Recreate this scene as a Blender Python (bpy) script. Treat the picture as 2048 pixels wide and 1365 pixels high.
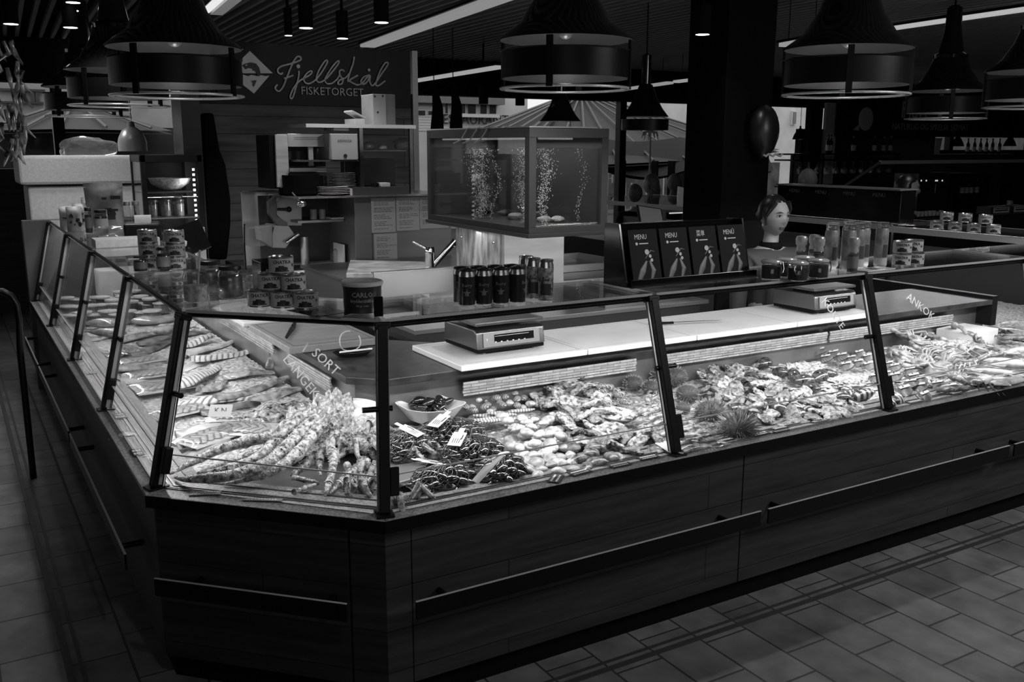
import bpy, math, random
from mathutils import Vector, Matrix, noise
for o in list(bpy.data.objects): bpy.data.objects.remove(o)
S = bpy.context.scene
COL = S.collection
R = random.Random(7)

# ------------------------------------------------------------------ camera
FPX, YAW, PITCH, ROLL = 1890.0, math.radians(30.8), math.radians(11.66), math.radians(0.13)
CAM = Vector((0, 0, 1.8))
_cy, _sy, _cp, _sp = math.cos(YAW), math.sin(YAW), math.cos(PITCH), math.sin(PITCH)
_F = Vector((_sy*_cp, _cy*_cp, -_sp)); _R0 = Vector((_cy, -_sy, 0)); _U0 = _R0.cross(_F)
_R = _R0*math.cos(ROLL)+_U0*math.sin(ROLL); _U = -_R0*math.sin(ROLL)+_U0*math.cos(ROLL)
cd = bpy.data.cameras.new('camera'); cam = bpy.data.objects.new('camera', cd); COL.objects.link(cam)
cam.matrix_world = Matrix(((_R.x, _U.x, -_F.x, 0), (_R.y, _U.y, -_F.y, 0), (_R.z, _U.z, -_F.z, 1.8), (0, 0, 0, 1)))
cd.sensor_width = 36.0; cd.lens = 36.0*FPX/2048.0; cd.clip_start = 0.05; cd.clip_end = 200
S.camera = cam

def at(px, py, x=None, y=None, z=None, d=None):
    """the point of a real plane (x=, y= or z=) seen at a spot of the 2048x1365 photograph"""
    r = _F + _R*((px-1024)/FPX) - _U*((py-682.5)/FPX)
    t = (x-CAM.x)/r.x if x is not None else (y-CAM.y)/r.y if y is not None else (z-CAM.z)/r.z if z is not None else d
    return CAM + r*t

# ------------------------------------------------------------------ world, exposure, big lights
S.view_settings.view_transform = 'Standard'; S.view_settings.look = 'None'
S.view_settings.gamma = 1.0; S.view_settings.exposure = 0.0; S.view_settings.use_curve_mapping = False
W = bpy.data.worlds.new('overcast_sky'); S.world = W; W.use_nodes = True
W.node_tree.nodes['Background'].inputs[0].default_value = (0.5, 0.5, 0.5, 1)
W.node_tree.nodes['Background'].inputs[1].default_value = 2.8

def light(name, kind, loc, power, target=None, size=0.1, size_y=None, angle=None, blend=0.5, color=1.0):
    l = bpy.data.lights.new(name, kind); o = bpy.data.objects.new(name, l); COL.objects.link(o)
    o.location = loc; l.energy = power; l.color = (color, color, color)
    if kind == 'AREA':
        l.shape = 'RECTANGLE'; l.size = size; l.size_y = size_y or size
    elif kind == 'SPOT':
        l.spot_size = math.radians(angle or 90); l.spot_blend = blend; l.shadow_soft_size = size
    else: l.shadow_soft_size = size
    if target is not None:
        dv = Vector(target)-Vector(loc)
        o.rotation_euler = dv.to_track_quat('-Z', 'Y' if kind != 'AREA' else 'Y').to_euler()
    return o

def strip(name, p0, p1, power, aim, width=0.02):
    """a long LED strip: area light from p0 to p1 shining towards direction aim"""
    p0, p1, aim = Vector(p0), Vector(p1), Vector(aim).normalized()
    l = bpy.data.lights.new(name, 'AREA'); o = bpy.data.objects.new(name, l); COL.objects.link(o)
    l.shape = 'RECTANGLE'; l.size = (p1-p0).length; l.size_y = width; l.energy = power
    X = (p1-p0).normalized(); Z = -(aim-X*aim.dot(X)).normalized(); Y = Z.cross(X)
    c = (p0+p1)/2
    o.matrix_world = Matrix(((X.x, Y.x, Z.x, c.x), (X.y, Y.y, Z.y, c.y), (X.z, Y.z, Z.z, c.z), (0, 0, 0, 1)))
    return o
ZS = 1.25      # height of the glass shelf on top of the screens
ZL = 0.675     # height of the stone ledge
strip('case_led_right', (1.25, 2.80, 1.235), (5.6, 2.80, 1.235), 42, (0, 0.62, -1), 0.03)
strip('case_led_left', (0.71, 3.40, 1.235), (0.71, 7.7, 1.235), 32, (0.55, 0, -1), 0.03)
strip('case_led_corner', (0.74, 3.26, 1.235), (1.16, 2.84, 1.235), 4.5, (0.35, 0.4, -1), 0.03)
strip('case_led_end', (6.1, 3.2, 1.235), (6.1, 7.5, 1.235), 18, (-0.4, 0, -1), 0.03)
# unseen fill light added behind the camera to lift floor and counter fronts
light('hall_fill', 'AREA', (-1.5, -4.5, 2.8), 48, (2.2, 2.0, 0.2), 5, 2.0)
light('hall_fill_right', 'AREA', (5.2, 0.2, 2.85), 75, (4.2, 1.6, 0), 2.2, 0.5)  # overhead fill added out of view to brighten the right floor
for _x, _y in ((2.13, 6.19), (2.56, 6.67), (2.44, 5.67)):        # the three black cylinder downlights over the kitchen
    light('kitchen_downlight', 'SPOT', (_x, _y, 2.56), 30, (_x, _y, 0), .05, None, 120, .8)
for _x, _y in ((.47, 6.97), (.81, 6.9), (.95, 7.4), (.9, 6.2)):     # cylinder downlights over the left counter
    light('left_downlight', 'SPOT', (_x, _y, 2.57), 16, (_x, _y+.25, 0), .05, None, 110, .8)
light('front_fill_spot', 'SPOT', (.7, .6, 2.9), 30, (1.3, 3.1, 1.2), .06, None, 62, .7)  # this spot and the next are added, unseen, to brighten can labels and posts
light('front_fill_spot', 'SPOT', (3.4, .5, 2.9), 30, (3.5, 2.9, 1.2), .06, None, 62, .7)
for _x, _y in ((3.6, 5.0), (5.0, 5.2), (6.6, 4.2), (7.4, 6.6)):
    light('hall_downlight', 'SPOT', (_x, _y, 2.7), 9, (_x, _y, 0), .06, None, 120, .8)

# ------------------------------------------------------------------ materials
MATS = {}
def mat(name, v=0.2, rough=0.5, metal=0.0, emit=0.0, noise_=0.0, nscale=8.0, bump=0.0, bscale=30.0, spec=0.5, kind=None, v2=None, stretch=(1, 1, 1), coat=0.0, trans=0.0, alpha=1.0, dist=0.002, detail=4.0):
    if name in MATS: return MATS[name]
    m = bpy.data.materials.new(name); m.use_nodes = True; MATS[name] = m
    nt = m.node_tree; N = nt.nodes; L = nt.links; b = N['Principled BSDF']
    b.inputs['Base Color'].default_value = (v, v, v, 1); b.inputs['Roughness'].default_value = rough
    b.inputs['Metallic'].default_value = metal; b.inputs['Specular IOR Level'].default_value = spec
    if coat: b.inputs['Coat Weight'].default_value = coat; b.inputs['Coat Roughness'].default_value = 0.08
    if trans: b.inputs['Transmission Weight'].default_value = trans
    if alpha < 1: b.inputs['Alpha'].default_value = alpha
    if emit:
        b.inputs['Emission Color'].default_value = (1, 1, 1, 1); b.inputs['Emission Strength'].default_value = emit
    tc = N.new('ShaderNodeTexCoord'); mp = N.new('ShaderNodeMapping'); L.new(tc.outputs['Object'], mp.inputs[0])
    mp.inputs['Scale'].default_value = stretch
    if noise_ or kind:
        if kind in ('wave', 'rings'):
            t = N.new('ShaderNodeTexWave'); t.inputs['Scale'].default_value = nscale; t.inputs['Distortion'].default_value = 2.5
            t.inputs['Detail'].default_value = 2; t.wave_type = 'BANDS' if kind == 'wave' else 'RINGS'; fo = t.outputs['Fac']
        elif kind == 'voronoi':
            t = N.new('ShaderNodeTexVoronoi'); t.inputs['Scale'].default_value = nscale; fo = t.outputs['Distance']
        else:
            t = N.new('ShaderNodeTexNoise'); t.inputs['Scale'].default_value = nscale; t.inputs['Detail'].default_value = detail; fo = t.outputs['Fac']
        L.new(mp.outputs[0], t.inputs['Vector'])
        cr = N.new('ShaderNodeValToRGB'); a = max(0.0, v*(1-noise_)); c = v2 if v2 is not None else min(1.0, v*(1+noise_))
        cr.color_ramp.elements[0].color = (a, a, a, 1); cr.color_ramp.elements[1].color = (c, c, c, 1)
        cr.color_ramp.elements[0].position = 0.35; cr.color_ramp.elements[1].position = 0.65
        L.new(fo, cr.inputs[0]); L.new(cr.outputs[0], b.inputs['Base Color'])
    if bump:
        t2 = N.new('ShaderNodeTexNoise'); t2.inputs['Scale'].default_value = bscale; t2.inputs['Detail'].default_value = 5
        L.new(mp.outputs[0], t2.inputs['Vector'])
        bm = N.new('ShaderNodeBump'); bm.inputs['Strength'].default_value = bump; bm.inputs['Distance'].default_value = dist
        L.new(t2.outputs['Fac'], bm.inputs['Height']); L.new(bm.outputs[0], b.inputs['Normal'])
    return m

def brickmat(name, v, mortar, sx, sy, w=0.5, h=0.25, msize=0.01, rough=0.6, noise_=0.3, rot=0.0, vert=True, offset=0.5, bump=0.4, nst=(1, 1, 1), nscale=5.0):
    """bricks, pavers or planks laid in object space"""
    m = bpy.data.materials.new(name); m.use_nodes = True; MATS[name] = m
    nt = m.node_tree; N = nt.nodes; L = nt.links; b = N['Principled BSDF']
    tc = N.new('ShaderNodeTexCoord'); mp = N.new('ShaderNodeMapping'); L.new(tc.outputs['Object'], mp.inputs[0])
    mp.inputs['Rotation'].default_value = (0, 0, rot)
    if vert:
        sp = N.new('ShaderNodeSeparateXYZ'); cb = N.new('ShaderNodeCombineXYZ'); L.new(mp.outputs[0], sp.inputs[0])
        L.new(sp.outputs[0], cb.inputs[0]); L.new(sp.outputs[2], cb.inputs[1]); mp = cb
    t = N.new('ShaderNodeTexBrick'); L.new(mp.outputs[0], t.inputs['Vector']); t.offset = offset
    t.inputs['Scale'].default_value = 1.0; t.inputs['Brick Width'].default_value = w; t.inputs['Row Height'].default_value = h
    t.inputs['Mortar Size'].default_value = msize; t.inputs['Mortar Smooth'].default_value = 0.2; t.inputs['Bias'].default_value = 0
    t.inputs['Color1'].default_value = (v*.8,)*3+(1,); t.inputs['Color2'].default_value = (v*1.2,)*3+(1,); t.inputs['Mortar'].default_value = (mortar,)*3+(1,)
    n = N.new('ShaderNodeTexNoise'); n.inputs['Scale'].default_value = nscale; n.inputs['Detail'].default_value = 6
    mp2 = N.new('ShaderNodeMapping'); mp2.inputs['Scale'].default_value = nst; L.new(mp.outputs[0], mp2.inputs[0]); L.new(mp2.outputs[0], n.inputs['Vector'])
    mr = N.new('ShaderNodeMapRange'); mr.inputs['From Min'].default_value = .3; mr.inputs['From Max'].default_value = .7
    mr.inputs['To Min'].default_value = 1-noise_; mr.inputs['To Max'].default_value = 1+noise_; L.new(n.outputs['Fac'], mr.inputs[0])
    mx = N.new('ShaderNodeMix'); mx.data_type = 'RGBA'; mx.blend_type = 'MULTIPLY'; mx.inputs[0].default_value = 1
    L.new(t.outputs['Color'], mx.inputs[6]); L.new(mr.outputs[0], mx.inputs[7]); L.new(mx.outputs[2], b.inputs['Base Color'])
    b.inputs['Roughness'].default_value = rough
    bm = N.new('ShaderNodeBump'); bm.inputs['Strength'].default_value = bump; bm.inputs['Distance'].default_value = 0.004; bm.invert = True
    L.new(t.outputs['Fac'], bm.inputs['Height']); L.new(bm.outputs[0], b.inputs['Normal'])
    return m

def glassmat(name, tint=0.93, fres=1.45, gl=1.0, rough=0.0, dirt=0.0):
    m = bpy.data.materials.new(name); m.use_nodes = True; MATS[name] = m
    nt = m.node_tree; N = nt.nodes; L = nt.links; N.remove(N['Principled BSDF'])
    out = N['Material Output']
    tr = N.new('ShaderNodeBsdfTransparent'); tr.inputs[0].default_value = (tint,)*3+(1,)
    g = N.new('ShaderNodeBsdfGlossy'); g.inputs['Color'].default_value = (gl,)*3+(1,); g.inputs['Roughness'].default_value = rough
    lw = N.new('ShaderNodeLayerWeight'); lw.inputs['Blend'].default_value = .5
    pw = N.new('ShaderNodeMath'); pw.operation = 'POWER'; L.new(lw.outputs['Facing'], pw.inputs[0]); pw.inputs[1].default_value = 4.5
    ma = N.new('ShaderNodeMath'); ma.operation = 'MULTIPLY_ADD'; f0 = ((fres-1)/(fres+1))**2; L.new(pw.outputs[0], ma.inputs[0]); ma.inputs[1].default_value = .9-f0; ma.inputs[2].default_value = f0
    mx = N.new('ShaderNodeMixShader'); L.new(ma.outputs[0], mx.inputs[0]); L.new(tr.outputs[0], mx.inputs[1]); L.new(g.outputs[0], mx.inputs[2])
    last = mx
    if dirt:
        d = N.new('ShaderNodeBsdfDiffuse'); d.inputs[0].default_value = (.6, .6, .6, 1)
        m2 = N.new('ShaderNodeMixShader'); m2.inputs[0].default_value = dirt; L.new(mx.outputs[0], m2.inputs[1]); L.new(d.outputs[0], m2.inputs[2]); last = m2
    L.new(last.outputs[0], out.inputs[0])
    return m

black = mat('black_metal', .006, .4, spec=.12)
blackg = mat('black_gloss', .006, .12, spec=.4)
blackm = mat('black_matt', .004, .8, spec=.08)
dark = mat('dark_grey', .035, .5)
grey = mat('mid_grey', .16, .5)
lgrey = mat('light_grey', .4, .5)
white = mat('white_plastic', .75, .35)
whitem = mat('white_matt', .7, .7)
paper = mat('paper', .6, .8, noise_=.1, nscale=20)
steel = mat('brushed_steel', .28, .32, metal=1, bump=.15, bscale=60, stretch=(1, 1, 25))
steeld = mat('dark_steel', .16, .35, metal=1, noise_=.3, nscale=3)
chrome = mat('chrome', .7, .12, metal=1)
glass = glassmat('clear_glass', .95, 1.42, 1.0, 0, .004)
shelfglass = glassmat('shelf_glass', .80, 1.5, .95, 0, .006)
jarglass = glassmat('jar_glass', .85, 1.5, 1, .02, .03)
tankglass = glassmat('tank_glass', .9, 1.35, .8, 0, 0)
gedge = mat('glass_edge', .42, .3)
film = glassmat('plastic_film', .78, 1.6, 1, .12, .10)
stone = mat('granite', .19, .45, noise_=.55, nscale=140, bump=.2, bscale=200, detail=6)
wood_front = brickmat('dark_oak_boards', .028, .008, 1, 1, 2.4, .145, .003, .55, .45, 0, True, .37, .6, (1, 12, 12), 3)
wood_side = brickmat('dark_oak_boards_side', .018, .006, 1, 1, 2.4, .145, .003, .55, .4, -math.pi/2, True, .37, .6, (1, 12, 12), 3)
wallwood = brickmat('wall_planks', .10, .02, 1, 1, 5.0, .135, .003, .6, .35, 0, True, .31, .5, (1, 9, 9), 2.5)
paving = brickmat('floor_pavers', .13, .03, 1, 1, .34, .205, .005, .6, .35, math.radians(90), False, .4, .6, (1, 1, 1), 7)

def marker(name, v):
    m = bpy.data.materials.new(name); m.use_nodes = True; nt = m.node_tree; N = nt.nodes; L = nt.links; N.remove(N['Principled BSDF'])
    a = N.new('ShaderNodeBsdfTranslucent'); c = N.new('ShaderNodeBsdfDiffuse'); x = N.new('ShaderNodeMixShader'); x.inputs[0].default_value = .4
    a.inputs[0].default_value = (v, v, v, 1); c.inputs[0].default_value = (v, v, v, 1)
    L.new(a.outputs[0], x.inputs[1]); L.new(c.outputs[0], x.inputs[2]); L.new(x.outputs[0], N['Material Output'].inputs[0]); return m
# ------------------------------------------------------------------ mesh builder
class B:
    def __init__(s): s.v = []; s.f = []; s.m = []
    def add(s, v, f, mi=0):
        n = len(s.v); s.v += [tuple(p) for p in v]; s.f += [tuple(i+n for i in q) for q in f]; s.m += [mi]*len(f); return s
    def box(s, a, b, mi=0, em=None):
        (x0, y0, z0), (x1, y1, z1) = a, b
        x0, x1 = min(x0, x1), max(x0, x1); y0, y1 = min(y0, y1), max(y0, y1); z0, z1 = min(z0, z1), max(z0, z1)
        v = [(x0, y0, z0), (x1, y0, z0), (x1, y1, z0), (x0, y1, z0), (x0, y0, z1), (x1, y0, z1), (x1, y1, z1), (x0, y1, z1)]
        return s.add(v, [(0, 3, 2, 1), (4, 5, 6, 7), (0, 1, 5, 4), (1, 2, 6, 5), (2, 3, 7, 6), (3, 0, 4, 7)], mi)
    def mbox(s, M, sx, sy, sz, mi=0):
        """box of full sizes centred on matrix M"""
        v = [M @ Vector((a*sx/2, b*sy/2, c*sz/2)) for c in (-1, 1) for a, b in ((-1, -1), (1, -1), (1, 1), (-1, 1))]
        return s.add(v, [(0, 3, 2, 1), (4, 5, 6, 7), (0, 1, 5, 4), (1, 2, 6, 5), (2, 3, 7, 6), (3, 0, 4, 7)], mi)
    def rbox(s, c, size, rz=0, mi=0, rx=0, ry=0):
        return s.mbox(Matrix.Translation(c) @ Matrix.Rotation(rz, 4, 'Z') @ Matrix.Rotation(ry, 4, 'Y') @ Matrix.Rotation(rx, 4, 'X'), *size, mi)
    def prism(s, poly, z0, z1, mi=0):
        a = sum(poly[i-1][0]*poly[i][1]-poly[i][0]*poly[i-1][1] for i in range(len(poly)))
        if a < 0: poly = poly[::-1]
        n = len(poly); v = [(p[0], p[1], z0) for p in poly]+[(p[0], p[1], z1) for p in poly]
        f = [tuple(range(n-1, -1, -1)), tuple(range(n, 2*n))]+[(i, (i+1) % n, n+(i+1) % n, n+i) for i in range(n)]
        return s.add(v, f, mi)
    def tube(s, pts, r, n=8, mi=0, caps=True, sq=1.0):
        pts = [Vector(p) for p in pts]; rr = r if isinstance(r, (list, tuple)) else [r]*len(pts)
        v = []; f = []; up = None
        for i, p in enumerate(pts):
            t = (pts[min(i+1, len(pts)-1)]-pts[max(i-1, 0)]).normalized()
            if up is None:
                up = Vector((0, 0, 1)) if abs(t.z) < .9 else Vector((0, 1, 0))
            a = t.cross(up).normalized(); up = a.cross(t).normalized()
            for k in range(n):
                w = 2*math.pi*k/n; v.append(p+a*(math.cos(w)*rr[i])+up*(math.sin(w)*rr[i]*sq))
        for i in range(len(pts)-1):
            for k in range(n): f.append((i*n+k, i*n+(k+1) % n, (i+1)*n+(k+1) % n, (i+1)*n+k))
        if caps: f.append(tuple(range(n-1, -1, -1))); f.append(tuple((len(pts)-1)*n+k for k in range(n)))
        return s.add(v, f, mi)
    def lathe(s, prof, c=(0, 0, 0), n=24, mi=0, M=None, mis=None):
        v = []; f = []; ms = []; c = Vector(c)
        for (r, z) in prof:
            for k in range(n):
                w = 2*math.pi*k/n; p = Vector((r*math.cos(w), r*math.sin(w), z)); p = (M @ p) if M else p; v.append(p+c)
        for i in range(len(prof)-1):
            for k in range(n): f.append((i*n+k, i*n+(k+1) % n, (i+1)*n+(k+1) % n, (i+1)*n+k)); ms.append(mis[i] if mis else mi)
        opn = mis is not None or prof[0] == prof[-1]
        if prof[0][0] > 1e-5 and not opn: f.append(tuple(range(n-1, -1, -1))); ms.append(mis[0] if mis else mi)
        if prof[-1][0] > 1e-5 and not opn: f.append(tuple((len(prof)-1)*n+k for k in range(n))); ms.append(mis[-1] if mis else mi)
        k0 = len(s.v); s.v += [tuple(p) for p in v]; s.f += [tuple(i+k0 for i in q) for q in f]; s.m += ms; return s
    def ell(s, c, r, nu=14, nv=8, mi=0, fn=None, M=None):
        v = []; f = []
        for j in range(nv+1):
            ph = math.pi*j/nv-math.pi/2
            for k in range(nu):
                th = 2*math.pi*k/nu; d = Vector((math.cos(ph)*math.cos(th), math.cos(ph)*math.sin(th), math.sin(ph)))
                p = Vector((d.x*r[0], d.y*r[1], d.z*r[2]))
                if fn: p = fn(p, d)
                if M: p = M @ p
                v.append(p+Vector(c))
        for j in range(nv):
            for k in range(nu): f.append((j*nu+k, j*nu+(k+1) % nu, (j+1)*nu+(k+1) % nu, (j+1)*nu+k))
        return s.add(v, f, mi)
    def out(s, name, mats, parent=None, smooth=40, bevel=0, local=False):
        me = bpy.data.meshes.new(name)
        off = Vector((0, 0, 0))
        if parent is not None and not local:
            p = parent
            while p is not None: off += p.location; p = p.parent
        me.from_pydata([tuple(Vector(p)-off) for p in s.v], [], s.f)
        for mm in (mats if isinstance(mats, (list, tuple)) else [mats]): me.materials.append(mm)
        if any(s.m): me.polygons.foreach_set('material_index', s.m)
        me.update(); me.validate()
        if smooth:
            me.polygons.foreach_set('use_smooth', [True]*len(me.polygons))
            try: me.set_sharp_from_angle(angle=math.radians(smooth))
            except Exception: pass
        o = bpy.data.objects.new(name, me); COL.objects.link(o)
        if parent is not None: o.parent = parent
        if bevel:
            b = o.modifiers.new('bevel', 'BEVEL'); b.width = bevel; b.segments = 2; b.limit_method = 'ANGLE'
        return o

def tag(o, label=None, cat=None, group=None, kind=None):
    if label: o['label'] = label
    if cat: o['category'] = cat
    if group: o['group'] = group
    if kind: o['kind'] = kind
    return o
def struct(o): o['kind'] = 'structure'; return o
def thing(name, label, cat, loc=(0, 0, 0), group=None):
    o = bpy.data.objects.new(name, None); COL.objects.link(o); o.location = loc; o.empty_display_size = .05
    return tag(o, label, cat, group)
KIDS = {}
def copy_tree(o, parent=None):
    c = o.copy(); COL.objects.link(c); c.parent = parent
    for ch in list(o.children): copy_tree(ch, c)
    return c
def put(proto, first, loc, rot=(0, 0, 0), sc=1.0, label=None, group=None, prefix=None):
    """place the proto itself the first time and a copy of its tree after that"""
    o = proto if first else copy_tree(proto)
    o.location = loc; o.rotation_euler = rot
    o.scale = (sc,)*3 if isinstance(sc, (int, float)) else sc
    if label: o['label'] = label
    if group: o['group'] = group
    elif 'group' in o and group == '': del o['group']
    return o
class Kind:
    """one prototype, placed many times"""
    def __init__(s, root): s.root = root; s.used = False
    def put(s, loc, rot=(0, 0, 0), sc=1.0, label=None, group=None):
        o = put(s.root, not s.used, loc, rot, sc, label, group); s.used = True; return o

def text(body, M, size, material, parent=None, name='lettering', ext=0.0008, align='CENTER', shear=0, xs=1.0, off=0):
    cu = bpy.data.curves.new(name, 'FONT'); cu.body = body; cu.size = size; cu.align_x = align; cu.align_y = 'CENTER'
    cu.extrude = ext; cu.shear = shear; cu.resolution_u = 2; cu.offset = off
    t = bpy.data.objects.new('tmp', cu); COL.objects.link(t)
    dg = bpy.context.evaluated_depsgraph_get(); me = bpy.data.meshes.new_from_object(t.evaluated_get(dg)); bpy.data.objects.remove(t)
    me.name = name
    loc = Vector((0, 0, 0)); p = parent
    while p is not None: loc += p.location; p = p.parent
    me.transform(Matrix.Translation(-loc) @ M @ Matrix.Diagonal((xs, 1, 1, 1)))
    me.materials.clear(); me.materials.append(material)
    o = bpy.data.objects.new(name, me); COL.objects.link(o)
    if parent is not None: o.parent = parent
    return o
def frame(o, x, y):
    """matrix with local x, y axes along the given world vectors"""
    x = Vector(x).normalized(); y = Vector(y); z = x.cross(y).normalized(); y = z.cross(x)
    return Matrix(((x.x, y.x, z.x, o[0]), (x.y, y.y, z.y, o[1]), (x.z, y.z, z.z, o[2]), (0, 0, 0, 1)))
FRONT = lambda p: frame(p, (1, 0, 0), (0, 0, 1))     # faces -Y
LEFTF = lambda p: frame(p, (0, -1, 0), (0, 0, 1))    # faces -X
def ybox(b, px0, py0, px1, py1, Y, th, mi=0):
    p, q = at(px0, py0, y=Y), at(px1, py1, y=Y); return b.box((p.x, Y, q.z), (q.x, Y+th, p.z), mi)
# ================================================================== SETTING
# floor
b = B(); b.box((-8, -8, -.1), (26, 13.6, 0)); struct(b.out('floor', paving, smooth=0))
b = B(); b.box((-30, 13.6, -.12), (60, 60, -.02)); o = b.out('ground', mat('asphalt', .05, .9, noise_=.3, nscale=4), smooth=0); struct(o)
# drain line in the floor in front of the counter
b = B(); b.box((1.2, 2.405, 0), (7.0, 2.425, .006)); b.box((1.2, 2.45, 0), (7.0, 2.462, .004)); struct(b.out('trim_1', dark, smooth=0))
b = B(); b.box((.20, 3.1, 0), (.222, 9, .006)); b.box((.245, 3.1, 0), (.257, 9, .004)); struct(b.out('trim_2', dark, smooth=0))

# slatted ceiling: dark deck, slats running to the back
ZC = 2.95
b = B(); b.box((-8, -8, ZC+.12), (26, 12.2, ZC+.2)); struct(b.out('ceiling', blackm, smooth=0))
slm = mat('ceiling_slat', .30, .6)
ex = .05
b = B()
x = -7.0
while x < 22:
    y0, y1 = -1.0, 12.0
    b.add([(x+ex*y0, y0, ZC), (x+ex*y0+.035, y0, ZC), (x+ex*y1+.035, y1, ZC), (x+ex*y1, y1, ZC), (x+ex*y0, y0, ZC+.05), (x+ex*y0+.035, y0, ZC+.05), (x+ex*y1+.035, y1, ZC+.05), (x+ex*y1, y1, ZC+.05)],
          [(0, 3, 2, 1), (4, 5, 6, 7), (0, 1, 5, 4), (1, 2, 6, 5), (2, 3, 7, 6), (3, 0, 4, 7)])
    x += .115
o = b.out('ceiling', slm, smooth=0); struct(o)
# dark walls closing the rest of the hall
b = B(); b.box((-8.2, -8, 0), (-8, 12, ZC+.2)); struct(b.out('wall_far_left', mat('hall_wall', .05, .8), smooth=0))
b = B(); b.box((-8.2, -8.2, 0), (26, -8, ZC+.2)); struct(b.out('wall_front', MATS['hall_wall'], smooth=0))
b = B(); b.box((26, -8, 0), (26.2, 12, ZC+.2)); struct(b.out('wall_right', MATS['hall_wall'], smooth=0))
# beam over the glass front and dark bulkheads
b = B(); b.box((-6, 11.9, 2.48), (26, 12.2, 3.15)); struct(b.out('trim_3', blackm, smooth=0))
b = B(); b.box((-6, 11.6, 0), (2.0, 11.7, 1.55)); struct(b.out('wall_low', brickmat('low_planks', .03, .008, 1, 1, 5, .16, .004, .6, .3, 0, True, .3, .5, (1, 9, 9), 2), smooth=0))
# glazed facade: mullions
b = B()
for xx in (-4, -1.5, 1.2, 3.9, 9.15, 11.9, 14.6, 17.3, 20): b.box((xx-.06, 12.0, 0), (xx+.06, 12.12, 2.5))
struct(b.out('window_1', black, smooth=0))
b = B(); b.box((-6, 12.05, 0), (26, 12.06, 2.5)); struct(b.out('window_2', glassmat('facade_glass', .82, 1.3, .5), smooth=0))
b = B(); b.box((-6, 11.98, 0), (26, 12.14, .18)); struct(b.out('trim_4', black, smooth=0))

# big black column
p0, p1 = at(1437, 500, y=5.6), at(1560, 500, y=5.6)
b = B(); b.box((p0.x, 5.6, 0), (p1.x-.18, 5.6+.45, ZC+.12)); struct(b.out('trim_5', blackm, smooth=0, bevel=.01))

# plank wall behind the kitchen, with the sign
YW = 7.6
pl, pr_ = at(352, 250, y=YW), at(828, 250, y=YW)
b = B(); b.box((pl.x, YW, 0), (pr_.x-.02, YW+.12, at(600, 207, y=YW).z+.1)); o = b.out('wall_back', wallwood, smooth=0); struct(o)
o.location = (0, 0, 0)
b = B(); b.box((pr_.x-.02, YW-.03, 0), (pr_.x+.03, YW+.15, at(822, 102, y=YW).z)); struct(b.out('trim_6', mat('edge_aluminium', .25, .4, metal=.6), smooth=0))

# light strips set in the ceiling
def led_line(px0, py0, px1, py1, w, label, e=1.0, z=ZC-.056):
    a, c = at(px0, py0, z=z), at(px1, py1, z=z); d = (c-a).normalized(); n = Vector((-d.y, d.x, 0))*w/2
    t = thing('linear_light', label, 'ceiling light', a)
    bb = B(); bb.add([a+n+Vector((0, 0, .0)), a-n, c-n, c+n, a+n+Vector((0, 0, .03)), a-n+Vector((0, 0, .03)), c-n+Vector((0, 0, .03)), c+n+Vector((0, 0, .03))], [(0, 3, 2, 1), (4, 5, 6, 7), (0, 1, 5, 4), (1, 2, 6, 5), (2, 3, 7, 6), (3, 0, 4, 7)])
    bb.out('diffuser', mat('led_diffuser_%d' % int(e*100), .5, .5, emit=e), t, smooth=0)
    bb = B(); a2, c2, n2 = a-d*.02, c+d*.02, n*1.25; h = Vector((0, 0, .031)); k = Vector((0, 0, .05))
    bb.add([a2+n2+h, a2-n2+h, c2-n2+h, c2+n2+h, a2+n2+k, a2-n2+k, c2-n2+k, c2+n2+k], [(0, 3, 2, 1), (4, 5, 6, 7), (0, 1, 5, 4), (1, 2, 6, 5), (2, 3, 7, 6), (3, 0, 4, 7)])
    bb.out('housing', black, t, smooth=0)
    if z < 2.8:
        for u_ in (.15, .85): q_ = a.lerp(c, u_); bb = B(); bb.tube([(q_.x, q_.y, z+.045), (q_.x, q_.y, ZC+.1)], .004, 5); bb.out('suspension_rod', black, t)
led_line(1043, -14, 735, 95, .17, 'wide flat light strip in the slatted ceiling above the script sign', .22)
led_line(820, 166, 1000, 137, .10, 'thin light strip in the ceiling right of the script sign, far back', .32, z=2.6)
led_line(1248, 181, 1340, 168, .10, 'short far light strip behind the big centre pendant lamp', .25, z=2.6)
led_line(1352, 166, 1436, 156, .09, 'far light strip ending at the black column', .28, z=2.6)
led_line(1566, 94, 1640, 81, .08, 'light strip seen between black column and right pendant lamp', .28, z=2.6)
led_line(1744, 66, 1896, 44, .08, 'light strip right of the right pendant lamp neck', .42)
led_line(1905, 43, 2060, 21, .08, 'light strip at the top right corner of the ceiling', .42)
led_line(412, 26, 445, -4, .05, 'short bright light strip at the ceiling edge above the left pendant', .8)
led_line(433, 30, 475, -4, .10, 'pale dim light strip beside the short bright one', .12)
led_line(1322, 170, 1455, 1, .0001, 'x', .0) if False else None
led_line(176, 114, 186, 86, .13, 'small glaring fluorescent fitting between the left pendants', 6.0, z=ZC-.06)

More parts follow.
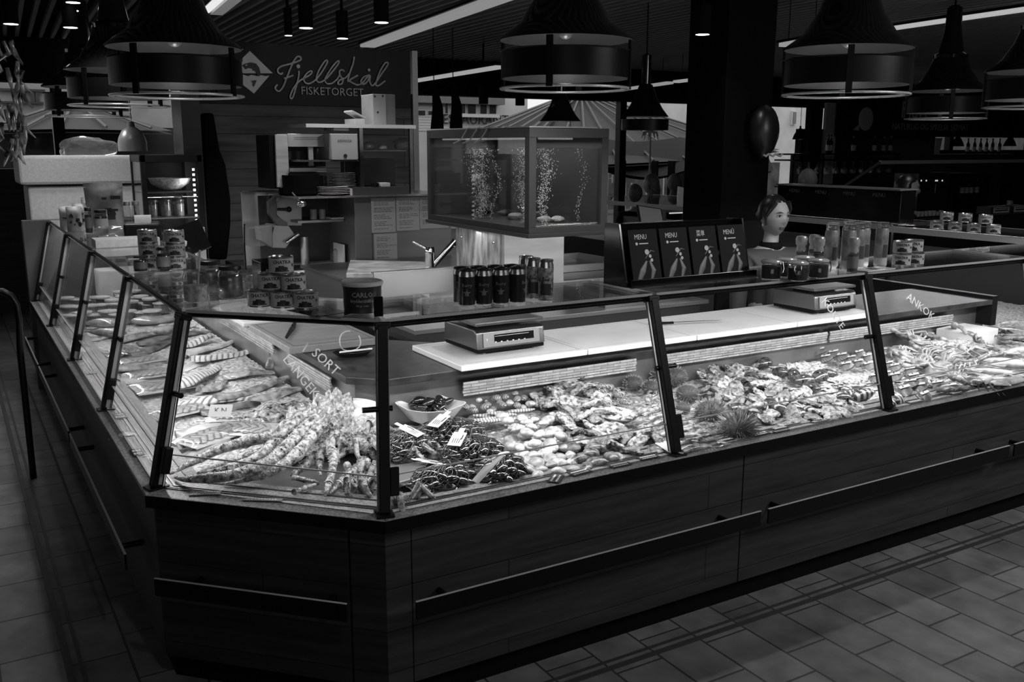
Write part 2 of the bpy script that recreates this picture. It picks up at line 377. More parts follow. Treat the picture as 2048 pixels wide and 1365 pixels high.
# recessed cylinder downlights
def downlight(px, py, z, label, r=.05, h=.2, e=6.0):
    c = at(px, py, z=z); t = thing('cylinder_downlight', label, 'spotlight', (c.x, c.y, z+h), 'cylinder downlights under the ceiling')
    bb = B(); bb.lathe([(r*.96, z+.004), (r, z), (r, z+h), (.001, z+h)], (c.x, c.y, 0), 20); bb.lathe([(.012, z+h), (.012, ZC+.12)], (c.x, c.y, 0), 8); bb.out('housing', blackm, t)
    bb = B(); bb.lathe([(.0001, z-.002), (r*.9, z-.002), (r*.9, z-.0005)], (c.x, c.y, 0), 20); bb.out('lamp_disc', mat('lamp_disc' if e > 1 else 'lamp_disc_off', .8 if e > 1 else .01, .5, emit=e if e > 1 else 0), t)
downlight(22, 48, 2.6, 'black cylinder downlight at the far left ceiling edge')
downlight(146, 5, 2.75, 'black downlight at the top edge, topmost of the left column of three')
downlight(143, 21, 2.72, 'black downlight just below the topmost one at left')
downlight(141, 55, 2.6, 'black downlight lowest of the three above the left pendants')
downlight(612, 56, 2.6, 'black cylinder downlight above the script lettering, leftmost of three')
downlight(685, 77, 2.6, 'black cylinder downlight above the sign, lowest of the three', .045)
downlight(763, 45, 2.6, 'black cylinder downlight above the sign, rightmost and highest', .05)
downlight(1405, 69, 2.6, 'black cylinder downlight left of the black column', .055)
downlight(577, 71, 2.62, 'faint black downlight over the fish emblem side of the sign', .03, .2)

# ================================================================== COUNTER
YR, XL = 2.527, .467         # outer faces of the stone ledge
CR, CL = (1.057, YR), (XL, 3.13)
def inset(d):                 # outline of right run, corner and left run, moved inwards by d
    t = d*math.tan(math.radians(22.8)); t2 = d*math.tan(math.radians(22.2))
    return [(7.0, YR+d), (CR[0]+t, YR+d), (XL+d, CL[1]+t2), (XL+d, 7.72)]
def run(b, d0, z0, d1, z1, seg=None, mi=0):
    """a wall/ring between inset d0 and d1 from z0 to z1 on the outline"""
    A, C = inset(d0), inset(d1)
    for i in (seg if seg is not None else (0, 1, 2)):
        b.prism([A[i], A[i+1], C[i+1], C[i]], z0, z1, mi)
# ledge
b = B(); run(b, .004, ZL-.04, .20, ZL)
t = tag(b.out('stone_ledge', stone, smooth=0, bevel=.003), 'dark speckled stone ledge running in front of the slanted glass screens', 'counter top')
b = B(); run(b, 0, ZL-.041, .004, ZL-.0005); b.out('dark_edge', black, t, smooth=0)
b = B()
for d in (.085, .10, .155): run(b, d, ZL-.001, d+.006, ZL+.0035)
b.out('glazing_channel', steeld, t, smooth=0)
# timber fronts (each panel a thing)
def panel(name, seg, p, q, label, m, z0=.09, z1=ZL-.042):
    d = (Vector(q)-Vector(p)); n = Vector((-d.y, d.x)).normalized()*-.02
    if n.dot(Vector((1, 1.0))) < 0: n = -n
    bb = B(); bb.prism([p, q, (q[0]+n.x, q[1]+n.y), (p[0]+n.x, p[1]+n.y)], z0, z1)
    o = bb.out(name, m, smooth=0, bevel=.002); tag(o, label, 'counter panel'); return o
d = .028; A = inset(d)
panel('counter_front', 0, (1.157, A[0][1]), (2.575, A[0][1]), 'dark board counter front left of the seam, under the clams and oysters', wood_front)
panel('counter_front', 0, (2.580, A[0][1]), (4.9, A[0][1]), 'long dark board counter front right of the seam', wood_front)
panel('counter_front', 0, (1.066, A[0][1]), (1.154, A[0][1]), 'narrow upright board panel right of the front corner edge', wood_front)
# corner panels get their own board direction
wood_corner = brickmat('dark_oak_boards_corner', .020, .008, 1, 1, 2.4, .145, .003, .55, .45, -math.atan2(CL[1]-CR[1], CL[0]-CR[0]), True, .37, .6, (1, 12, 12), 3)
panel('counter_front', 1, (A[1][0]-.002, A[1][1]+.002), (A[1][0]-.085, A[1][1]+.085*1.02), 'narrow upright board panel left of the front corner edge', wood_corner)
panel('counter_front', 1, (A[1][0]-.09, A[1][1]+.09*1.02), (A[2][0]+.003, A[2][1]-.003), 'dark board counter front across the chamfered corner', wood_corner)
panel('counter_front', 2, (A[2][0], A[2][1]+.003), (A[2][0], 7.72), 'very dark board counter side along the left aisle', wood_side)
b = B(); run(b, .06, 0, .09, .088); tag(b.out('toe_kick', blackm, smooth=0), 'black recessed plinth under the counter', 'plinth')
# guard rails on brackets
def guard(p, q, n, label, brk):
    p, q, n = Vector(p), Vector(q), Vector(n).normalized(); d = (q-p).normalized(); zr = .385
    t = thing('guard_rail', label, 'rail', (p.x, p.y, zr))
    bb = B(); o = n*.085
    bb.prism([tuple((p+o)[:2]), tuple((q+o)[:2]), tuple((q+o-n*.008)[:2]), tuple((p+o-n*.008)[:2])], zr-.03, zr+.03)
    bb.out('flat_bar', black, t, smooth=0, bevel=.0015)
    bb = B(); bb.prism([tuple((p+o+n*.0003)[:2]), tuple((q+o+n*.0003)[:2]), tuple((q+o-n*.008)[:2]), tuple((p+o-n*.008)[:2])], zr+.03, zr+.0315)
    bb.out('top_edge_highlight', mat('edge_highlight', .5, .4), t, smooth=0)  # pale strip: highlight along the rail's top edge, put in as colour
    for s in brk:
        c = p+d*s; bb = B(); bb.tube([(c.x-o.x*.12, c.y-o.y*.12, zr+.005), (c.x+o.x*.92, c.y+o.y*.92, zr+.005)], .011, 12); bb.out('bracket', black, t)
nr = (0, -1, 0); Y0 = YR+.028
guard((1.13, Y0, 0), (2.60, Y0, 0), nr, 'black flat guard rail along the front, left length', (.12, 1.33))
guard((2.64, Y0, 0), (4.22, Y0, 0), nr, 'black flat guard rail along the front, right of the seam', (.1, 1.45))
guard((4.26, Y0, 0), (5.9, Y0, 0), nr, 'black guard rail at the far right end of the front', (.1, 1.45))
dc = Vector((A[1][0]-A[2][0], A[1][1]-A[2][1], 0)); nc = Vector((dc.y, -dc.x, 0)).normalized(); dn = dc.normalized()
if nc.dot(Vector((1, 1, 0))) > 0: nc = -nc
pc = Vector((A[2][0], A[2][1], 0))
guard(pc+dn*.04, pc+dc-dn*.10, nc, 'black guard rail across the chamfered corner panel', (.12, .6))
guard((A[2][0], 3.30, 0), (A[2][0], 4.92, 0), (-1, 0, 0), 'black guard rail on the left side, nearest length', (.14, 1.42))
guard((A[2][0], 4.97, 0), (A[2][0], 6.60, 0), (-1, 0, 0), 'black guard rail on the left side, middle length', (.12, 1.42))
guard((A[2][0], 6.65, 0), (A[2][0], 7.70, 0), (-1, 0, 0), 'black guard rail on the left side, farthest length', (.12, 1.1))

# display tub: steel floor + back wall under the worktop
tubm = mat('tub_steel', .30, .38, metal=.85, noise_=.25, nscale=4)
YB, XB = 3.45, 1.36
b = B()
I = inset(.165)
tub = [I[0], I[1], I[2], I[3], (XB+.02, 7.72), (XB+.02, 3.53), (1.46, YB+.02), (7.0, YB+.02)]
b.prism(tub, .60, .625)
t = tag(b.out('display_tub', tubm, smooth=0), 'steel display well holding the ice and seafood behind the glass', 'display case')
for nm, (p, q) in {'back_wall': ((1.46, YB), (5.45, YB)), 'corner_wall': ((XB, 3.53), (1.46, YB)), 'side_wall': ((XB, 7.72), (XB, 3.53))}.items():
    bb = B(); dd = (Vector(q)-Vector(p)).normalized(); n = Vector((-dd.y, dd.x))*.02
    if n.dot(Vector((1, 1))) < 0: n = -n
    bb.prism([p, q, (q[0]+n.x, q[1]+n.y), (p[0]+n.x, p[1]+n.y)], .626, .868); bb.out(nm, tubm, t, smooth=0)

# worktop (dark stone, L shaped) with steel edge
ZW = .90
b = B(); wt = [(1.30, 6.95), (1.30, 3.47), (1.42, 3.35), (5.37, 3.35), (5.37, 3.90), (1.90, 3.90), (1.69, 4.12), (1.69, 6.95)]
b.prism(wt, ZW-.030, ZW)
wtm = mat('wet_stone', .030, .38, noise_=.5, nscale=14, bump=.25, bscale=40, spec=.4)
t = tag(b.out('worktop', wtm, smooth=0, bevel=.003), 'dark wet worktop behind the seafood display, carrying cutting boards and scales', 'worktop')
b = B(); b.box((1.72, 3.92, .0), (5.37, 3.94, ZW-.032)); b.box((1.71, 4.14, .0), (1.73, 6.95, ZW-.032)); b.out('inner_panel', dark, t, smooth=0)

# woven light band (rows of pale strip bricks) hanging under the worktop edge
bandm = brickmat('woven_band', .38, .08, 1, 1, .075, .0125, .0012, .6, .2, 0, True, .5, .8, (1, 1, 1), 20)
bandm2 = brickmat('woven_band_side', .38, .08, 1, 1, .075, .0125, .0012, .6, .2, -math.pi/2, True, .5, .8, (1, 1, 1), 20)
def band(p, q, label, m, dz=.062, n=(0, -1), zt=.826):
    p, q, n = Vector(p), Vector(q), Vector(n); o = n*.03
    bb = B(); k = 9; rows = 6
    L_ = (q-p).length
    for r in range(rows):
        z1 = zt-r*dz/rows; z0 = z1-dz/rows*.9; off = o*(.35+.65*(r/rows)*0+.3*math.sin(r*1.3)*.3)
        e = R.uniform(-.004, .004)
        a, c = p+off, q+off+(q-p).normalized()*e
        bb.prism([tuple(a), tuple(c), tuple(c-n*.008), tuple(a-n*.008)], z0, z1)
    o_ = bb.out('woven_band', m, smooth=0); tag(o_, label, 'trim band'); return o_
band((1.80, YB-.02), (2.72, YB-.02), 'pale woven strip band under the white board, left length', bandm)
band((2.86, YB-.02), (4.02, YB-.02), 'pale woven strip band under the worktop, middle length', bandm)
band((4.04, YB-.02), (5.10, YB-.02), 'pale woven strip band under the worktop, right length', bandm)
band((XB-.02, 3.74), (XB-.02, 4.32), 'pale woven strip band on the left side under the wooden board', bandm2, .07, (-1, 0), .838)
band((XB-.02, 4.55), (XB-.02, 5.6), 'pale woven strip band on the left side beside the fillets', bandm2, .07, (-1, 0), .848)

# ---- screens
def post(base, top, n, label, mid=True, latch=True, w=.034):
    base, top, n = Vector(base), Vector(top), Vector(n).normalized()
    ax = (top-base).normalized(); side = Vector((-n.y, n.x, 0)); nn = side.cross(ax).normalized()
    t = thing('screen_post', label, 'post', base, )
    L_ = (top-base).length
    def fr(c): return Matrix(((side.x, nn.x, ax.x, c.x), (side.y, nn.y, ax.y, c.y), (side.z, nn.z, ax.z, c.z), (0, 0, 0, 1)))
    bb = B(); bb.mbox(fr((base+top)/2), w, .042, L_-.01); bb.out('upright', black, t, smooth=0, bevel=.003)
    bb = B(); bb.mbox(fr((base+top)/2+side*(w/2+.002)), .003, .012, L_-.03); bb.out('seal', mat('glass_seal', .25, .2), t, smooth=0)
    bb = B(); bb.rbox((base.x, base.y, base.z+.004), (w*1.7, .07, .006), math.atan2(side.y, side.x)); bb.out('foot_plate', black, t, smooth=0, bevel=.002)
    bb = B(); bb.mbox(fr(top-ax*.006), w*1.5, .04, .022); bb.out('top_bracket', black, t, smooth=0, bevel=.003)
    if mid:
        c = base+ax*L_*.55; bb = B(); s = -1 if mid == 'l' else 1
        bb.tube([c-side*s*.03, c+side*s*.065], .0095, 12); bb.out('clamp', blackg, t)
    if latch:
        c = base+ax*.10+side*.032; bb = B(); bb.mbox(fr(c), .03, .03, .09); bb.out('latch', black, t, smooth=0, bevel=.004)
    return t
TR, TL = YR+.225, XL+.185
PT = []
for xx, lb, sd in ((2.25, 'slanted black screen post in the middle of the front, over the urchins', True), (3.45, 'slanted black screen post right of centre, over the dark mussels', 'l'), (4.65, 'slanted black screen post beyond the right picture edge', True)):
    post((xx, YR+.055, ZL), (xx, TR, ZS-.006), (0, -1, 0), lb, sd)
post((1.078, YR+.055, ZL), (1.158, TR, ZS-.006), (-.25, -1, 0), 'slanted black screen post at the front corner, beside the crabs', 'l')
post((.515, 3.19, ZL), (.652, 3.245, ZS-.006), (-1, -.3, 0), 'slanted black screen post at the left end of the chamfered corner', 'r')
for yy, lb in ((4.30, 'slanted black screen post on the left side, second from the chamfered corner'), (5.43, 'slanted black screen post on the left side, third from the chamfered corner'), (6.56, 'slanted black screen post on the left side, fourth from the chamfered corner'), (7.70, 'slanted black screen post at the far end of the left side')):
    post((XL+.045, min(yy, 7.69), ZL), (TL-.005, min(yy, 7.69), ZS-.006), (-1, 0, 0), lb, yy < 7.0 and 'r')

TXT = mat('writing_white', .75, .6); MARK = marker('marker_pen', .95)
def pane(p0, p1, q1, q0, label, th=.008):
    """glass sheet: bottom p0 p1, top q1 q0"""
    p0, p1, q1, q0 = map(Vector, (p0, p1, q1, q0)); n = (p1-p0).cross(q0-p0).normalized()*th/2
    t = thing('glass_screen', label, 'glass pane', p0)
    bb = B(); v = [p-n for p in (p0, p1, q1, q0)]+[p+n for p in (p0, p1, q1, q0)]
    bb.add(v, [(0, 3, 2, 1), (4, 5, 6, 7)], 0); bb.add(v, [(0, 1, 5, 4), (1, 2, 6, 5), (2, 3, 7, 6), (3, 0, 4, 7)], 1)
    bb.out('sheet', [glass, gedge], t, smooth=0)
    bb = B(); u_ = .19; a_, c_ = p0.lerp(q0, u_), p1.lerp(q1, u_); g_ = (q0-p0).normalized()*.0022
    v = [a_-g_-n*1.3, c_-g_-n*1.3, c_+g_-n*1.3, a_+g_-n*1.3, a_-g_+n*1.3, c_-g_+n*1.3, c_+g_+n*1.3, a_+g_+n*1.3]
    bb.add(v, [(0, 3, 2, 1), (4, 5, 6, 7), (0, 1, 5, 4), (1, 2, 6, 5), (2, 3, 7, 6), (3, 0, 4, 7)]); bb.out('pane_joint', mat('joint_pale', .4, .3), t, smooth=0)  # seam between upper and lower pane, its glint put in as pale colour
    return t, p0, (p1-p0), (q0-p0), n
XS = [1.12, 2.25, 3.45, 4.65, 5.85]
PANES = []
for i, lb in enumerate(('slanted glass pane over the mussel bags and clams', 'slanted glass pane over the urchins and oysters', 'slanted glass pane over the tagged scallops', 'slanted glass pane at the right picture edge')):
    a, c = XS[i]+.02, XS[i+1]-.02; a2 = 1.178 if i == 0 else a
    PANES.append(pane((a if i else 1.10, YR+.06, ZL+.004), (c, YR+.06, ZL+.004), (c, TR, ZS-.012), (a2, TR, ZS-.012), lb))
cpn = pane((.535, 3.175, ZL+.004), (1.062, YR+.07, ZL+.004), (1.142, TR+.015, ZS-.012), (.668, 3.235, ZS-.012), 'slanted glass pane across the chamfered corner over the king crab legs')
YS = [3.21, 4.30, 5.43, 6.56, 7.70]
for i, lb in enumerate(('slanted glass pane on the left side over the nearest fillets', 'slanted glass pane on the left side over the shrink wrapped packs', 'slanted glass pane on the left side over the jars', 'farthest slanted glass pane on the left side')):
    a, c = YS[i]+.02, YS[i+1]-.02
    pane((XL+.05, c, ZL+.004), (XL+.05, a, ZL+.004), (TL-.003, a, ZS-.012), (TL-.003, c, ZS-.012), lb)
# handwriting on the corner pane (faces the customers)
_, p0, e, u, n = cpn
ex_, uy = e.normalized(), u.normalized(); fr0 = frame(p0, ex_, uy); nn = Vector(fr0.col[2][:3])
def onpane(pn, px, py):     # point of the pane plane seen at the photo spot
    _, p0, e, u, n = pn; nn = e.cross(u).normalized(); r = (at(px, py, d=1)-CAM); t_ = (p0-CAM).dot(nn)/r.dot(nn); return CAM+r*t_
def hand(pn, body, px, py, qx, qy, size, sh=0):
    a, c = onpane(pn, px, py), onpane(pn, qx, qy); _, p0, e, u, n = pn; nn = e.cross(u).normalized()
    if nn.dot(CAM-p0) < 0: nn = -nn
    dx = (c-a).normalized(); yy = nn.cross(dx); M = frame(a+nn*.0055, dx, yy)
    text(body, M, size, MARK, pn[0], 'handwriting', .0003, 'LEFT', sh, 1, -.006*0)
hand(cpn, 'SORT', 628, 702, 672, 742, .045, .1)
hand(cpn, '1', 606, 692, 640, 716, .05)
hand(cpn, 'LANGEKR', 572, 714, 640, 800, .045)
hand(cpn, 'ABBE', 630, 812, 668, 850, .04)
hand(PANES[1], 'KOKTE', 1645, 598, 1670, 636, .05, .1)
hand(PANES[2], 'ANKOK.', 1812, 592, 1848, 622, .055, .1)

# ---- glass shelves on top (one per bay)
def shelf(poly, label, rail=None):
    t = thing('glass_shelf', label, 'glass shelf', (poly[0][0], poly[0][1], ZS))
    bb = B(); n = len(poly); a = sum(poly[i-1][0]*poly[i][1]-poly[i][0]*poly[i-1][1] for i in range(n))
    if a < 0: poly = poly[::-1]
    v = [(p[0], p[1], ZS-.001) for p in poly]+[(p[0], p[1], ZS+.009) for p in poly]
    bb.add(v, [tuple(range(n-1, -1, -1)), tuple(range(n, 2*n))], 0); bb.add(v, [(i, (i+1) % n, n+(i+1) % n, n+i) for i in range(n)], 1)
    bb.out('sheet', [shelfglass, gedge], t, smooth=0)
    return t
YK, XK = 3.16, 1.06
for i, lb in enumerate(('glass shelf carrying the black lidded cans', 'glass shelf carrying the black menu holder', 'glass shelf carrying jars and tall bottles at the right', 'glass shelf running out of the right picture edge')):
    a, c = [1.17, 2.275, 3.465, 4.665, 5.6][i], [2.255, 3.445, 4.645, 5.59][i]
    shelf([(a, TR), (c, TR), (c, YK), (a+.08 if i == 0 else a, YK)], lb)
shelf([(1.155, TR+.002), (1.245, YK), (1.03, 3.40), (.66, 3.25)], 'glass shelf over the chamfered corner carrying the can pyramid and the tub')
for i, lb in enumerate(('left glass shelf nearest the corner, carrying honey jars', 'left glass shelf carrying stacked cans and two small jars', 'left glass shelf under the card terminal', 'farthest left glass shelf, carrying snack bags')):
    a, c = [3.27, 4.31, 5.44, 6.57][i], [4.29, 5.42, 6.55, 7.72][i]
    shelf([(TL, a), (TL, c), (XK, c), (XK, a+.14 if i == 0 else a)], lb)
# dark rail under the front edge carrying the shelf lights, and posts under the back edge
b = B(); b.box((1.18, TR+.002, ZS-.020), (5.6, TR+.014, ZS-.002)); tag(b.out('shelf_rail', black, smooth=0), 'thin black rail under the front edge of the glass shelves', 'rail')
b = B(); b.box((TL+.002, 3.27, ZS-.014), (TL+.012, 7.70, ZS-.002)); tag(b.out('shelf_rail', black, smooth=0), 'thin black rail under the outer edge of the left glass shelves', 'rail')
b = B(); c0, c1 = Vector((.665, 3.25, 0)), Vector((1.155, TR+.005, 0)); dd = (c1-c0).normalized(); n_ = Vector((-dd.y, dd.x, 0))*.010
if n_.y < 0: n_ = -n_
b.prism([tuple(c0[:2]), tuple(c1[:2]), tuple((c1+n_)[:2]), tuple((c0+n_)[:2])], ZS-.016, ZS-.002); tag(b.out('shelf_rail', black, smooth=0), 'thin black rail under the shelf edge at the chamfered corner', 'rail')
for (x_, lb) in ((2.25, 'black arm under the glass shelf at the middle screen post'), (3.45, 'black arm under the glass shelf at the right screen post'), (4.65, 'black arm under the glass shelf at the right edge')):
    b = B(); b.box((x_-.012, TR+.016, ZS-.022), (x_+.012, YK+.02, ZS-.003)); tag(b.out('shelf_bracket', black, smooth=0), lb, 'bracket')
for (y_, lb) in ((4.3, 'black arm under the left glass shelf beside the cans'), (5.43, 'black arm under the left glass shelf at the card terminal'), (6.56, 'black arm under the left glass shelf by the snack bags')):
    b = B(); b.box((TL+.014, y_-.012, ZS-.018), (XK, y_+.012, ZS-.003)); tag(b.out('shelf_bracket', black, smooth=0), lb, 'bracket')
# end panel of the left run
b = B(); b.prism([(.47, 7.74), (1.66, 7.74), (1.66, 7.80), (.47, 7.80)], 0, 1.262); o = tag(b.out('end_cabinet', mat('end_panel', .07, .4), smooth=0, bevel=.004), 'dark panel closing the far end of the left counter', 'cabinet panel')
# end leg at the right: back ledge and outer front closing the well
b = B(); b.box((5.37, 3.35, ZW-.16), (5.42, 8.6, ZW+.02)); tag(b.out('service_ledge', black, smooth=0), 'black service ledge along the right end of the display', 'ledge')
# ================================================================== SEAFOOD
def nz(p, s=1.0, o=0): return noise.noise(Vector(p)*s+Vector((o, o*1.7, o*.3)))
def bedz(x, y):
    a = max(0, min(1, (y-2.62)/.8)) if x > 1.1 else max(0, min(1, (x-.55)/.8))
    return .640+.03*a
icem = mat('crushed_ice', .25, .35, noise_=.5, nscale=60, bump=.9, bscale=120, spec=.8, dist=.006, v2=.7)
icew = mat('bright_ice', .45, .25, noise_=.4, nscale=70, bump=1, bscale=80, spec=.9, dist=.015, v2=.75)
def inside(poly, x, y):
    c = False; n = len(poly)
    for i in range(n):
        x0, y0 = poly[i]; x1, y1 = poly[(i+1) % n]
        if (y0 > y) != (y1 > y) and x < (x1-x0)*(y-y0)/(y1-y0)+x0: c = not c
    return c
def icebed(name, poly, step, label, m, hf=None, amp=.008):
    xs = [p[0] for p in poly]; ys = [p[1] for p in poly]; v = []; f = []; idx = {}
    nx, ny = int((max(xs)-min(xs))/step)+1, int((max(ys)-min(ys))/step)+1
    for i in range(nx+1):
        for j in range(ny+1):
            x, y = min(xs)+i*step, min(ys)+j*step
            if inside(poly, x, y):
                idx[i, j] = len(v); h = hf(x, y) if hf else bedz(x, y); v.append((x, y, h+amp*nz((x, y, 0), 30)+amp*.6*nz((x, y, 3), 70)))
    for (i, j) in idx:
        q = [(i, j), (i+1, j), (i+1, j+1), (i, j+1)]
        if all(k in idx for k in q): f.append(tuple(idx[k] for k in q))
    bb = B(); bb.add(v, f); o = bb.out(name, m, smooth=60); tag(o, label, 'ice', kind='stuff'); return o
I2 = inset(.17)
icebed('crushed_ice', [(5.44, YR+.17), (1.27, YR+.17), (1.27, 3.2), (1.46, 3.43), (5.44, 3.43)], .012, 'crushed ice under the shellfish in the front display', icem)
icebed('crushed_ice', [(XL+.17, 3.31), (1.26, 3.31), (XB-.01, 3.55), (XB-.01, 7.7), (XL+.17, 7.7)], .02, 'crushed ice under the fillets in the left display', icem)
icebed('crushed_ice', [(5.46, YR+.21), (6.7, YR+.21), (6.7, 5.8), (5.46, 5.8)], .03, 'crushed ice in the far right leg of the display', icem)
b = B(); b.prism([(5.44, YR+.165), (6.8, YR+.165), (6.8, 6.0), (5.44, 6.0)], .60, .625); tag(b.out('display_tub', tubm, smooth=0), 'steel display well turning the corner at the far right', 'display case')
def mound(px, py, z, rx, ry, h, label, seed=0, m=None):
    c = at(px, py, z=z); bb = B()
    def fn(p, d):
        k = 1+.35*nz(p, 25, seed)+.28*nz(p, 60, seed)+.12*nz(p, 140, seed); return Vector((p.x*k, p.y*k, p.z*k if p.z > 0 else p.z*.3))
    bb.ell((0, 0, 0), (rx, ry, h), 72, 40, fn=fn)
    o = bb.out('ice_mound', m or icew, smooth=60); o.location = (c.x, max(c.y, YR+.20+ry) if c.x > 1.1 else c.y, bedz(c.x, c.y)); tag(o, label, 'ice', kind='stuff'); return o
mound(632, 840, .74, .13, .12, .12, 'white ice heap behind the king crab legs', 1)
mound(668, 828, .74, .10, .10, .15, 'tall white ice heap between crab legs and the oval dish', 2)
mound(715, 850, .72, .12, .08, .07, 'white ice beside the mussel bowl, behind the spiny crabs', 3)
mound(1600, 735, .70, .20, .10, .05, 'white ice heap behind the large dark mussels', 4)
mound(1325, 882, .69, .08, .09, .03, 'white ice patch at the glass beside the langoustines', 5)
mound(1690, 755, .69, .22, .14, .035, 'white ice in front of the tagged scallops', 6)
mound(1890, 690, .70, .30, .14, .05, 'white ice under the crabs at the right', 7)
mound(1960, 770, .68, .28, .16, .03, 'wet ice at the right end of the front display', 8)
mound(1100, 870, .69, .16, .1, .03, 'white ice under the pale clams', 9)

# ---- prototypes
def m_(n, *a, **k): return mat(n, *a, **k)
clamm = mat('pale_shell', .48, .3, noise_=.35, nscale=40, spec=.6, stretch=(3, 1, 1), bump=.3, bscale=90)
clamd = mat('cockle_shell', .24, .35, noise_=.5, nscale=40, kind='wave', spec=.6)
musm = mat('mussel_shell', .018, .16, noise_=.7, nscale=20, spec=.9, coat=.5)
hmus = mat('horse_mussel_shell', .03, .2, noise_=.8, nscale=26, spec=.8, v2=.10, coat=.3, stretch=(3, 1, 1))
oysm = mat('oyster_shell', .16, .35, noise_=.9, nscale=60, bump=1, bscale=80, dist=.008, v2=.62, spec=.8)
oysd = mat('oyster_shell_dark', .05, .3, noise_=.9, nscale=60, bump=1, bscale=80, dist=.008, v2=.30, spec=.9)
shr = mat('shrimp_shell', .12, .25, noise_=.5, nscale=40, kind='wave', spec=.8, v2=.38)
lan = mat('langoustine_shell', .20, .25, noise_=.5, nscale=40, spec=.8, v2=.5)
kcm = mat('king_crab_shell', .22, .3, noise_=.8, nscale=55, bump=1, bscale=90, dist=.006, v2=.52, spec=.8)
kcd = mat('king_crab_dark', .05, .25, noise_=.9, nscale=45, bump=1, bscale=60, dist=.006, v2=.42)
crabm = mat('crab_shell', .20, .3, noise_=.5, nscale=22, v2=.5, spec=.7)
urm = mat('urchin_spines', .22, .5); urb = mat('urchin_body', .05, .6)
def bivalve(p, d, L, ridge=0):
    k = 1-.28*max(0, p.x/L)                    # narrower towards the umbo
    rim = 1-abs(d.z); z = p.z*(1-.35*rim); return Vector((p.x, p.y*k, z*(1-.25*max(0, -p.x/L))))
def clam_kind(name, label, m, L=.030, w=.023, h=.015, group=None):
    t = thing(name, label, 'clam', group=group); bb = B()
    bb.ell((0, 0, .0006), (L, w, h), 22, 12, fn=lambda p, d: bivalve(p, d, L) if p.z >= 0 else bivalve(p, d, L))
    bb.out('shell', m, t, 60, local=True)
    return Kind(t)
def mussel_mesh(bb, c=(0, 0, 0), M=None, L=.035, w=.016, h=.012):
    def fn(p, d):
        u = (p.x/L+1)/2; k = (.25+.85*math.sin(math.pi*min(1, u*.62+.12)))
        return Vector((p.x, (p.y*k)+.12*L*(u-.5)**2*2, p.z*k))
    bb.ell(c, (L, w, h), 16, 9, fn=fn, M=M)
def mussel_kind(name, label, m, L, w, h, group):
    bb = B(); mussel_mesh(bb, L=L, w=w, h=h); o = bb.out(name, m, smooth=60); tag(o, label, 'mussel', group); return Kind(o)
def oyster_kind(label, m, seed, group, L=.048):
    def fn(p, d):
        k = 1+.30*nz(d, 2.2, seed)+.10*nz(d, 7, seed); rim = 1-abs(d.z)
        layer = .0022*math.sin(40*(p.x*p.x+p.y*p.y)/(L*L)*.5+seed)
        return Vector((p.x*k*1.05, p.y*k, p.z*(1-.3*rim)+layer+.004*nz(p, 60, seed)))
    bb = B(); bb.ell((0, 0, 0), (L, L*.68, L*.30), 26, 12, fn=fn); o = bb.out('oyster', m, smooth=50); tag(o, label, 'oyster', group); return Kind(o)
def arc(r, a0, a1, n, z=0): return [(r*math.cos(a0+(a1-a0)*i/(n-1)), r*math.sin(a0+(a1-a0)*i/(n-1)), z) for i in range(n)]
def shrimp_kind(name, label, m, L=.10, curl=2.6, group=None, thick=.011):
    t = thing(name, label, 'shrimp', group=group); r = L/curl; n = 22; pts = arc(r, 0, curl, n)
    rr = [thick*(1.0-.72*(i/(n-1)))*(1+.09*math.sin(i*2.2)) for i in range(n)]; rr[0] = thick*.45; rr[1] = thick*.8
    bb = B(); bb.tube(pts, rr, 10, sq=1.15); bb.out('body', m, t, 50, local=True)
    bb = B(); e = Vector(pts[-1]); dr = (Vector(pts[-1])-Vector(pts[-2])).normalized()
    for k in (-1, 0, 1):
        d2 = Matrix.Rotation(k*.55, 3, 'Z') @ dr; s2 = Vector((-d2.y, d2.x, 0))
        bb.add([e-s2*.002, e+d2*.012-s2*.004+Vector((0, 0, .001)), e+d2*.017+Vector((0, 0, .001)), e+d2*.012+s2*.004+Vector((0, 0, .001)), e+s2*.002, e+d2*.008-Vector((0, 0, .001))], [(0, 1, 2, 3, 4), (0, 4, 5), (0, 5, 1), (4, 3, 5), (1, 5, 2), (3, 2, 5)])
    bb.out('tail_fan', m, t, 0, local=True)
    bb = B()
    for k in range(3, 12):
        p = Vector(pts[k]); inn = (-p).normalized(); bb.tube([p+inn*rr[k]*.8, p+inn*(rr[k]+.008)-Vector((0, 0, .003)), p+inn*(rr[k]+.012)-Vector((0, 0, .009))], [.0012, .0009, .0005], 4)
    bb.out('legs', m, t, 0, local=True)
    bb = B(); h = Vector(pts[0]); d = Vector((.0, -1, 0))
    for k in (-.35, .1, .5):
        q = Matrix.Rotation(k, 3, 'Z') @ d; bb.tube([h, h+q*.03+Vector((0, 0, .01)), h+q*.07+Vector((.02, 0, .004))], [.0009, .0006, .0003], 4)
    bb.out('antennae', m, t, 0, local=True)
    return Kind(t)
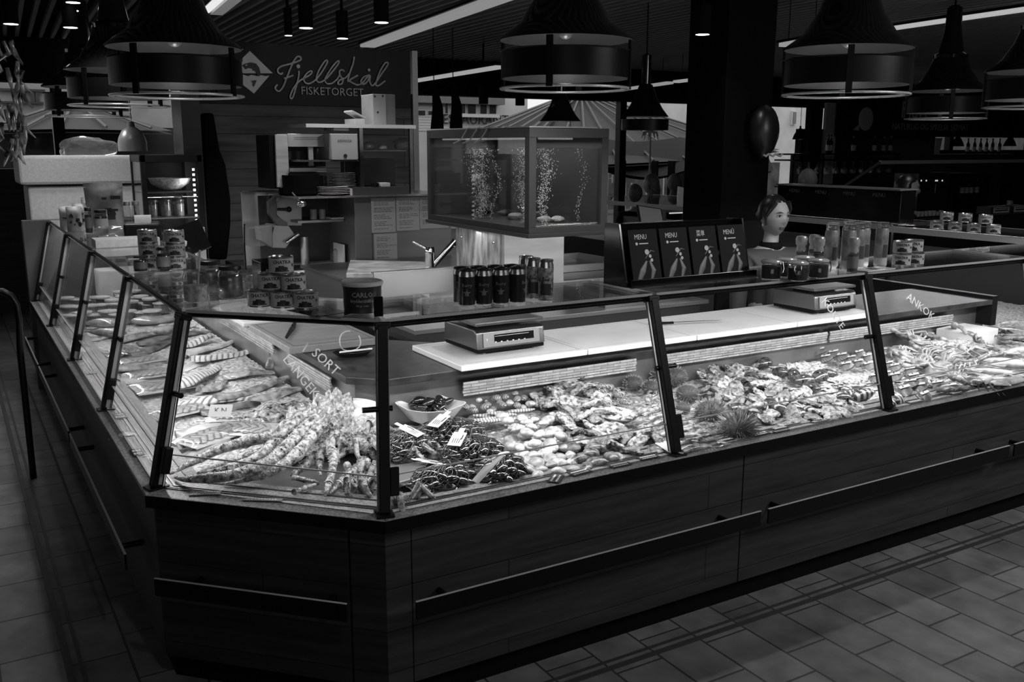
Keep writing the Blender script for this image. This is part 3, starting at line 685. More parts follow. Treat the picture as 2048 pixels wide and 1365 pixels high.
def langoustine_kind(label, m, group):
    t = thing('langoustine', label, 'langoustine', group=group); n = 20; L = .16
    pts = [(L*(i/(n-1))-L/2, .012*math.sin(i/(n-1)*2.6), .004*math.sin(i/(n-1)*3.1)) for i in range(n)]
    rr = [.013*(.4+.75*math.sin(math.pi*min(1, (i+1)/(n)*.75+.1)))*(1+.1*math.sin(i*2.4)*(i < 13)) for i in range(n)]
    bb = B(); bb.tube(pts, rr, 10, sq=.85); bb.out('body', m, t, 50, local=True)
    bb = B()
    for s in (-1, 1):
        bb.tube([(L/2-.01, s*.006, 0), (L/2+.02, s*.022, .004), (L/2+.045, s*.018, .006)], [.003, .0035, .0045], 6)
        bb.tube([(L/2+.045, s*.018, .006), (L/2+.075, s*.014, .006), (L/2+.10, s*.010, .004)], [.0065, .006, .0015], 6)
        bb.tube([(L/2+.06, s*.010, .006), (L/2+.085, s*.004, .005), (L/2+.097, s*.006, .004)], [.003, .003, .001], 5)
    bb.out('claws', m, t, 40, local=True)
    bb = B()
    for s in (-1, 1):
        for k in range(4): x0 = L*.32-k*.018; bb.tube([(x0, s*.010, -.002), (x0+.012, s*.032, .006), (x0+.02, s*.045, -.008)], [.0018, .0014, .0006], 4)
        bb.tube([(L/2, s*.003, .003), (L/2+.05, s*.03, .02), (L/2+.11, s*.055, .006)], [.0008, .0006, .0003], 4)
    bb.out('legs', m, t, 0, local=True)
    bb = B()
    for k in (-.6, -.3, 0, .3, .6): bb.ell((-L/2-.010*math.cos(k), .016*math.sin(k)*1.1, -.001), (.013, .005, .0018), 8, 4, M=Matrix.Rotation(-k, 3, 'Z'))
    bb.out('tail_fan', m, t, 40, local=True)
    return Kind(t)
def urchin(name, label, r, ns, sl, loc, mspine=None):
    t = thing(name, label, 'sea urchin', loc)
    bb = B(); bb.ell((0, 0, r*.8), (r, r, r*.8), 20, 12); bb.out('body', urb, t, 60, local=True)
    bb = B(); rnd = random.Random(int(r*1e4)+ns)
    for i in range(ns):
        z = 1-1.75*(i+.5)/ns; a = i*2.39996; q = math.sqrt(max(0, 1-z*z)); d = Vector((q*math.cos(a), q*math.sin(a), z))
        d = (d+Vector((rnd.uniform(-.25, .25), rnd.uniform(-.25, .25), rnd.uniform(-.2, .2)))).normalized()
        c = Vector((0, 0, r*.8))+Vector((d.x*r, d.y*r, d.z*r*.8))*.96; s = d.orthogonal().normalized()*r*.03; s2 = d.cross(s)
        e = c+d*sl*rnd.uniform(.7, 1.2); w = .35
        bb.add([c+s, c-s*.5+s2*.87, c-s*.5-s2*.87, e+s*w, e+(-s*.5+s2*.87)*w, e+(-s*.5-s2*.87)*w], [(0, 1, 4, 3), (1, 2, 5, 4), (2, 0, 3, 5), (3, 4, 5)])
    o = bb.out('spines', mspine or urm, t, 0, local=True); o['kind'] = 'stuff'
    return t
def tagged_scallop_kind(label, m, group):
    t = thing('scallop', label, 'scallop', group=group); v = []; f = []; n, k = 22, 7; r = .062
    for top in (0, 1):
        for j in range(k+1):
            q = j/k
            for i in range(n+1):
                a = math.radians(-72+144*i/n); rr = r*q*(1+.03*math.cos(i*math.pi))*(1-.12*abs(i/n-.5)*2)
                z = (.016*math.sin(math.pi*min(1, q*.8+.1))+.0022*math.cos(i*math.pi)*q)*(1 if top else -.15)*(1-(abs(i/n-.5)*2)**4)
                v.append((rr*math.cos(a), rr*math.sin(a), z+.004))
    w = n+1
    for top in (0, 1):
        o = top*(k+1)*w
        for j in range(k):
            for i in range(n): q = (o+j*w+i, o+j*w+i+1, o+(j+1)*w+i+1, o+(j+1)*w+i); f.append(q if top else q[::-1])
    bb = B(); bb.add(v, f); bb.box((-.006, -.022, .001), (.014, .022, .008)); bb.out('shell', m, t, 50, local=True)
    bb = B(); bb.rbox((.03, .0, .026), (.044, .017, .0016), .15, ry=-.1); o = bb.out('price_tag', white, t, 0, local=True)
    bb = B(); bb.rbox((.024, .002, .0272), (.006, .008, .0012), .15, ry=-.1); bb.out('hole', dark, o, 0, local=True)
    return Kind(t)
def crab_kind(name, label, m, w=.075, group=None, legs=True):
    t = thing(name, label, 'crab', group=group)
    def fn(p, d): return Vector((p.x*(1+.12*d.y), p.y, p.z*(1.0 if p.z > 0 else .5)))+Vector((0, 0, .003*nz(p, 50)))
    bb = B(); bb.ell((0, 0, .018), (w, w*.68, .028), 26, 12, fn=fn); bb.out('carapace', m, t, 60, local=True)
    for s in (-1, 1):
        bb = B(); bb.tube([(s*w*.7, .03, .012), (s*w*1.05, .065, .02), (s*w*.85, .09, .018)], [.010, .012, .012], 8)
        bb.ell((s*w*.6, .108, .018), (.034, .019, .015), 14, 8, M=Matrix.Rotation(-s*.5, 3, 'Z'))
        bb.tube([(s*w*.4, .110, .02), (s*w*.18, .122, .018), (s*w*.05, .118, .014)], [.009, .007, .002], 7)
        bb.tube([(s*w*.42, .098, .016), (s*w*.2, .104, .016), (s*w*.07, .112, .014)], [.007, .005, .002], 7); bb.out('claw', m, t, 50, local=True)
        for k in range(4):
            a = -.15-.35*k; bb = B(); q = Vector((s*math.cos(a), math.sin(a), 0))
            bb.tube([q*w*.75+Vector((0, 0, .014)), q*(w*1.25)+Vector((0, 0, .035)), q*(w*1.75)+Vector((0, -.01, .010)), q*(w*2.0)+Vector((0, -.02, -.006))], [.007, .0065, .0045, .0012], 6); bb.out('leg', m, t, 50, local=True)
    return Kind(t)

def scatter(kinds, poly, n, dmin, z=None, tilt=.3, sc=(.85, 1.15), base=.70, lift=0, seed=1, maxtry=4000, pz=.69, gap=.0):
    """fill a patch of the display: poly lists photo spots of the patch corners on the plane pz"""
    rnd = random.Random(seed); pts = []; xs = [p[0] for p in poly]; ys = [p[1] for p in poly]; tr = 0; out = []
    cx, cy = sum(xs)/len(xs), sum(ys)/len(ys)
    while len(pts) < n and tr < maxtry:
        tr += 1; px, py = rnd.uniform(min(xs), max(xs)), rnd.uniform(min(ys), max(ys))
        if not inside(poly, px, py): continue
        c = at(px, py, z=pz); lay = 0
        near = sorted([(c.xy-q[0].xy).length for q in pts])[:1]
        if near and near[0] < dmin: continue
        lim = max(abs(px-cx)/(max(xs)-min(xs)+1), abs(py-cy)/(max(ys)-min(ys)+1))*2
        zz = bedz(c.x, c.y)+base+lift*max(0, 1-lim)+rnd.uniform(0, gap)
        pts.append((c, zz))
    for i, (c, zz) in enumerate(pts):
        k = kinds[rnd.randrange(len(kinds))]; s = rnd.uniform(*sc)
        out.append(k.put((c.x, c.y, zz), (rnd.uniform(-tilt, tilt), rnd.uniform(-tilt, tilt), rnd.uniform(0, 6.28)), s))
    return out

G = 'pale clams by the front glass'
K1 = clam_kind('clam', 'pale ridged clam in the heap between mussel bags and oysters', clamm, .031, .024, .016, G)
K1b = clam_kind('clam', 'pale ridged clam in the heap between mussel bags and oysters', mat('pale_shell_warm', .36, .35, noise_=.4, nscale=34, spec=.6), .033, .026, .017, G)
scatter([K1, K1b], [(1010, 870), (1120, 855), (1150, 905), (1160, 935), (1065, 948), (1040, 940), (1050, 910)], 44, .042, base=.010, lift=.03, seed=3, gap=.02, sc=(.8, 1.15))
scatter([K1, K1b], [(985, 850), (1100, 850), (1130, 890), (1060, 900)], 18, .045, base=.045, lift=.02, seed=5, gap=.02)
G = 'small cockles along the back wall'
K2 = clam_kind('cockle', 'small mottled cockle behind the mussel bowl and clams', clamd, .020, .018, .014, G)
K2b = clam_kind('cockle', 'small mottled cockle behind the mussel bowl and clams', clamm, .019, .017, .013, G)
scatter([K2, K2b, K2], [(925, 815), (940, 800), (1080, 795), (1090, 815), (1000, 830), (940, 835)], 46, .030, base=.012, lift=.03, seed=6, gap=.035)
G = 'razor clams in the middle of the front display'
bb = B(); bb.ell((0, 0, 0), (.065, .011, .008), 16, 8, fn=lambda p, d: Vector((p.x, p.y+.05*p.x*p.x/.065*1.5, p.z)))
o = bb.out('razor_clam', mat('razor_shell', .36, .35, noise_=.5, nscale=25, kind='wave'), smooth=60); tag(o, 'long narrow pale brown razor clam behind the round clams', 'clam', G); K3 = Kind(o)
rz = random.Random(4)
for i in range(14):
    c = at(970+rz.uniform(-10, 85), 836+rz.uniform(-8, 22), z=.71); K3.put((c.x, c.y, bedz(c.x, c.y)+.03+.006*i % .04), (0, rz.uniform(-.1, .1), -.2+rz.uniform(-.25, .25)))
G = 'oysters in the middle of the front display'
KO = [oyster_kind('craggy grey oyster in the heap right of the clams', oysm if i % 3 else oysd, i*3.1, G, .046+.004*i) for i in range(4)]
scatter(KO, [(1075, 800), (1180, 790), (1200, 830), (1290, 850), (1330, 890), (1240, 912), (1150, 885), (1110, 840)], 46, .058, base=.018, lift=.04, seed=8, gap=.03, tilt=.5)
scatter(KO, [(1090, 790), (1180, 785), (1210, 835), (1130, 850)], 16, .06, base=.06, lift=.03, seed=9, gap=.02, tilt=.6)
G = 'oysters at the right of the front display'
KP = [oyster_kind('craggy oyster in the heap between sea urchins and black mussels', oysd if i % 2 else oysm, 20+i*2.7, G, .048) for i in range(4)]
scatter(KP, [(1385, 745), (1500, 740), (1560, 790), (1740, 800), (1680, 830), (1520, 845), (1440, 800), (1400, 790)], 62, .06, base=.018, lift=.04, seed=11, gap=.03, tilt=.5)
G = 'brown mussels beside the pale clams'
K4 = mussel_kind('mussel', 'large brown mussel lying right of the pale clams by the glass', mat('brown_mussel', .09, .25, noise_=.7, nscale=30, v2=.26, stretch=(2.5, 1, 1)), .052, .026, .018, G)
scatter([K4], [(1130, 870), (1200, 880), (1240, 915), (1170, 930), (1150, 910)], 13, .055, base=.03, lift=.03, seed=12, tilt=.25)
G = 'large dark mussels at the back of the front display'
K5 = mussel_kind('horse_mussel', 'large glossy dark horse mussel near the back wall left of the scallops', hmus, .062, .034, .026, G)
for (px, py, r) in ((1530, 722, .3), (1566, 738, 2.0), (1590, 745, 1.0), (1608, 752, -.4), (1640, 745, .2), (1655, 740, 2.7), (1625, 765, 1.3), (1500, 752, .5), (1515, 768, 1.9), (1570, 775, .8), (1690, 783, .1), (1720, 775, 1.2), (1540, 800, .6), (1565, 808, 2.2), (1600, 812, .9), (1480, 805, -.6)):
    c = at(px, py, z=.72); K5.put((c.x, c.y, bedz(c.x, c.y)+.04), (.2, R.uniform(-.5, .3), r), R.uniform(.85, 1.2))
G = 'striped clams by the right front glass'
K6 = clam_kind('striped_clam', 'dark clam with pale stripes among the right oysters', mat('striped_shell', .12, .25, noise_=.6, nscale=16, kind='wave', v2=.5, spec=.8), .046, .036, .024, G)
for (px, py, r) in ((1595, 810, .6), (1620, 815, 1.4), (1560, 800, 2.4), (1700, 778, .2), (1728, 783, 2.8), (1792, 788, .5), (1778, 795, .9), (1530, 770, 2.)):
    c = at(px, py, z=.71); K6.put((c.x, c.y, bedz(c.x, c.y)+.045), (.5, .2, r), R.uniform(.85, 1.25))
# shrimps
G = 'large curled shrimps before the back wall'
K7 = shrimp_kind('shrimp', 'large curled banded shrimp in the row left of the urchins', shr, .15, 2.3, G, .017)
for i, (px, py) in enumerate(((1190, 790), (1205, 785), (1222, 780), (1238, 778), (1210, 800), (1226, 795), (1243, 790), (1258, 787), (1232, 808), (1250, 803), (1268, 798), (1195, 803))):
    c = at(px, py, z=.74); K7.put((c.x, c.y, bedz(c.x, c.y)+.05+.012*(i % 3)), (.15, .1, .5+.1*i), R.uniform(.8, 1.0))
G = 'langoustines in front of the urchins'
K8 = langoustine_kind('pale langoustine with long claws lying left of the two big urchins', lan, G)
for i, (px, py, r) in enumerate(((1290, 808, .5), (1305, 820, .35), (1318, 832, .25), (1330, 845, .2), (1362, 838, .4), (1375, 852, .3), (1385, 865, .2), (1370, 873, .1), (1395, 880, .05), (1405, 858, .5), (1350, 860, .1), (1280, 830, .4), (1335, 815, .7), (1300, 795, .8))):
    c = at(px, py, z=.72); K8.put((c.x, c.y, bedz(c.x, c.y)+.042+.010*(i % 4)), (0, .05, r), R.uniform(.85, 1.05))
G = 'mussels heaped left of the tagged scallops'
# urchins
ULOC = [(1266, 772, .045, 'brown sea urchin at the back wall left of its neighbours', 260, .012), (1302, 778, .042, 'small brown sea urchin half hidden behind the screen post', 240, .012), (1322, 760, .055, 'round spiny sea urchin just left of the screen post', 320, .014), (1350, 762, .055, 'round spiny sea urchin just right of the screen post', 320, .014), (1374, 790, .050, 'dark sea urchin with banded spines below the post neighbours', 280, .013),
        (1420, 830, .066, 'big pale spined sea urchin, the upper of the front pair', 460, .020), (1476, 856, .064, 'big sea urchin with long pale spines nearest the glass', 430, .034), (1365, 812, .035, 'small dark sea urchin above the langoustines', 200, .010)]
for px, py, r, lb, ns, sl in ULOC:
    c = at(px, py, z=.70); urchin('sea_urchin', lb, r, ns, sl, (c.x, c.y, bedz(c.x, c.y)+.004), mat('pale_spines', .30, .5) if ns > 400 else None)
# scallops with price tags
G = 'scallops with white tags'
K9 = tagged_scallop_kind('ribbed brown scallop shell with a small white tag on it', mat('scallop_shell', .10, .35, noise_=.5, nscale=14, v2=.2, bump=.3), G)
for i, (px, py, r) in enumerate(((1640, 690, -1.2), (1665, 697, -1.1), (1682, 703, -1.2), (1703, 707, -1.3), (1717, 694, -.8), (1733, 702, -.8), (1716, 713, -1.0), (1734, 719, -.7), (1775, 713, -1.1), (1788, 718, -1.0), (1772, 732, -1.1), (1788, 737, -1.0), (1820, 722, -1.2), (1825, 735, -.9), (1836, 742, -.7), (1820, 748, -1.2), (1838, 750, -1.1), (1873, 747, -1.2), (1900, 753, -1.2), (1848, 770, -.4), (1750, 735, -1.0), (1650, 705, -1.2), (1805, 760, -.6), (1690, 720, -1.0))):
    c = at(px, py, z=.74); K9.put((c.x-.03, c.y, bedz(c.x, c.y)+.03+.004*(i % 4)), (.25, -.15, r), R.uniform(.9, 1.1))
# crabs, squid and claws at the right
G = 'pale crabs at the right'
K10 = crab_kind('crab', 'pale crab lying on its side in the heap at the right end', crabm, .07, G)
for i, (px, py, r) in enumerate(((1790, 688, .3), (1812, 700, 1.7), (1835, 680, 2.6), (1850, 703, .8), (1875, 690, 3.6), (1900, 705, 5.0), (1925, 690, .2), (1880, 725, 2.0), (1840, 720, 1.1), (1915, 735, 3.0), (1945, 712, 4.2), (1800, 672, 1.2), (1870, 668, 2.9), (1940, 668, .6))):
    c = at(px, py, z=.74); K10.put((c.x, c.y, bedz(c.x, c.y)+.02+.018*(i % 3)), (R.uniform(-.6, .6), R.uniform(-.5, .5), r), R.uniform(.75, 1.15))
for px, py, rz_, lb in ((1952, 755, .2, 'dark cooked crab by the front glass at the right'), (1965, 765, 1.5, 'dark crab with white claw tips at the right front')):
    pass
KD = crab_kind('brown_crab', 'dark brown crab by the right front glass', mat('brown_crab', .06, .3, noise_=.5, nscale=12, v2=.22), .075, 'dark crabs at the right')
for px, py, r in ((1950, 752, .5), (1900, 762, 2.5), (1990, 660, 1.0), (2025, 672, 2.2), (1960, 700, 4.)):
    c = at(px, py, z=.72); KD.put((c.x, c.y, bedz(c.x, c.y)+.03), (.15, .1, r), .9)
G = 'squid bodies at the right end'
sqm = mat('squid_skin', .5, .25, noise_=.4, nscale=18, spec=.8)
def squid():
    t = thing('squid', 'long pale squid on ice at the right end of the display', 'squid', group=G); bb = B()
    bb.tube([(-.12, 0, 0), (-.10, 0, .002), (-.04, 0, .004), (.04, .002, .004), (.10, .004, .002)], [.003, .014, .026, .028, .022], 12, sq=.6); bb.out('mantle', sqm, t, 50, local=True)
    bb = B()
    for s in (-1, 1): bb.add([(-.125, 0, .0), (-.07, s*.045, .0), (-.035, s*.01, .004), (-.125, 0, .004), (-.07, s*.045, .003), (-.035, s*.01, .008)], [(0, 2, 1), (3, 4, 5), (0, 1, 4, 3), (1, 2, 5, 4), (2, 0, 3, 5)])
    bb.out('fin', sqm, t, 0, local=True)
    bb = B()
    for k in range(7): a = (k-3)*.16; bb.tube([(.10, .006*(k-3)*.6, 0), (.15, a*.13, .004), (.20, a*.26+.01*math.sin(k), -.004)], [.006, .004, .0015], 6)
    bb.out('tentacles', sqm, t, 40, local=True); return Kind(t)
KS = squid()
for i, (px, py, r) in enumerate(((1930, 640, -.1), (1985, 650, .2), (2020, 640, .1), (1960, 690, -.5), (2005, 705, -.6), (2030, 715, -.5), (1985, 720, -.7), (1860, 660, .4), (2035, 690, .2), (1905, 672, -.3), (1965, 740, .3), (2020, 745, .1))):
    c = at(px, py, z=.74); KS.put((c.x, c.y, bedz(c.x, c.y)+.03+.01*(i % 3)), (0, .05, r), R.uniform(.8, 1.2))
# crumpled white pieces and box
b = B(); p = at(1960, 668, z=.72); b.rbox((p.x-.05, p.y+.05, .70), (.30, .22, .10), .1); tag(b.out('foam_tray', whitem, smooth=0, bevel=.006), 'white foam tray sticking out of the ice at the right', 'tray')

# mussel bowl, dishes, plate
def square_bowl(c, s, h, rz, label):
    t = thing('serving_bowl', label, 'bowl', c); bb = B(); M = Matrix.Rotation(rz, 3, 'Z'); c = Vector(c)
    rings = [(.55, 0), (.60, .004), (1.0, h), (.95, h), (.55, .012)]; v = []
    for q, z in rings:
        for k in range(16):
            a = 2*math.pi*k/16; e = 2/5.0; x = abs(math.cos(a))**e*math.copysign(1, math.cos(a)); y = abs(math.sin(a))**e*math.copysign(1, math.sin(a))
            v.append(c+M @ Vector((x*s*q, y*s*q, z+(.012*(abs(x*y)) if z == h else 0))))
    f = [tuple(range(15, -1, -1))]+[(r*16+k, r*16+(k+1) % 16, (r+1)*16+(k+1) % 16, (r+1)*16+k) for r in range(4) for k in range(16)]+[tuple(4*16+k for k in range(16))]
    bb.add(v, f); bb.out('bowl', mat('porcelain', .72, .15), t, 35); return t
c = at(862, 842, z=.70); square_bowl((c.x, c.y, bedz(c.x, c.y)+.035), .118, .065, .25, 'white square bowl heaped with black mussels beside the corner wall')
G = 'black mussels in the white bowl'
KM = mussel_kind('mussel', 'small black mussel heaped in the white square bowl', musm, .030, .015, .012, G)
for i in range(24):
    a = i*2.4; q = .075*math.sqrt((i % 16)/16); KM.put((c.x+q*math.cos(a), c.y+q*math.sin(a), bedz(c.x, c.y)+.088+.016*(i//10)), (R.uniform(-.5, .5), R.uniform(-.5, .5), R.uniform(0, 6)), R.uniform(.9, 1.2))
for (px, py, lb) in ((905, 800, 'single black mussel standing upright behind the white bowl'), (885, 812, 'single pale brown mussel leaning at the rim of the white bowl')):
    p = at(px, py, z=.74); q = KM.root.copy(); COL.objects.link(q); q.location = (p.x, p.y, .73); q.rotation_euler = (0, -1.1, .5); q.scale = (1.5,)*3; q['label'] = lb; del q['group']
t = thing('oval_dish', 'white oval dish standing on edge in ice behind the spiny crabs', 'dish', at(705, 842, z=.72)); bb = B(); bb.lathe([(.001, -.003), (.09, -.001), (.12, .016), (.124, .017), (.10, -.002), (.001, -.008)], (0, 0, 0), 32, M=Matrix.Diagonal((1.15, .7, 1)))
bb.out('dish', MATS['porcelain'], t, 40, local=True); t.rotation_euler = (.7, 0, -.35); t.location.z = .73
t = thing('shell_plate', 'white flat scalloped plate lying between shrimps and oysters', 'plate', at(1228, 830, z=.72)); t.location.z = .70; bb = B()
bb.lathe([(.001, .012), (.085, .016), (.115, .028), (.118, .028), (.09, .011), (.001, .006)], (0, 0, 0), 32, M=Matrix.Diagonal((1.0, .8, 1))); bb.out('plate', MATS['porcelain'], t, 40, local=True); t.rotation_euler = (.12, .12, .3)

# net bags of mussels
netm = mat('net_cord', .12, .35)
def net_bag(px, py, label, r=(.12, .085, .06), rz=0, tagc=(0, -.03), tr=0, seed=1):
    c = at(px, py, z=.70); t = thing('mussel_bag', label, 'net bag', (c.x, c.y, bedz(c.x, c.y)+r[2]*.75))
    rnd = random.Random(seed); bb = B()
    for i in range(40):
        z = 1-1.5*(i+.5)/40; a = i*2.39996; q = math.sqrt(max(0, 1-z*z)); p = Vector((q*math.cos(a)*r[0]*.86, q*math.sin(a)*r[1]*.86, z*r[2]*.80))
        M = Matrix.Rotation(rnd.uniform(0, 6.28), 3, 'Z') @ Matrix.Rotation(rnd.uniform(-.5, .5), 3, 'X'); mussel_mesh(bb, p, M, .036, .018, .014)
    o = bb.out('mussels', musm, t, 60, local=True); o['kind'] = 'stuff'
    bb = B(); n, k = 30, 14
    def P_(i, j): th = 2*math.pi*(i+(j % 2)*.5)/n; ph = -1.3+2.7*j/k; return Vector((math.cos(ph)*math.cos(th)*r[0]*1.03, math.cos(ph)*math.sin(th)*r[1]*1.03, math.sin(ph)*r[2]*1.03+.002*math.sin(th*9+j)))
    for j in range(k):
        for i in range(n):
            a = P_(i, j); bb.tube([a, P_(i+(0 if j % 2 == 0 else 1), j+1)], .0008, 3, caps=False); bb.tube([a, P_(i-(1 if j % 2 == 0 else 0), j+1)], .0008, 3, caps=False)
    o = bb.out('netting', netm, t, 0, local=True)
    if tagc is not None:
        bb = B(); x, y = tagc; zt = r[2]*1.08; M = Matrix.Translation((x, y, zt)) @ Matrix.Rotation(tr, 4, 'Z') @ Matrix.Rotation(.3, 4, 'X')
        bb.mbox(M, .05, .085, .002); bb.mbox(M @ Matrix.Translation((0, .055, 0)), .02, .03, .002); o = bb.out('paper_tag', paper, t, 0, local=True)
        bb = B()
        for k_ in range(4): bb.mbox(M @ Matrix.Translation((-.012+.008*k_, -.012, .0014)), .0025, .03, .0006)
        bb.mbox(M @ Matrix.Translation((.016, .012, .0014)), .005, .03, .0006); bb.out('printing', dark, o, 0, local=True)
    t.rotation_euler = (0, 0, rz); return t
net_bag(812, 896, 'net bag of black mussels with white tag, left of the bowl', (.11, .09, .06), .3, (.01, -.02), .3, 1)
net_bag(903, 874, 'net bag of black mussels right behind the clams with lifted white tag', (.13, .09, .065), -.4, (-.05, -.04), -.7, 2)
net_bag(945, 905, 'middle net bag of black mussels beside the pale clams', (.12, .08, .06), -.3, (-.06, -.02), -.5, 3)
net_bag(885, 950, 'net bag of black mussels nearest the front glass with curled tag', (.12, .08, .055), .2, (-.03, .03), 1.4, 4)
net_bag(1000, 935, 'net bag of black mussels closed by a long white band at the glass', (.105, .075, .055), .3, None, 0, 5)
p = at(985, 935, z=.76); t = thing('bag_band', 'long white plastic band closing the mussel net at the glass', 'band', p)
b = B(); a, c_, e_ = at(1015, 905, z=.78), at(990, 925, z=.775), at(950, 965, z=.72); b.tube([a, at(1005, 908, z=.785), c_, (c_+e_)/2+Vector((0, 0, .005)), e_], [.010, .013, .010, .018, .017], 8, sq=.3); b.out('band', white, t, 50)
b = B(); p = at(790, 955, z=.66); a = at(840, 1000, z=.66); b.rbox((p.x+.12, p.y+.06, .66), (.34, .22, .02), .2); tag(b.out('steel_tray', mat('tray_steel', .4, .3, metal=.7), smooth=0, bevel=.004), 'grey tray under the mussel bags behind the corner post', 'tray')

# king crab legs
def kc_leg(pts, r0, label, z0=.80, z1=.68, m=None):
    P_ = []; n = len(pts)
    for i, (px, py) in enumerate(pts): q = at(px, py, z=z0+(z1-z0)*i/(n-1)); P_.append(q)
    fine = []; L_ = 6
    for i in range(n-1):
        p_1, p0, p1, p2 = P_[max(i-1, 0)], P_[i], P_[i+1], P_[min(i+2, n-1)]
        for k in range(L_):
            u = k/L_; fine.append(.5*((2*p0)+(p1-p_1)*u+(2*p_1-5*p0+4*p1-p2)*u*u+(3*p0-p_1-3*p1+p2)*u**3))
    fine.append(P_[-1]); N_ = len(fine)
    t = thing('king_crab_limb', label, 'king crab', fine[0])
    cuts = [0, int(N_*.42), int(N_*.75), N_-1]; nm = ('upper_segment', 'middle_segment', 'tip_segment'); r0 *= 1.18; rs = [(r0, r0*.86), (r0*.84, r0*.62), (r0*.58, r0*.14)]
    for s in range(3):
        seg = fine[cuts[s]:cuts[s+1]+1]; k = len(seg); rr = [(rs[s][0]+(rs[s][1]-rs[s][0])*i/(k-1))*(1+.14*(i in (0, k-1))*(s < 2)-.1*math.sin(math.pi*i/(k-1))*(s < 2)) for i in range(k)]
        bb = B(); bb.tube(seg, rr, 10)
        for i in range(0, k-1):
            d = (seg[i+1]-seg[i]).normalized(); u = Vector((0, 0, 1)); a = d.cross(u).normalized()
            for w in (.3, 1.0, 1.57, 2.1, 2.8):
                w += R.uniform(-.3, .3); o_ = (a*math.cos(w)+u*math.sin(w)); q = seg[i]+o_*rr[i]*.9+d*R.uniform(0, .012); h = .3*rr[i]+.0015
                s1 = d*h*.45; s2 = d.cross(o_)*h*.45; bb.add([q+s1, q+s2, q-s1, q-s2, q+o_*h+d*h*.4], [(0, 1, 4), (1, 2, 4), (2, 3, 4), (3, 0, 4)])
        bb.out(nm[s], m or kcm, t, 45)
    return t
LG = [([(612, 822), (560, 868), (500, 882), (439, 900), (390, 923), (339, 949)], .021, 'topmost king crab leg reaching towards the left corner post'),
      ([(628, 828), (587, 849), (552, 885), (511, 918), (447, 941), (395, 947)], .024, 'thick king crab leg, second from the top of the fan'),
      ([(645, 835), (611, 857), (575, 893), (536, 926), (459, 952), (382, 959), (350, 956)], .025, 'king crab leg in the middle of the fan with a long pale tip'),
      ([(655, 842), (631, 864), (600, 903), (557, 936), (511, 954), (447, 969)], .023, 'lowest king crab leg of the fan along the glass'),
      ([(560, 888), (520, 905), (470, 922), (398, 944)], .015, 'thin king crab leg lying between the thick ones'),
      ([(676, 832), (662, 865), (645, 900), (639, 925), (641, 952)], .019, 'king crab leg hanging down with a cut open end'),
      ([(668, 868), (660, 890), (667, 923), (657, 970), (649, 993)], .018, 'king crab leg pointing straight down to the glass'),
      ([(630, 915), (605, 935), (582, 952)], .018, 'short king crab claw piece in front of the fan'),
      ([(730, 925), (705, 945), (685, 962), (659, 988)], .018, 'king crab leg of the dark crab beside the downward leg'),
      ([(750, 900), (720, 898), (690, 904), (672, 922)], .017, 'curved king crab leg of the dark crab near the post'),
      ([(585, 955), (615, 962), (640, 965)], .009, 'thin dark crab feeler on the tray before the glass'),
      ([(588, 985), (615, 975), (640, 968)], .008, 'lower thin dark crab feeler on the tray before the glass')]
for i, (pts, r_, lb) in enumerate(LG): kc_leg(pts, r_, lb, .82 if i < 4 else .77 if i < 7 else .70, .685 if i < 9 else .68, kcd if i > 8 else None)
def spiny(px, py, r, label, rz=0, seed=0, legs=3):
    c = at(px, py, z=.70); t = thing('king_crab', label, 'king crab', (c.x, c.y, bedz(c.x, c.y)))
    def fn(p, d): k = 1+.1*nz(d, 3, seed); return Vector((p.x*k, p.y*k, p.z*k if p.z > 0 else p.z*.3))
    bb = B(); bb.ell((0, 0, .01), (r, r*.85, r*.6), 24, 14, fn=fn)
    rnd = random.Random(seed)
    for i in range(150):
        z = 1-.95*(i+.5)/150; a = i*2.39996; q = math.sqrt(1-z*z); d = Vector((q*math.cos(a), q*math.sin(a), z)); c0 = Vector((d.x*r, d.y*r*.85, .01+d.z*r*.6))*.98
        h = rnd.uniform(.006, .014); s = d.orthogonal().normalized()*h*.4; s2 = d.cross(s); bb.add([c0+s, c0+s2, c0-s, c0-s2, c0+d*h], [(0, 1, 4), (1, 2, 4), (2, 3, 4), (3, 0, 4)])
    bb.out('carapace', kcd, t, 35, local=True)
    for k in range(legs):
        for s in (-1, 1):
            a = .5+.55*k; q = Vector((s*math.cos(a-1.1), math.sin(a-1.1), 0)); bb = B()
            pts = [q*r*.8+Vector((0, 0, .03)), q*r*1.3+Vector((0, 0, .07)), q*r*1.8+Vector((0, -.02, .035)), q*r*2.0+Vector((0, -.05, .0))]
            bb.tube(pts, [.014, .013, .010, .003], 8)
            for p_ in range(24): u = rnd.random()*2.9; i_ = int(u); w = pts[i_].lerp(pts[i_+1], u-i_); dd = Vector((rnd.uniform(-1, 1), rnd.uniform(-1, 1), rnd.uniform(0, 1))).normalized(); e_ = w+dd*.019; s_ = dd.orthogonal().normalized()*.003; bb.add([w+dd*.009+s_, w+dd*.009-s_, w+dd*.009+dd.cross(s_), e_], [(0, 1, 3), (1, 2, 3), (2, 0, 3)])
            bb.out('leg', kcd, t, 40, local=True)
    t.rotation_euler = (0, 0, rz)
spiny(722, 880, .085, 'dark spiny king crab on ice left of the corner post', .4, 1)
spiny(720, 955, .07, 'dark spiny king crab nearest the glass left of the corner post', 1.2, 2)
spiny(800, 900, .075, 'dark spiny king crab right of the corner post', 2.2, 3)
spiny(808, 985, .045, 'small spiny crab claw cluster at the glass right of the corner post', .3, 4, 2)

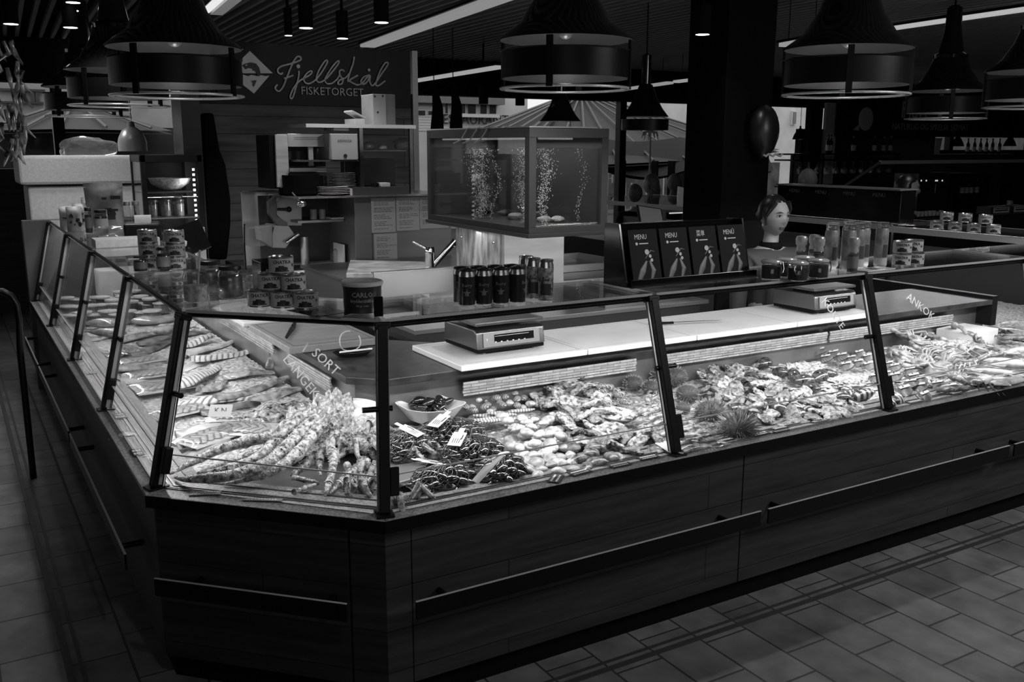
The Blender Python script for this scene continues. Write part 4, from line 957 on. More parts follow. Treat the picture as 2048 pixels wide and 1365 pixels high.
# fillets and fish on the left side
def chev(name, a, c, sc=160):
    m = bpy.data.materials.new(name); m.use_nodes = True; nt = m.node_tree; N = nt.nodes; L = nt.links; b = N['Principled BSDF']; b.inputs['Roughness'].default_value = .3
    tc = N.new('ShaderNodeTexCoord'); sp = N.new('ShaderNodeSeparateXYZ'); L.new(tc.outputs['Object'], sp.inputs[0])
    ab = N.new('ShaderNodeMath'); ab.operation = 'ABSOLUTE'; L.new(sp.outputs[1], ab.inputs[0])
    ml = N.new('ShaderNodeMath'); ml.operation = 'MULTIPLY_ADD'; L.new(ab.outputs[0], ml.inputs[0]); ml.inputs[1].default_value = .8; L.new(sp.outputs[0], ml.inputs[2])
    nn_ = N.new('ShaderNodeTexNoise'); nn_.inputs['Scale'].default_value = 18; L.new(tc.outputs['Object'], nn_.inputs['Vector'])
    m3 = N.new('ShaderNodeMath'); m3.operation = 'MULTIPLY_ADD'; L.new(nn_.outputs['Fac'], m3.inputs[0]); m3.inputs[1].default_value = .02; L.new(ml.outputs[0], m3.inputs[2])
    m2 = N.new('ShaderNodeMath'); m2.operation = 'MULTIPLY'; L.new(m3.outputs[0], m2.inputs[0]); m2.inputs[1].default_value = sc*3
    sn = N.new('ShaderNodeMath'); sn.operation = 'SINE'; L.new(m2.outputs[0], sn.inputs[0])
    cr = N.new('ShaderNodeValToRGB'); cr.color_ramp.elements[0].position = .0; cr.color_ramp.elements[0].color = (a, a, a, 1); cr.color_ramp.elements[1].position = .5; cr.color_ramp.elements[1].color = (c, c, c, 1)
    mr = N.new('ShaderNodeMapRange'); mr.inputs['From Min'].default_value = -1; L.new(sn.outputs[0], mr.inputs[0]); L.new(mr.outputs[0], cr.inputs[0]); L.new(cr.outputs[0], b.inputs['Base Color'])
    bm = N.new('ShaderNodeBump'); bm.inputs['Strength'].default_value = .3; bm.inputs['Distance'].default_value = .002; L.new(sn.outputs[0], bm.inputs['Height']); L.new(bm.outputs[0], b.inputs['Normal']); return m
FM = {'striped': chev('striped_fillet', .15, .6, 180/3), 'pale': mat('pale_fillet', .45, .3, noise_=.25, nscale=16, spec=.6), 'skin': mat('fish_skin', .22, .25, noise_=.5, nscale=28, spec=.7, v2=.4), 'dark': mat('dark_fillet', .07, .3, noise_=.6, nscale=20, v2=.2), 'silver': mat('silver_fish', .42, .18, metal=.35, noise_=.4, nscale=12, stretch=(1, 5, 1)),
      'edge': mat('flesh_edge', .42, .4)}
def fillet(x0, y0, x1, y1, w, kind, label, h=.022, z=.0, tail=.35, bend=.0):
    a, c = at(x0, y0, z=.70), at(x1, y1, z=.70); d = c-a; L_ = d.length; nx, ny = 22, 8; v = []; f = []
    for side in (0, 1):
        for i in range(nx+1):
            u = i/nx; ww = w/2*(min(1, (u*7+.25))**.5)*(1-(1-tail)*u**2.2)*(1+.05*math.sin(u*9+x0))
            for j in range(ny+1):
                q = j/ny*2-1; zz = h*(1-abs(q)**2.5)*(1-.55*u)*(.92+.12*math.sin(u*14+y0))+.003+.010*math.sin(u*5+x0) if side else .006*math.sin(u*5+x0)
                v.append((u*L_, q*ww+bend*math.sin(math.pi*u), zz))
    w1 = ny+1; o = (nx+1)*w1
    for i in range(nx):
        for j in range(ny): f.append((o+i*w1+j, o+(i+1)*w1+j, o+(i+1)*w1+j+1, o+i*w1+j+1)); f.append((i*w1+j, i*w1+j+1, (i+1)*w1+j+1, (i+1)*w1+j))
        for j, s in ((0, 1), (ny, -1)): q = (i*w1+j, (i+1)*w1+j, o+(i+1)*w1+j, o+i*w1+j); f.append(q if s > 0 else q[::-1])
    for i, s in ((0, -1), (nx, 1)):
        for j in range(ny): q = (i*w1+j, i*w1+j+1, o+i*w1+j+1, o+i*w1+j); f.append(q if s > 0 else q[::-1])
    bb = B(); bb.add(v, f); ob = bb.out('fish_fillet', FM[kind], smooth=55); ob.location = (a.x, a.y, bedz(a.x, a.y)+.012+z); ob.rotation_euler = (0, 0, math.atan2(d.y, d.x)); tag(ob, label, 'fish fillet'); return ob
FL = [(228, 728, 372, 700, .13, 'skin', 'long grey skinned fillet lying across behind the second post', 0), (235, 752, 415, 712, .13, 'pale', 'long pale fillet just in front of the grey skinned one', 0),
      (362, 690, 425, 672, .10, 'striped', 'small striped fillet beside the nearest left post, upper', .015), (385, 718, 525, 690, .12, 'striped', 'striped fillet curving up to the side wall', .01), (372, 706, 470, 676, .09, 'pale', 'narrow pale fillet behind the striped one at the side wall', .01),
      (352, 772, 435, 728, .12, 'striped', 'cut striped fillet piece folded beside the post clamp', .02), (445, 748, 548, 738, .11, 'skin', 'blunt grey tail piece near the corner wall', .01), (398, 775, 452, 758, .08, 'skin', 'small grey fillet piece under the folded one', .006),
      (345, 800, 505, 778, .13, 'striped', 'broad striped fillet in front of the grey tail pieces', .0), (430, 792, 575, 752, .09, 'skin', 'narrow fish tail running up to the corner wall', .012), (400, 812, 520, 795, .08, 'dark', 'dark skinned fillet edge under the broad striped one', .0),
      (205, 770, 300, 760, .13, 'pale', 'pale fillet close to the left glass', .0), (500, 790, 600, 770, .12, 'skin', 'grey mottled fillet lying by the woven band', .0),
      (158, 690, 205, 700, .13, 'pale', 'pale folded fillet between second and third left posts', .0), (255, 700, 355, 668, .12, 'dark', 'dark smoked fillet behind the grey skinned one', .0), (275, 678, 420, 655, .13, 'dark', 'dark smoked fillet lying near the woven band', .0),
      (160, 665, 230, 660, .12, 'dark', 'dark smoked fillet between third and second left posts', .0), (225, 672, 330, 655, .11, 'skin', 'grey smoked fillet beyond the dark ones', .0),
      (350, 850, 455, 836, .12, 'pale', 'pale fillet slice right of the nearest left post', .0), (345, 880, 470, 838, .10, 'striped', 'wrapped striped fillet behind the crab leg tips', .01), (255, 880, 300, 905, .09, 'striped', 'small fillet piece leaning at the left glass', .0), (232, 850, 292, 872, .10, 'pale', 'pale fillet at the left glass before the nearest post', .0),
      (330, 905, 455, 865, .12, 'silver', 'wrapped silvery fillet under the topmost crab leg', .0)]
for i, q in enumerate(FL): fillet(*q[:7], z=q[7]+.002*i % .006)
def whole_fish(x0, y0, x1, y1, r, label, m='silver'):
    a, c = at(x0, y0, z=.72), at(x1, y1, z=.72); d = c-a; L_ = d.length; t = thing('fish', label, 'fish', (a.x, a.y, bedz(a.x, a.y)+r*.8)); n = 16
    pts = [(L_*.86*i/(n-1), 0, 0) for i in range(n)]; rr = [r*(.18+1.0*math.sin(math.pi*min(1, (i/(n-1))**.75*.9+.06))) for i in range(n)]; rr[-1] = r*.2
    bb = B(); bb.tube(pts, rr, 14, sq=.62); bb.out('body', FM[m], t, 60, local=True)
    bb = B()
    for s in (-1, 1): bb.add([(L_*.84, 0, .003), (L_, s*r*1.1, .003), (L_*.93, 0, .003), (L_*.84, 0, -.001), (L_, s*r*1.1, -.001), (L_*.93, 0, -.001)], [(0, 1, 2), (3, 5, 4), (0, 3, 4, 1), (1, 4, 5, 2), (2, 5, 3, 0)])
    bb.out('tail_fin', FM['dark'], t, 0, local=True)
    bb = B(); bb.add([(L_*.35, r*.8, 0), (L_*.55, r*1.35, 0), (L_*.62, r*.8, 0), (L_*.35, r*.8, .003), (L_*.55, r*1.35, .003), (L_*.62, r*.8, .003)], [(0, 1, 2), (3, 5, 4), (0, 3, 4, 1), (1, 4, 5, 2), (2, 5, 3, 0)]); bb.out('back_fin', FM['dark'], t, 0, local=True)
    for s in (1,): bb = B(); bb.ell((L_*.07, 0, rr[1]*.55), (.005, .005, .002), 10, 6); bb.out('eye', blackg, t, 60, local=True)
    t.rotation_euler = (0, 0, math.atan2(d.y, d.x))
whole_fish(235, 637, 160, 636, .045, 'silvery whole fish between third and second left posts')
whole_fish(262, 634, 372, 628, .045, 'silvery whole fish wrapped in film behind the second left post')
whole_fish(250, 655, 165, 652, .04, 'dark whole fish in front of the silvery ones', 'skin')
whole_fish(300, 653, 395, 645, .04, 'dark whole fish near the woven band beside the silvery ones', 'skin')
# curved tail at the wall
b = B(); a = [at(538, 735, z=.70), at(545, 715, z=.73), at(540, 692, z=.80), at(533, 680, z=.84)]; b.tube(a, [.02, .022, .014, .004], 12, sq=.5); tag(b.out('fish_tail', FM['skin'], smooth=60), 'grey fish tail curling up against the side wall', 'fish tail')
# heap of chopped shellfish
def heap(px, py, rx, ry, h, label, m, seed=0, rz=0, name='shellfish_meat'):
    c = at(px, py, z=.70); bb = B()
    def fn(p, d): k = 1+.22*nz(p, 22, seed); return Vector((p.x*k, p.y*k, (p.z*k if p.z > 0 else p.z*.2)+.010*nz(p, 60, seed)+.006*nz(p, 130, seed)))
    bb.ell((0, 0, 0), (rx, ry, h), 64, 32, fn=fn); o = bb.out(name, m, smooth=50); o.location = (c.x, c.y, bedz(c.x, c.y)); o.rotation_euler = (0, 0, rz); tag(o, label, 'shellfish', kind='stuff')
heap(560, 822, .22, .12, .045, 'dark chopped shellfish heap behind the ice and crab legs', kcd, 3, .25)
heap(515, 838, .09, .07, .04, 'small dark octopus heap before the chopped shellfish', mat('octopus', .12, .15, noise_=.8, nscale=40, v2=.35, coat=.6), 5, 0, 'octopus_meat')
# shrink wrapped packs: white board, slices, film
def pack(px, py, w, l, rz, label, m, z=.0):
    c = at(px, py, z=.71); t = thing('wrapped_pack', label, 'fish pack', (max(c.x, .67+l*.5) if c.x < 1.1 else c.x, c.y, bedz(c.x, c.y)+.02+z))
    bb = B(); bb.rbox((0, 0, .002), (l, w, .003)); bb.out('board', whitem, t, 0, local=True)
    bb = B()
    for i in range(5): bb.ell((-l*.3+l*.15*i, .005*math.sin(i*2), .008), (l*.11, w*.38, .006), 14, 6, M=Matrix.Rotation(.3, 3, 'Z'))
    bb.out('slices', m, t, 50, local=True)
    v = []; f = []; n = 12
    for i in range(n+1):
        for j in range(n+1): x, y = l*(i/n-.5)*1.03, w*(j/n-.5)*1.03; v.append((x, y, .017*(1-(2*abs(i/n-.5))**4)*(1-(2*abs(j/n-.5))**4)+.004+.004*nz((x, y, px), 40)))
    for i in range(n):
        for j in range(n): q = i*(n+1)+j; f.append((q, q+n+1, q+n+2, q+1))
    bb = B(); bb.add(v, f); bb.out('film', film, t, 50, local=True); t.rotation_euler = (.05, 0, rz)
PKM = FM['striped']
for q in ((270, 765, .20, .30, .1, 'shrink wrapped pack of sliced fish left of the nearest left post'), (455, 823, .12, .16, -.4, 'small shrink wrapped pack with a written label beside the octopus'), (492, 848, .15, .24, -.6, 'shrink wrapped pack lying on another before the octopus'), (420, 860, .14, .26, .5, 'shrink wrapped fillet pack behind the crab leg tips'), (180, 718, .14, .26, .2, 'wrapped pack of marinated pieces by the second left post'), (245, 690, .13, .18, 1.0, 'pointed wrapped pack standing between dark fillets'), (255, 820, .12, .24, .3, 'wrapped pack close to the left glass'), (205, 745, .13, .24, .1, 'wrapped pack of herring by the left glass'), (160, 700, .12, .2, .1, 'wrapped pack between second and third left posts')):
    pack(*q, PKM, .01)
b = B(); p = at(441, 822, z=.76); b.rbox(p, (.09, .06, .001), -.5, rx=.7); o = tag(b.out('price_note', mat('note_grey', .35, .7), smooth=0), 'grey handwritten note standing on the small pack', 'note')
text('K.N', frame(p+Vector((0, -.0015, .001)), (math.cos(-.5), math.sin(-.5), 0), (-.3, .5, .6)), .03, dark, o, 'handwriting', .0002)
# jars and tubs at the far left of the display
def jar(bb_c, r, h, t_label, cat='jar', loc=None, group=None, content=.08, name='glass_jar', lid=True, lidm=None, labelm=None, neck=.82, fill=.8, tall=False):
    t = thing(name, t_label, cat, loc, group); bb = B()
    bb.lathe([(r*.9, 0), (r, h*.04), (r, h*.74), (r*neck, h*.86), (r*neck, h*.95)], (0, 0, 0), 20); bb.out('glass', jarglass, t, 50, local=True)
    bb = B(); bb.lathe([(.001, .003), (r*.88, .003), (r*.92, h*.05), (r*.92, h*fill*.9), (.001, h*fill*.9)], (0, 0, 0), 18); bb.out('contents', mat('contents_%d' % int(content*100), content, .3, noise_=.4, nscale=60), t, 50, local=True)
    if lid: bb = B(); bb.lathe([(r*neck*1.06, h*.87), (r*neck*1.1, h*.89), (r*neck*1.1, h*.99), (r*neck*1.02, h), (.001, h)], (0, 0, 0), 20); bb.out('lid', lidm or mat('lid_black', .02, .3), t, 50, local=True)
    if labelm: bb = B(); bb.lathe([(r*1.01, h*.2), (r*1.01, h*.62)], (0, 0, 0), 20); bb.out('paper_label', labelm, t, 60, local=True)
    return t
G = 'lidded plastic tubs at the far left of the display'
tb = jar(None, .05, .075, 'round clear tub with pale lid among its like behind the second left post', 'tub', (0, 0, 0), G, .25, 'plastic_tub', True, mat('clear_lid', .5, .2), None, .97, .9); KT = Kind(tb)
for i in range(26):
    px = 130+(i % 9)*23+R.uniform(-4, 4)+(i//9)*6; py = 592+(i//9)*16+R.uniform(-2, 2); c = at(px, py, z=.74); KT.put((c.x, c.y, bedz(c.x, c.y)+.008), (0, 0, R.uniform(0, 6)), R.uniform(.85, 1.15))
G = 'dark sauce jars at the far left of the display'
tj = jar(None, .042, .09, 'dark sauce jar with pale lid standing before the woven band at left', 'jar', (0, 0, 0), G, .03, 'sauce_jar', True, mat('pale_lid', .45, .3), None, .95, .95); KJ = Kind(tj)
for px, py in ((205, 600), (225, 606), (246, 600), (262, 610), (282, 603), (300, 608), (320, 602), (268, 592), (240, 590)): c = at(px, py, z=.74); KJ.put((c.x, c.y, bedz(c.x, c.y)+.008), (0, 0, R.uniform(0, 6)), 1.15)
b = B(); p = at(215, 570, z=.78); b.rbox((p.x+.1, p.y, .80), (.34, .2, .20), .05); tag(b.out('polystyrene_box', mat('foam', .5, .8, noise_=.08, nscale=60), smooth=0, bevel=.01), 'pale foam box standing inside the left display', 'box')
# price cards lying on the ledge
def ledge_card(px, py, w, h, rz, label, m, rows=2, light=False):
    c = at(px, py, z=ZL+.004); t = thing('price_card', label, 'price card', (c.x, c.y, ZL+.004)); M = Matrix.Rotation(rz, 4, 'Z'); bb = B(); bb.mbox(M, w, h, .0016); bb.out('card', m, t, 0, local=True)
    rr = random.Random(px); 
    for r_ in range(rows):
        bb = B(); x = -w*.4
        while x < w*.36:
            l = rr.uniform(.004, .010); bb.mbox(M @ Matrix.Translation((x+l/2, h*(.22-.42*r_), .0012)), l, h*.16, .0006); x += l+.0025
        bb.out('writing', dark if light else TXT, t, 0, local=True)
slate = mat('slate_card', .02, .5)
for q in ((1112, 957, .085, .042, .75, 'dark slate price card turned askew, left of the pale one', slate), (1160, 945, .085, .04, .1, 'pale rimmed price card among dark ones on the ledge', slate), (1240, 930, .085, .036, .0, 'dark price card on the ledge under the oysters', slate), (1297, 915, .085, .036, .0, 'dark price card just left of the middle screen post', slate),
          (1450, 880, .09, .022, .0, 'thin dark price card right of the middle screen post', slate), (1520, 868, .09, .036, .05, 'dark price card under the big front urchin', slate), (1560, 856, .085, .024, .0, 'dark price card under the right oysters', slate), (1562, 862, .085, .02, .0, 'slim dark price card under the right oysters', slate), (1640, 842, .1, .022, .0, 'dark price card left of the right screen post', slate), (1830, 803, .1, .022, .0, 'dark price card right of the right screen post', slate), (1915, 785, .11, .024, .0, 'dark price card at the right part of the ledge', slate),
          (410, 987, .10, .035, -.45, 'grey price card on the corner ledge, left one', mat('card_grey', .12, .5)), (525, 1000, .13, .022, -.6, 'long grey price card on the corner ledge, right one', mat('card_grey', .12, .5)), (240, 832, .05, .09, 0, 'dark price card on the left ledge behind the near post', slate), (255, 868, .04, .08, 0, 'dark price card on the left ledge beside the near post', slate), (275, 905, .04, .09, 0, 'dark price card on the left ledge nearest the corner', slate), (182, 745, .05, .08, 0, 'dark price card on the left ledge by the second post', slate)):
    ledge_card(*q)
b = B(); p = at(1375, 893, z=ZL+.02); b.rbox((p.x, p.y+.05, ZL+.012), (.16, .09, .0015), 0, rx=.15); o = tag(b.out('printed_note', paper, smooth=0), 'white printed note behind the glass right of the middle post', 'note')
text('bestilling', frame((p.x+.02, p.y+.04, ZL+.0135), (1, 0, 0), (0, 1, .15)), .022, dark, o, 'printing', .0002)
# lobster / king crab extra: skewer sticks
for px, py, lb in ((1478-0, 0, ''),): pass
# ================================================================== THINGS ON THE COUNTERS
ZT = ZS+.0095
# cutting boards
boardm = mat('cutting_board', .62, .35, noise_=.06, nscale=6, bump=.1, bscale=80)
xs = [(1.735, 2.36), (2.365, 2.99), (2.995, 3.66), (3.665, 4.26)]
for i, lb in enumerate(('white cutting board under the near scale, leftmost of four', 'white cutting board right of the near scale', 'white cutting board with a long knife on it', 'white cutting board under the far scale')):
    a, c = xs[i]; bb = B(); y0 = 3.345; bb.box((a, y0-.035, ZW+.001), (c, y0+.44, ZW+.026))
    t = tag(bb.out('cutting_board', boardm, smooth=0, bevel=.004), lb, 'cutting board')
    bb = B(); bb.box((a+.02, y0-.012, ZW+.0255), (c-.02, y0-.006, ZW+.0268)); bb.box((a+.02, y0+.40, ZW+.0255), (c-.02, y0+.406, ZW+.0268)); bb.box((c-.03, y0-.012, ZW+.0255), (c-.024, y0+.40, ZW+.0268)); bb.out('juice_groove', mat('groove', .4, .5), t, smooth=0)
b = B(); b.prism([(1.235, 3.98), (1.66, 3.98), (1.66, 4.62), (1.235, 4.62)], ZW+.001, ZW+.032); o = b.out('cutting_board', mat('wooden_board', .20, .5, noise_=.15, nscale=5, stretch=(1, 6, 1)), smooth=0, bevel=.004); tag(o, 'grey wooden cutting board on the left worktop behind the corner', 'cutting board')
bb = B(); 
for q in ((1.26, 4.00, 1.635, 4.006), (1.26, 4.59, 1.635, 4.596), (1.26, 4.00, 1.266, 4.596), (1.629, 4.00, 1.635, 4.596)): bb.box((q[0], q[1], ZW+.0315), (q[2], q[3], ZW+.0328))
bb.out('juice_groove', mat('groove_dark', .10, .5), o, smooth=0)
b = B(); b.prism([(1.235, 4.72), (1.6, 4.72), (1.6, 5.5), (1.235, 5.5)], ZW+.001, ZW+.024); tag(b.out('cutting_board', boardm, smooth=0, bevel=.004), 'white cutting board on the left worktop beyond the wooden one', 'cutting board')
# knives
def knife(a, c, label, hl=.13, w=.02, hm=None):
    a, c = Vector(a), Vector(c); d = (c-a).normalized(); s = Vector((-d.y, d.x, 0)); L_ = (c-a).length; t = thing('knife', label, 'knife', a)
    bb = B(); bb.add([a+d*hl-s*w*.4, a+d*(L_*.9)-s*w*.45, c, a+d*hl+s*w*.6]+[p+Vector((0, 0, .002)) for p in (a+d*hl-s*w*.4, a+d*(L_*.9)-s*w*.45, c, a+d*hl+s*w*.6)], [(0, 3, 2, 1), (4, 5, 6, 7), (0, 1, 5, 4), (1, 2, 6, 5), (2, 3, 7, 6), (3, 0, 4, 7)]); bb.out('blade', chrome, t, smooth=0)
    bb = B(); bb.tube([a, a+d*hl*.4, a+d*hl*.8, a+d*hl], [.009, .012, .010, .011], 8, sq=.6); bb.out('handle', hm or black, t)
zb = ZW+.036
knife((2.95, 3.62, zb), (3.35, 3.50, zb), 'long narrow knife lying across the white board behind the middle post')
knife((1.43, 4.50, ZW+.040), (1.27, 4.12, ZW+.040), 'dark kitchen knife lying on the grey wooden board', .13, .03)
# scales
def scale(c, w, dd, h, rz, label, digits=True):
    t = thing('scale', label, 'scale', c); M = Matrix.Translation(c) @ Matrix.Rotation(rz, 4, 'Z'); bb = B()
    bb.mbox(M @ Matrix.Translation((0, 0, .016)), w*.98, dd*.98, .016); bb.out('base', blackm, t, smooth=0, bevel=.004)
    bb = B()
    for sx in (-1, 1):
        for sy in (-1, 1): cc = M @ Vector((sx*w*.38, sy*dd*.4, 0)); bb.lathe([(.014, 0), (.014, .009)], cc, 12)
    bb.out('feet', grey, t)
    bb = B(); z0, z1 = .024, h*.80
    pr = [(-dd/2, z0), (-dd/2+.012, z1-.012), (-dd/2+.03, z1), (dd/2, z1), (dd/2, z0)]; v = []
    for sx in (-1, 1):
        for (y, z) in pr: v.append(M @ Vector((sx*w/2, y, z)))
    n = len(pr); bb.add(v, [tuple(range(n)), tuple(range(2*n-1, n-1, -1))]+[(i, n+i, n+(i+1) % n, (i+1) % n) for i in range(n)]); bb.out('housing', mat('scale_steel', .13, .28, metal=.9, bump=.1, bscale=60, stretch=(1, 1, 20)), t, smooth=0, bevel=.006)
    bb = B(); bb.mbox(M @ Matrix.Translation((0, .01, h*.86)), w*.5, dd*.5, h*.12); bb.out('plate_support', blackm, t, smooth=0)
    bb = B(); bb.mbox(M @ Matrix.Translation((0, .01, h*.96)), w*1.0, dd*.97, .014); bb.out('weighing_plate', MATS['scale_steel'], t, smooth=0, bevel=.005)
    f = M @ Matrix.Translation((.0, -dd/2+.0035, (z0+z1)/2-.003)) @ Matrix.Rotation(math.radians(90-7), 4, 'X'); bb = B(); bb.mbox(f, w*.82, (z1-z0)*.72, .004); o = bb.out('front_panel', mat('panel_grey', .25, .35, metal=.3), t, smooth=0, bevel=.001)
    bb = B(); bb.mbox(f @ Matrix.Translation((.012, .004, .0025)), w*.58, (z1-z0)*.40, .002); bb.out('display', blackg, o, smooth=0)
    bb = B()
    for i in range(6): bb.mbox(f @ Matrix.Translation((-w*.24+i*w*.085, -(z1-z0)*.06-.006, .0038)), .008, .004, .0006)
    bb.mbox(f @ Matrix.Translation((0, (z1-z0)*.16, .0038)), w*.5, .0016, .0006)
    bb.add([f @ Vector(p) for p in ((-w*.37, .006, .003), (-w*.36, -.006, .003), (-w*.35, .006, .003))], [(0, 1, 2)]); bb.out('markings', mat('mark', .55, .5), o, smooth=0)
    return t
scale((2.045, 3.585, ZW+.027), .345, .30, .135, .02, 'steel price scale with dark display standing on the leftmost white board')
scale((4.06, 3.56, ZW+.027), .33, .30, .135, .02, 'steel scale seen through the handwriting at the right end of the boards')
# pen tray with looped strap on the worktop
t = thing('pen_tray', 'small black dish with a pen and looped strap near the worktop corner', 'dish', (1.47, 3.82, ZW)); b = B(); b.lathe([(.001, .004), (.05, .006), (.075, .022), (.078, .022), (.055, .001), (.001, .0)], (1.47, 3.82, ZW+.001), 24, M=Matrix.Diagonal((1.2, .7, 1))); b.out('dish', blackg, t)
b = B(); b.tube([(1.40+.0, 3.80, ZW+.027), (1.55, 3.80, ZW+.027)], .004, 8); b.out('pen', white, t)
b = B(); b.tube([(1.46+.05*math.cos(a/14*5.2+1.5), 3.83+.01*math.sin(a), ZW+.065+.045*math.sin(a/14*5.2+1.5)) for a in range(15)], .003, 6); b.out('strap', mat('strap', .4, .4), t)

# food can with paper label
tin = mat('tin', .55, .22, metal=.9)
def can_label(name, v, dv, art=True):
    return mat(name, v, .4, noise_=.05, nscale=9)
chat = can_label('can_label_pale', .42, .05)
def text_cyl(body, c, r, z, size, m, parent, name, ang0=-math.pi/2, local=True, xs=1.0):
    """lettering bent round a can"""
    cu = bpy.data.curves.new(name, 'FONT'); cu.body = body; cu.size = size; cu.align_x = 'CENTER'; cu.align_y = 'CENTER'; cu.resolution_u = 1; cu.extrude = .0003; cu.offset = size*.02
    tt = bpy.data.objects.new('tmp', cu); COL.objects.link(tt); dg = bpy.context.evaluated_depsgraph_get(); me = bpy.data.meshes.new_from_object(tt.evaluated_get(dg)); bpy.data.objects.remove(tt)
    for v in me.vertices: a = ang0+v.co.x*xs/r; rr = r+v.co.z+.0006; v.co = Vector((c[0]+rr*math.cos(a), c[1]+rr*math.sin(a), c[2]+z+v.co.y))
    me.materials.clear(); me.materials.append(m); o = bpy.data.objects.new(name, me); COL.objects.link(o); o.parent = parent; return o
def arcpatch(bb, r, a0, a1, z0, z1, n=6):
    for i in range(n):
        p, q = a0+(a1-a0)*i/n, a0+(a1-a0)*(i+1)/n; bb.add([(r*math.cos(p), r*math.sin(p), z0), (r*math.cos(q), r*math.sin(q), z0), (r*math.cos(q), r*math.sin(q), z1), (r*math.cos(p), r*math.sin(p), z1)], [(0, 1, 2, 3)])
def star(bb, r, a, z, s):
    v = [(r*math.cos(a), r*math.sin(a), z)]
    for k in range(10): q = s if k % 2 == 0 else s*.42; w = math.pi/2+k*math.pi/5; aa = a+q*math.cos(w)/r; v.append((r*math.cos(aa), r*math.sin(aa), z+q*math.sin(w)))
    bb.add(v, [(0, k+1, (k+1) % 10+1) for k in range(10)])
RC, HC = .042, .058
tcan = thing('crab_can', 'x', 'can'); bb = B()
bb.lathe([(RC*.93, .0), (RC, .001), (RC, .004), (RC*.975, .005), (RC*.975, HC-.005), (RC, HC-.004), (RC, HC-.001), (RC*.95, HC), (RC*.93, HC-.004), (.001, HC-.004)], (0, 0, 0), 28); bb.out('tin', tin, tcan, 40, local=True)
bb = B(); bb.lathe([(RC*.985, .006), (RC*.985, HC-.006)], (0, 0, 0), 28); lab = bb.out('label', chat, tcan, 60, local=True)
inkd = mat('label_ink', .015, .5)
text_cyl('CHATKA', (0, 0, 0), RC*.985, HC*.70, .0165, inkd, lab, 'lettering', xs=.95)
bb = B(); r_ = RC*.985+.0006
for a0, z0, w, h in ((-.55, .012, .5, .012), (-.3, .014, .45, .015), (0, .012, .35, .013), (.22, .014, .25, .009), (-.62, .009, 1.2, .004)): arcpatch(bb, r_, -math.pi/2+a0, -math.pi/2+a0+w, z0, z0+h)
star(bb, r_, -math.pi/2+1.0, .030, .008)
for k in range(4): arcpatch(bb, r_, -math.pi/2+1.45+.12*k, -math.pi/2+1.52+.12*k, .014, .044, 1)
bb.out('artwork', inkd, lab, 0, local=True)
KC = Kind(tcan)
def cans(pts, labels, rz=None, group='crab cans'):
    for (x, y, lv), lb in zip(pts, labels):
        KC.put((x, y, ZT+lv*(HC+.0004)), (0, 0, rz if rz is not None else math.atan2(-x, y)*-1 if False else -math.atan2(x, y)+R.uniform(-.2, .2)), 1, lb, group)
a = Vector((.905, 3.195)); c_ = Vector((1.045, 3.055)); d_ = (c_-a).normalized()*.0865; a -= d_*.1
pyr = [(a+d_*0, 0), (a+d_*1, 0), (a+d_*2, 0), (a+d_*.5, 1), (a+d_*1.5, 1), (a+d_*1, 2)]
cans([(p.x, p.y, l) for p, l in pyr], ['crab can at the left foot of the six can pyramid', 'crab can in the middle of the pyramid foot row', 'crab can at the right foot of the pyramid beside the tub', 'left crab can of the pyramid middle row', 'right crab can of the pyramid middle row', 'crab can on top of the six can pyramid'])
ll = []
for nm, (x, y) in (('left', (.76, 4.44)), ('right', (.86, 4.36))):
    for l, w in enumerate(('lowest', 'second', 'third')): ll.append(((x, y, l), '%s crab can of the %s stack behind the small dark jars' % (w, nm)))
cans([q[0] for q in ll], [q[1] for q in ll], -.2)
cans([(3.79, 2.83, 0), (3.885, 2.83, 0), (3.79, 2.83, 1), (3.885, 2.84, 1)], ['lower left crab can of the four beside the tall bottles', 'lower right crab can of the four beside the tall bottles', 'upper left crab can of the four beside the tall bottles', 'upper right crab can of the four beside the tall bottles'])

# tub CARLO
t = thing('herring_tub', 'dark round tub with pale lid printed CARLO at the glass corner', 'tub', (1.165, 2.93, ZT)); b = B(); r0 = .066
b.lathe([(r0*.92, 0), (r0, .095), (.001, .095)], (0, 0, 0), 36); tb_ = b.out('tub', mat('tub_dark', .022, .3), t, 50, local=True)
b = B(); b.lathe([(r0*1.04, .088), (r0*1.07, .090), (r0*1.07, .100), (r0*1.0, .103), (r0*.92, .100), (.001, .100)], (0, 0, 0), 36); b.out('lid', mat('lid_translucent', .5, .3), t, 50, local=True)
text_cyl('CARLO', (0, 0, 0), r0*.99, .062, .022, mat('label_pale_ink', .22, .5), tb_, 'lettering'); text_cyl('kryddersildfilet', (0, 0, 0), r0*.975, .042, .015, MATS['label_pale_ink'], tb_, 'lettering', xs=.9); text_cyl('400 gr. netto', (0, 0, 0), r0*.96, .026, .008, MATS['label_pale_ink'], tb_, 'lettering')
t.rotation_euler = (0, 0, -math.atan2(1.165, 2.93)+.0)
# beverage cans with black snap lids
def tall_can(label, r, h, bodym, lidm=None, group=None, deco=None):
    t = thing('drink_can', label, 'can', group=group); b = B()
    b.lathe([(r*.8, 0), (r, .005), (r, h*.84), (r*.86, h*.92), (r*.86, h*.94), (.001, h*.94)], (0, 0, 0), 24); b.out('can', tin, t, 45, local=True)
    b = B(); b.lathe([(r*1.012, h*.05), (r*1.012, h*.78)], (0, 0, 0), 24); s = b.out('sleeve', bodym, t, 60, local=True)
    if lidm:
        b = B(); b.lathe([(r*.9, h*.91), (r*.97, h*.915), (r*.97, h*.955), (r*.9, h*.965), (r*.9, h*.955), (.001, h*.955)], (0, 0, 0), 24); b.tube([(r*.5*math.cos(a*.63), r*.5*math.sin(a*.63), h*.962) for a in range(11)], .002, 5); b.out('snap_lid', lidm, t, 45, local=True)
    if deco: deco(s, r, h)
    return t
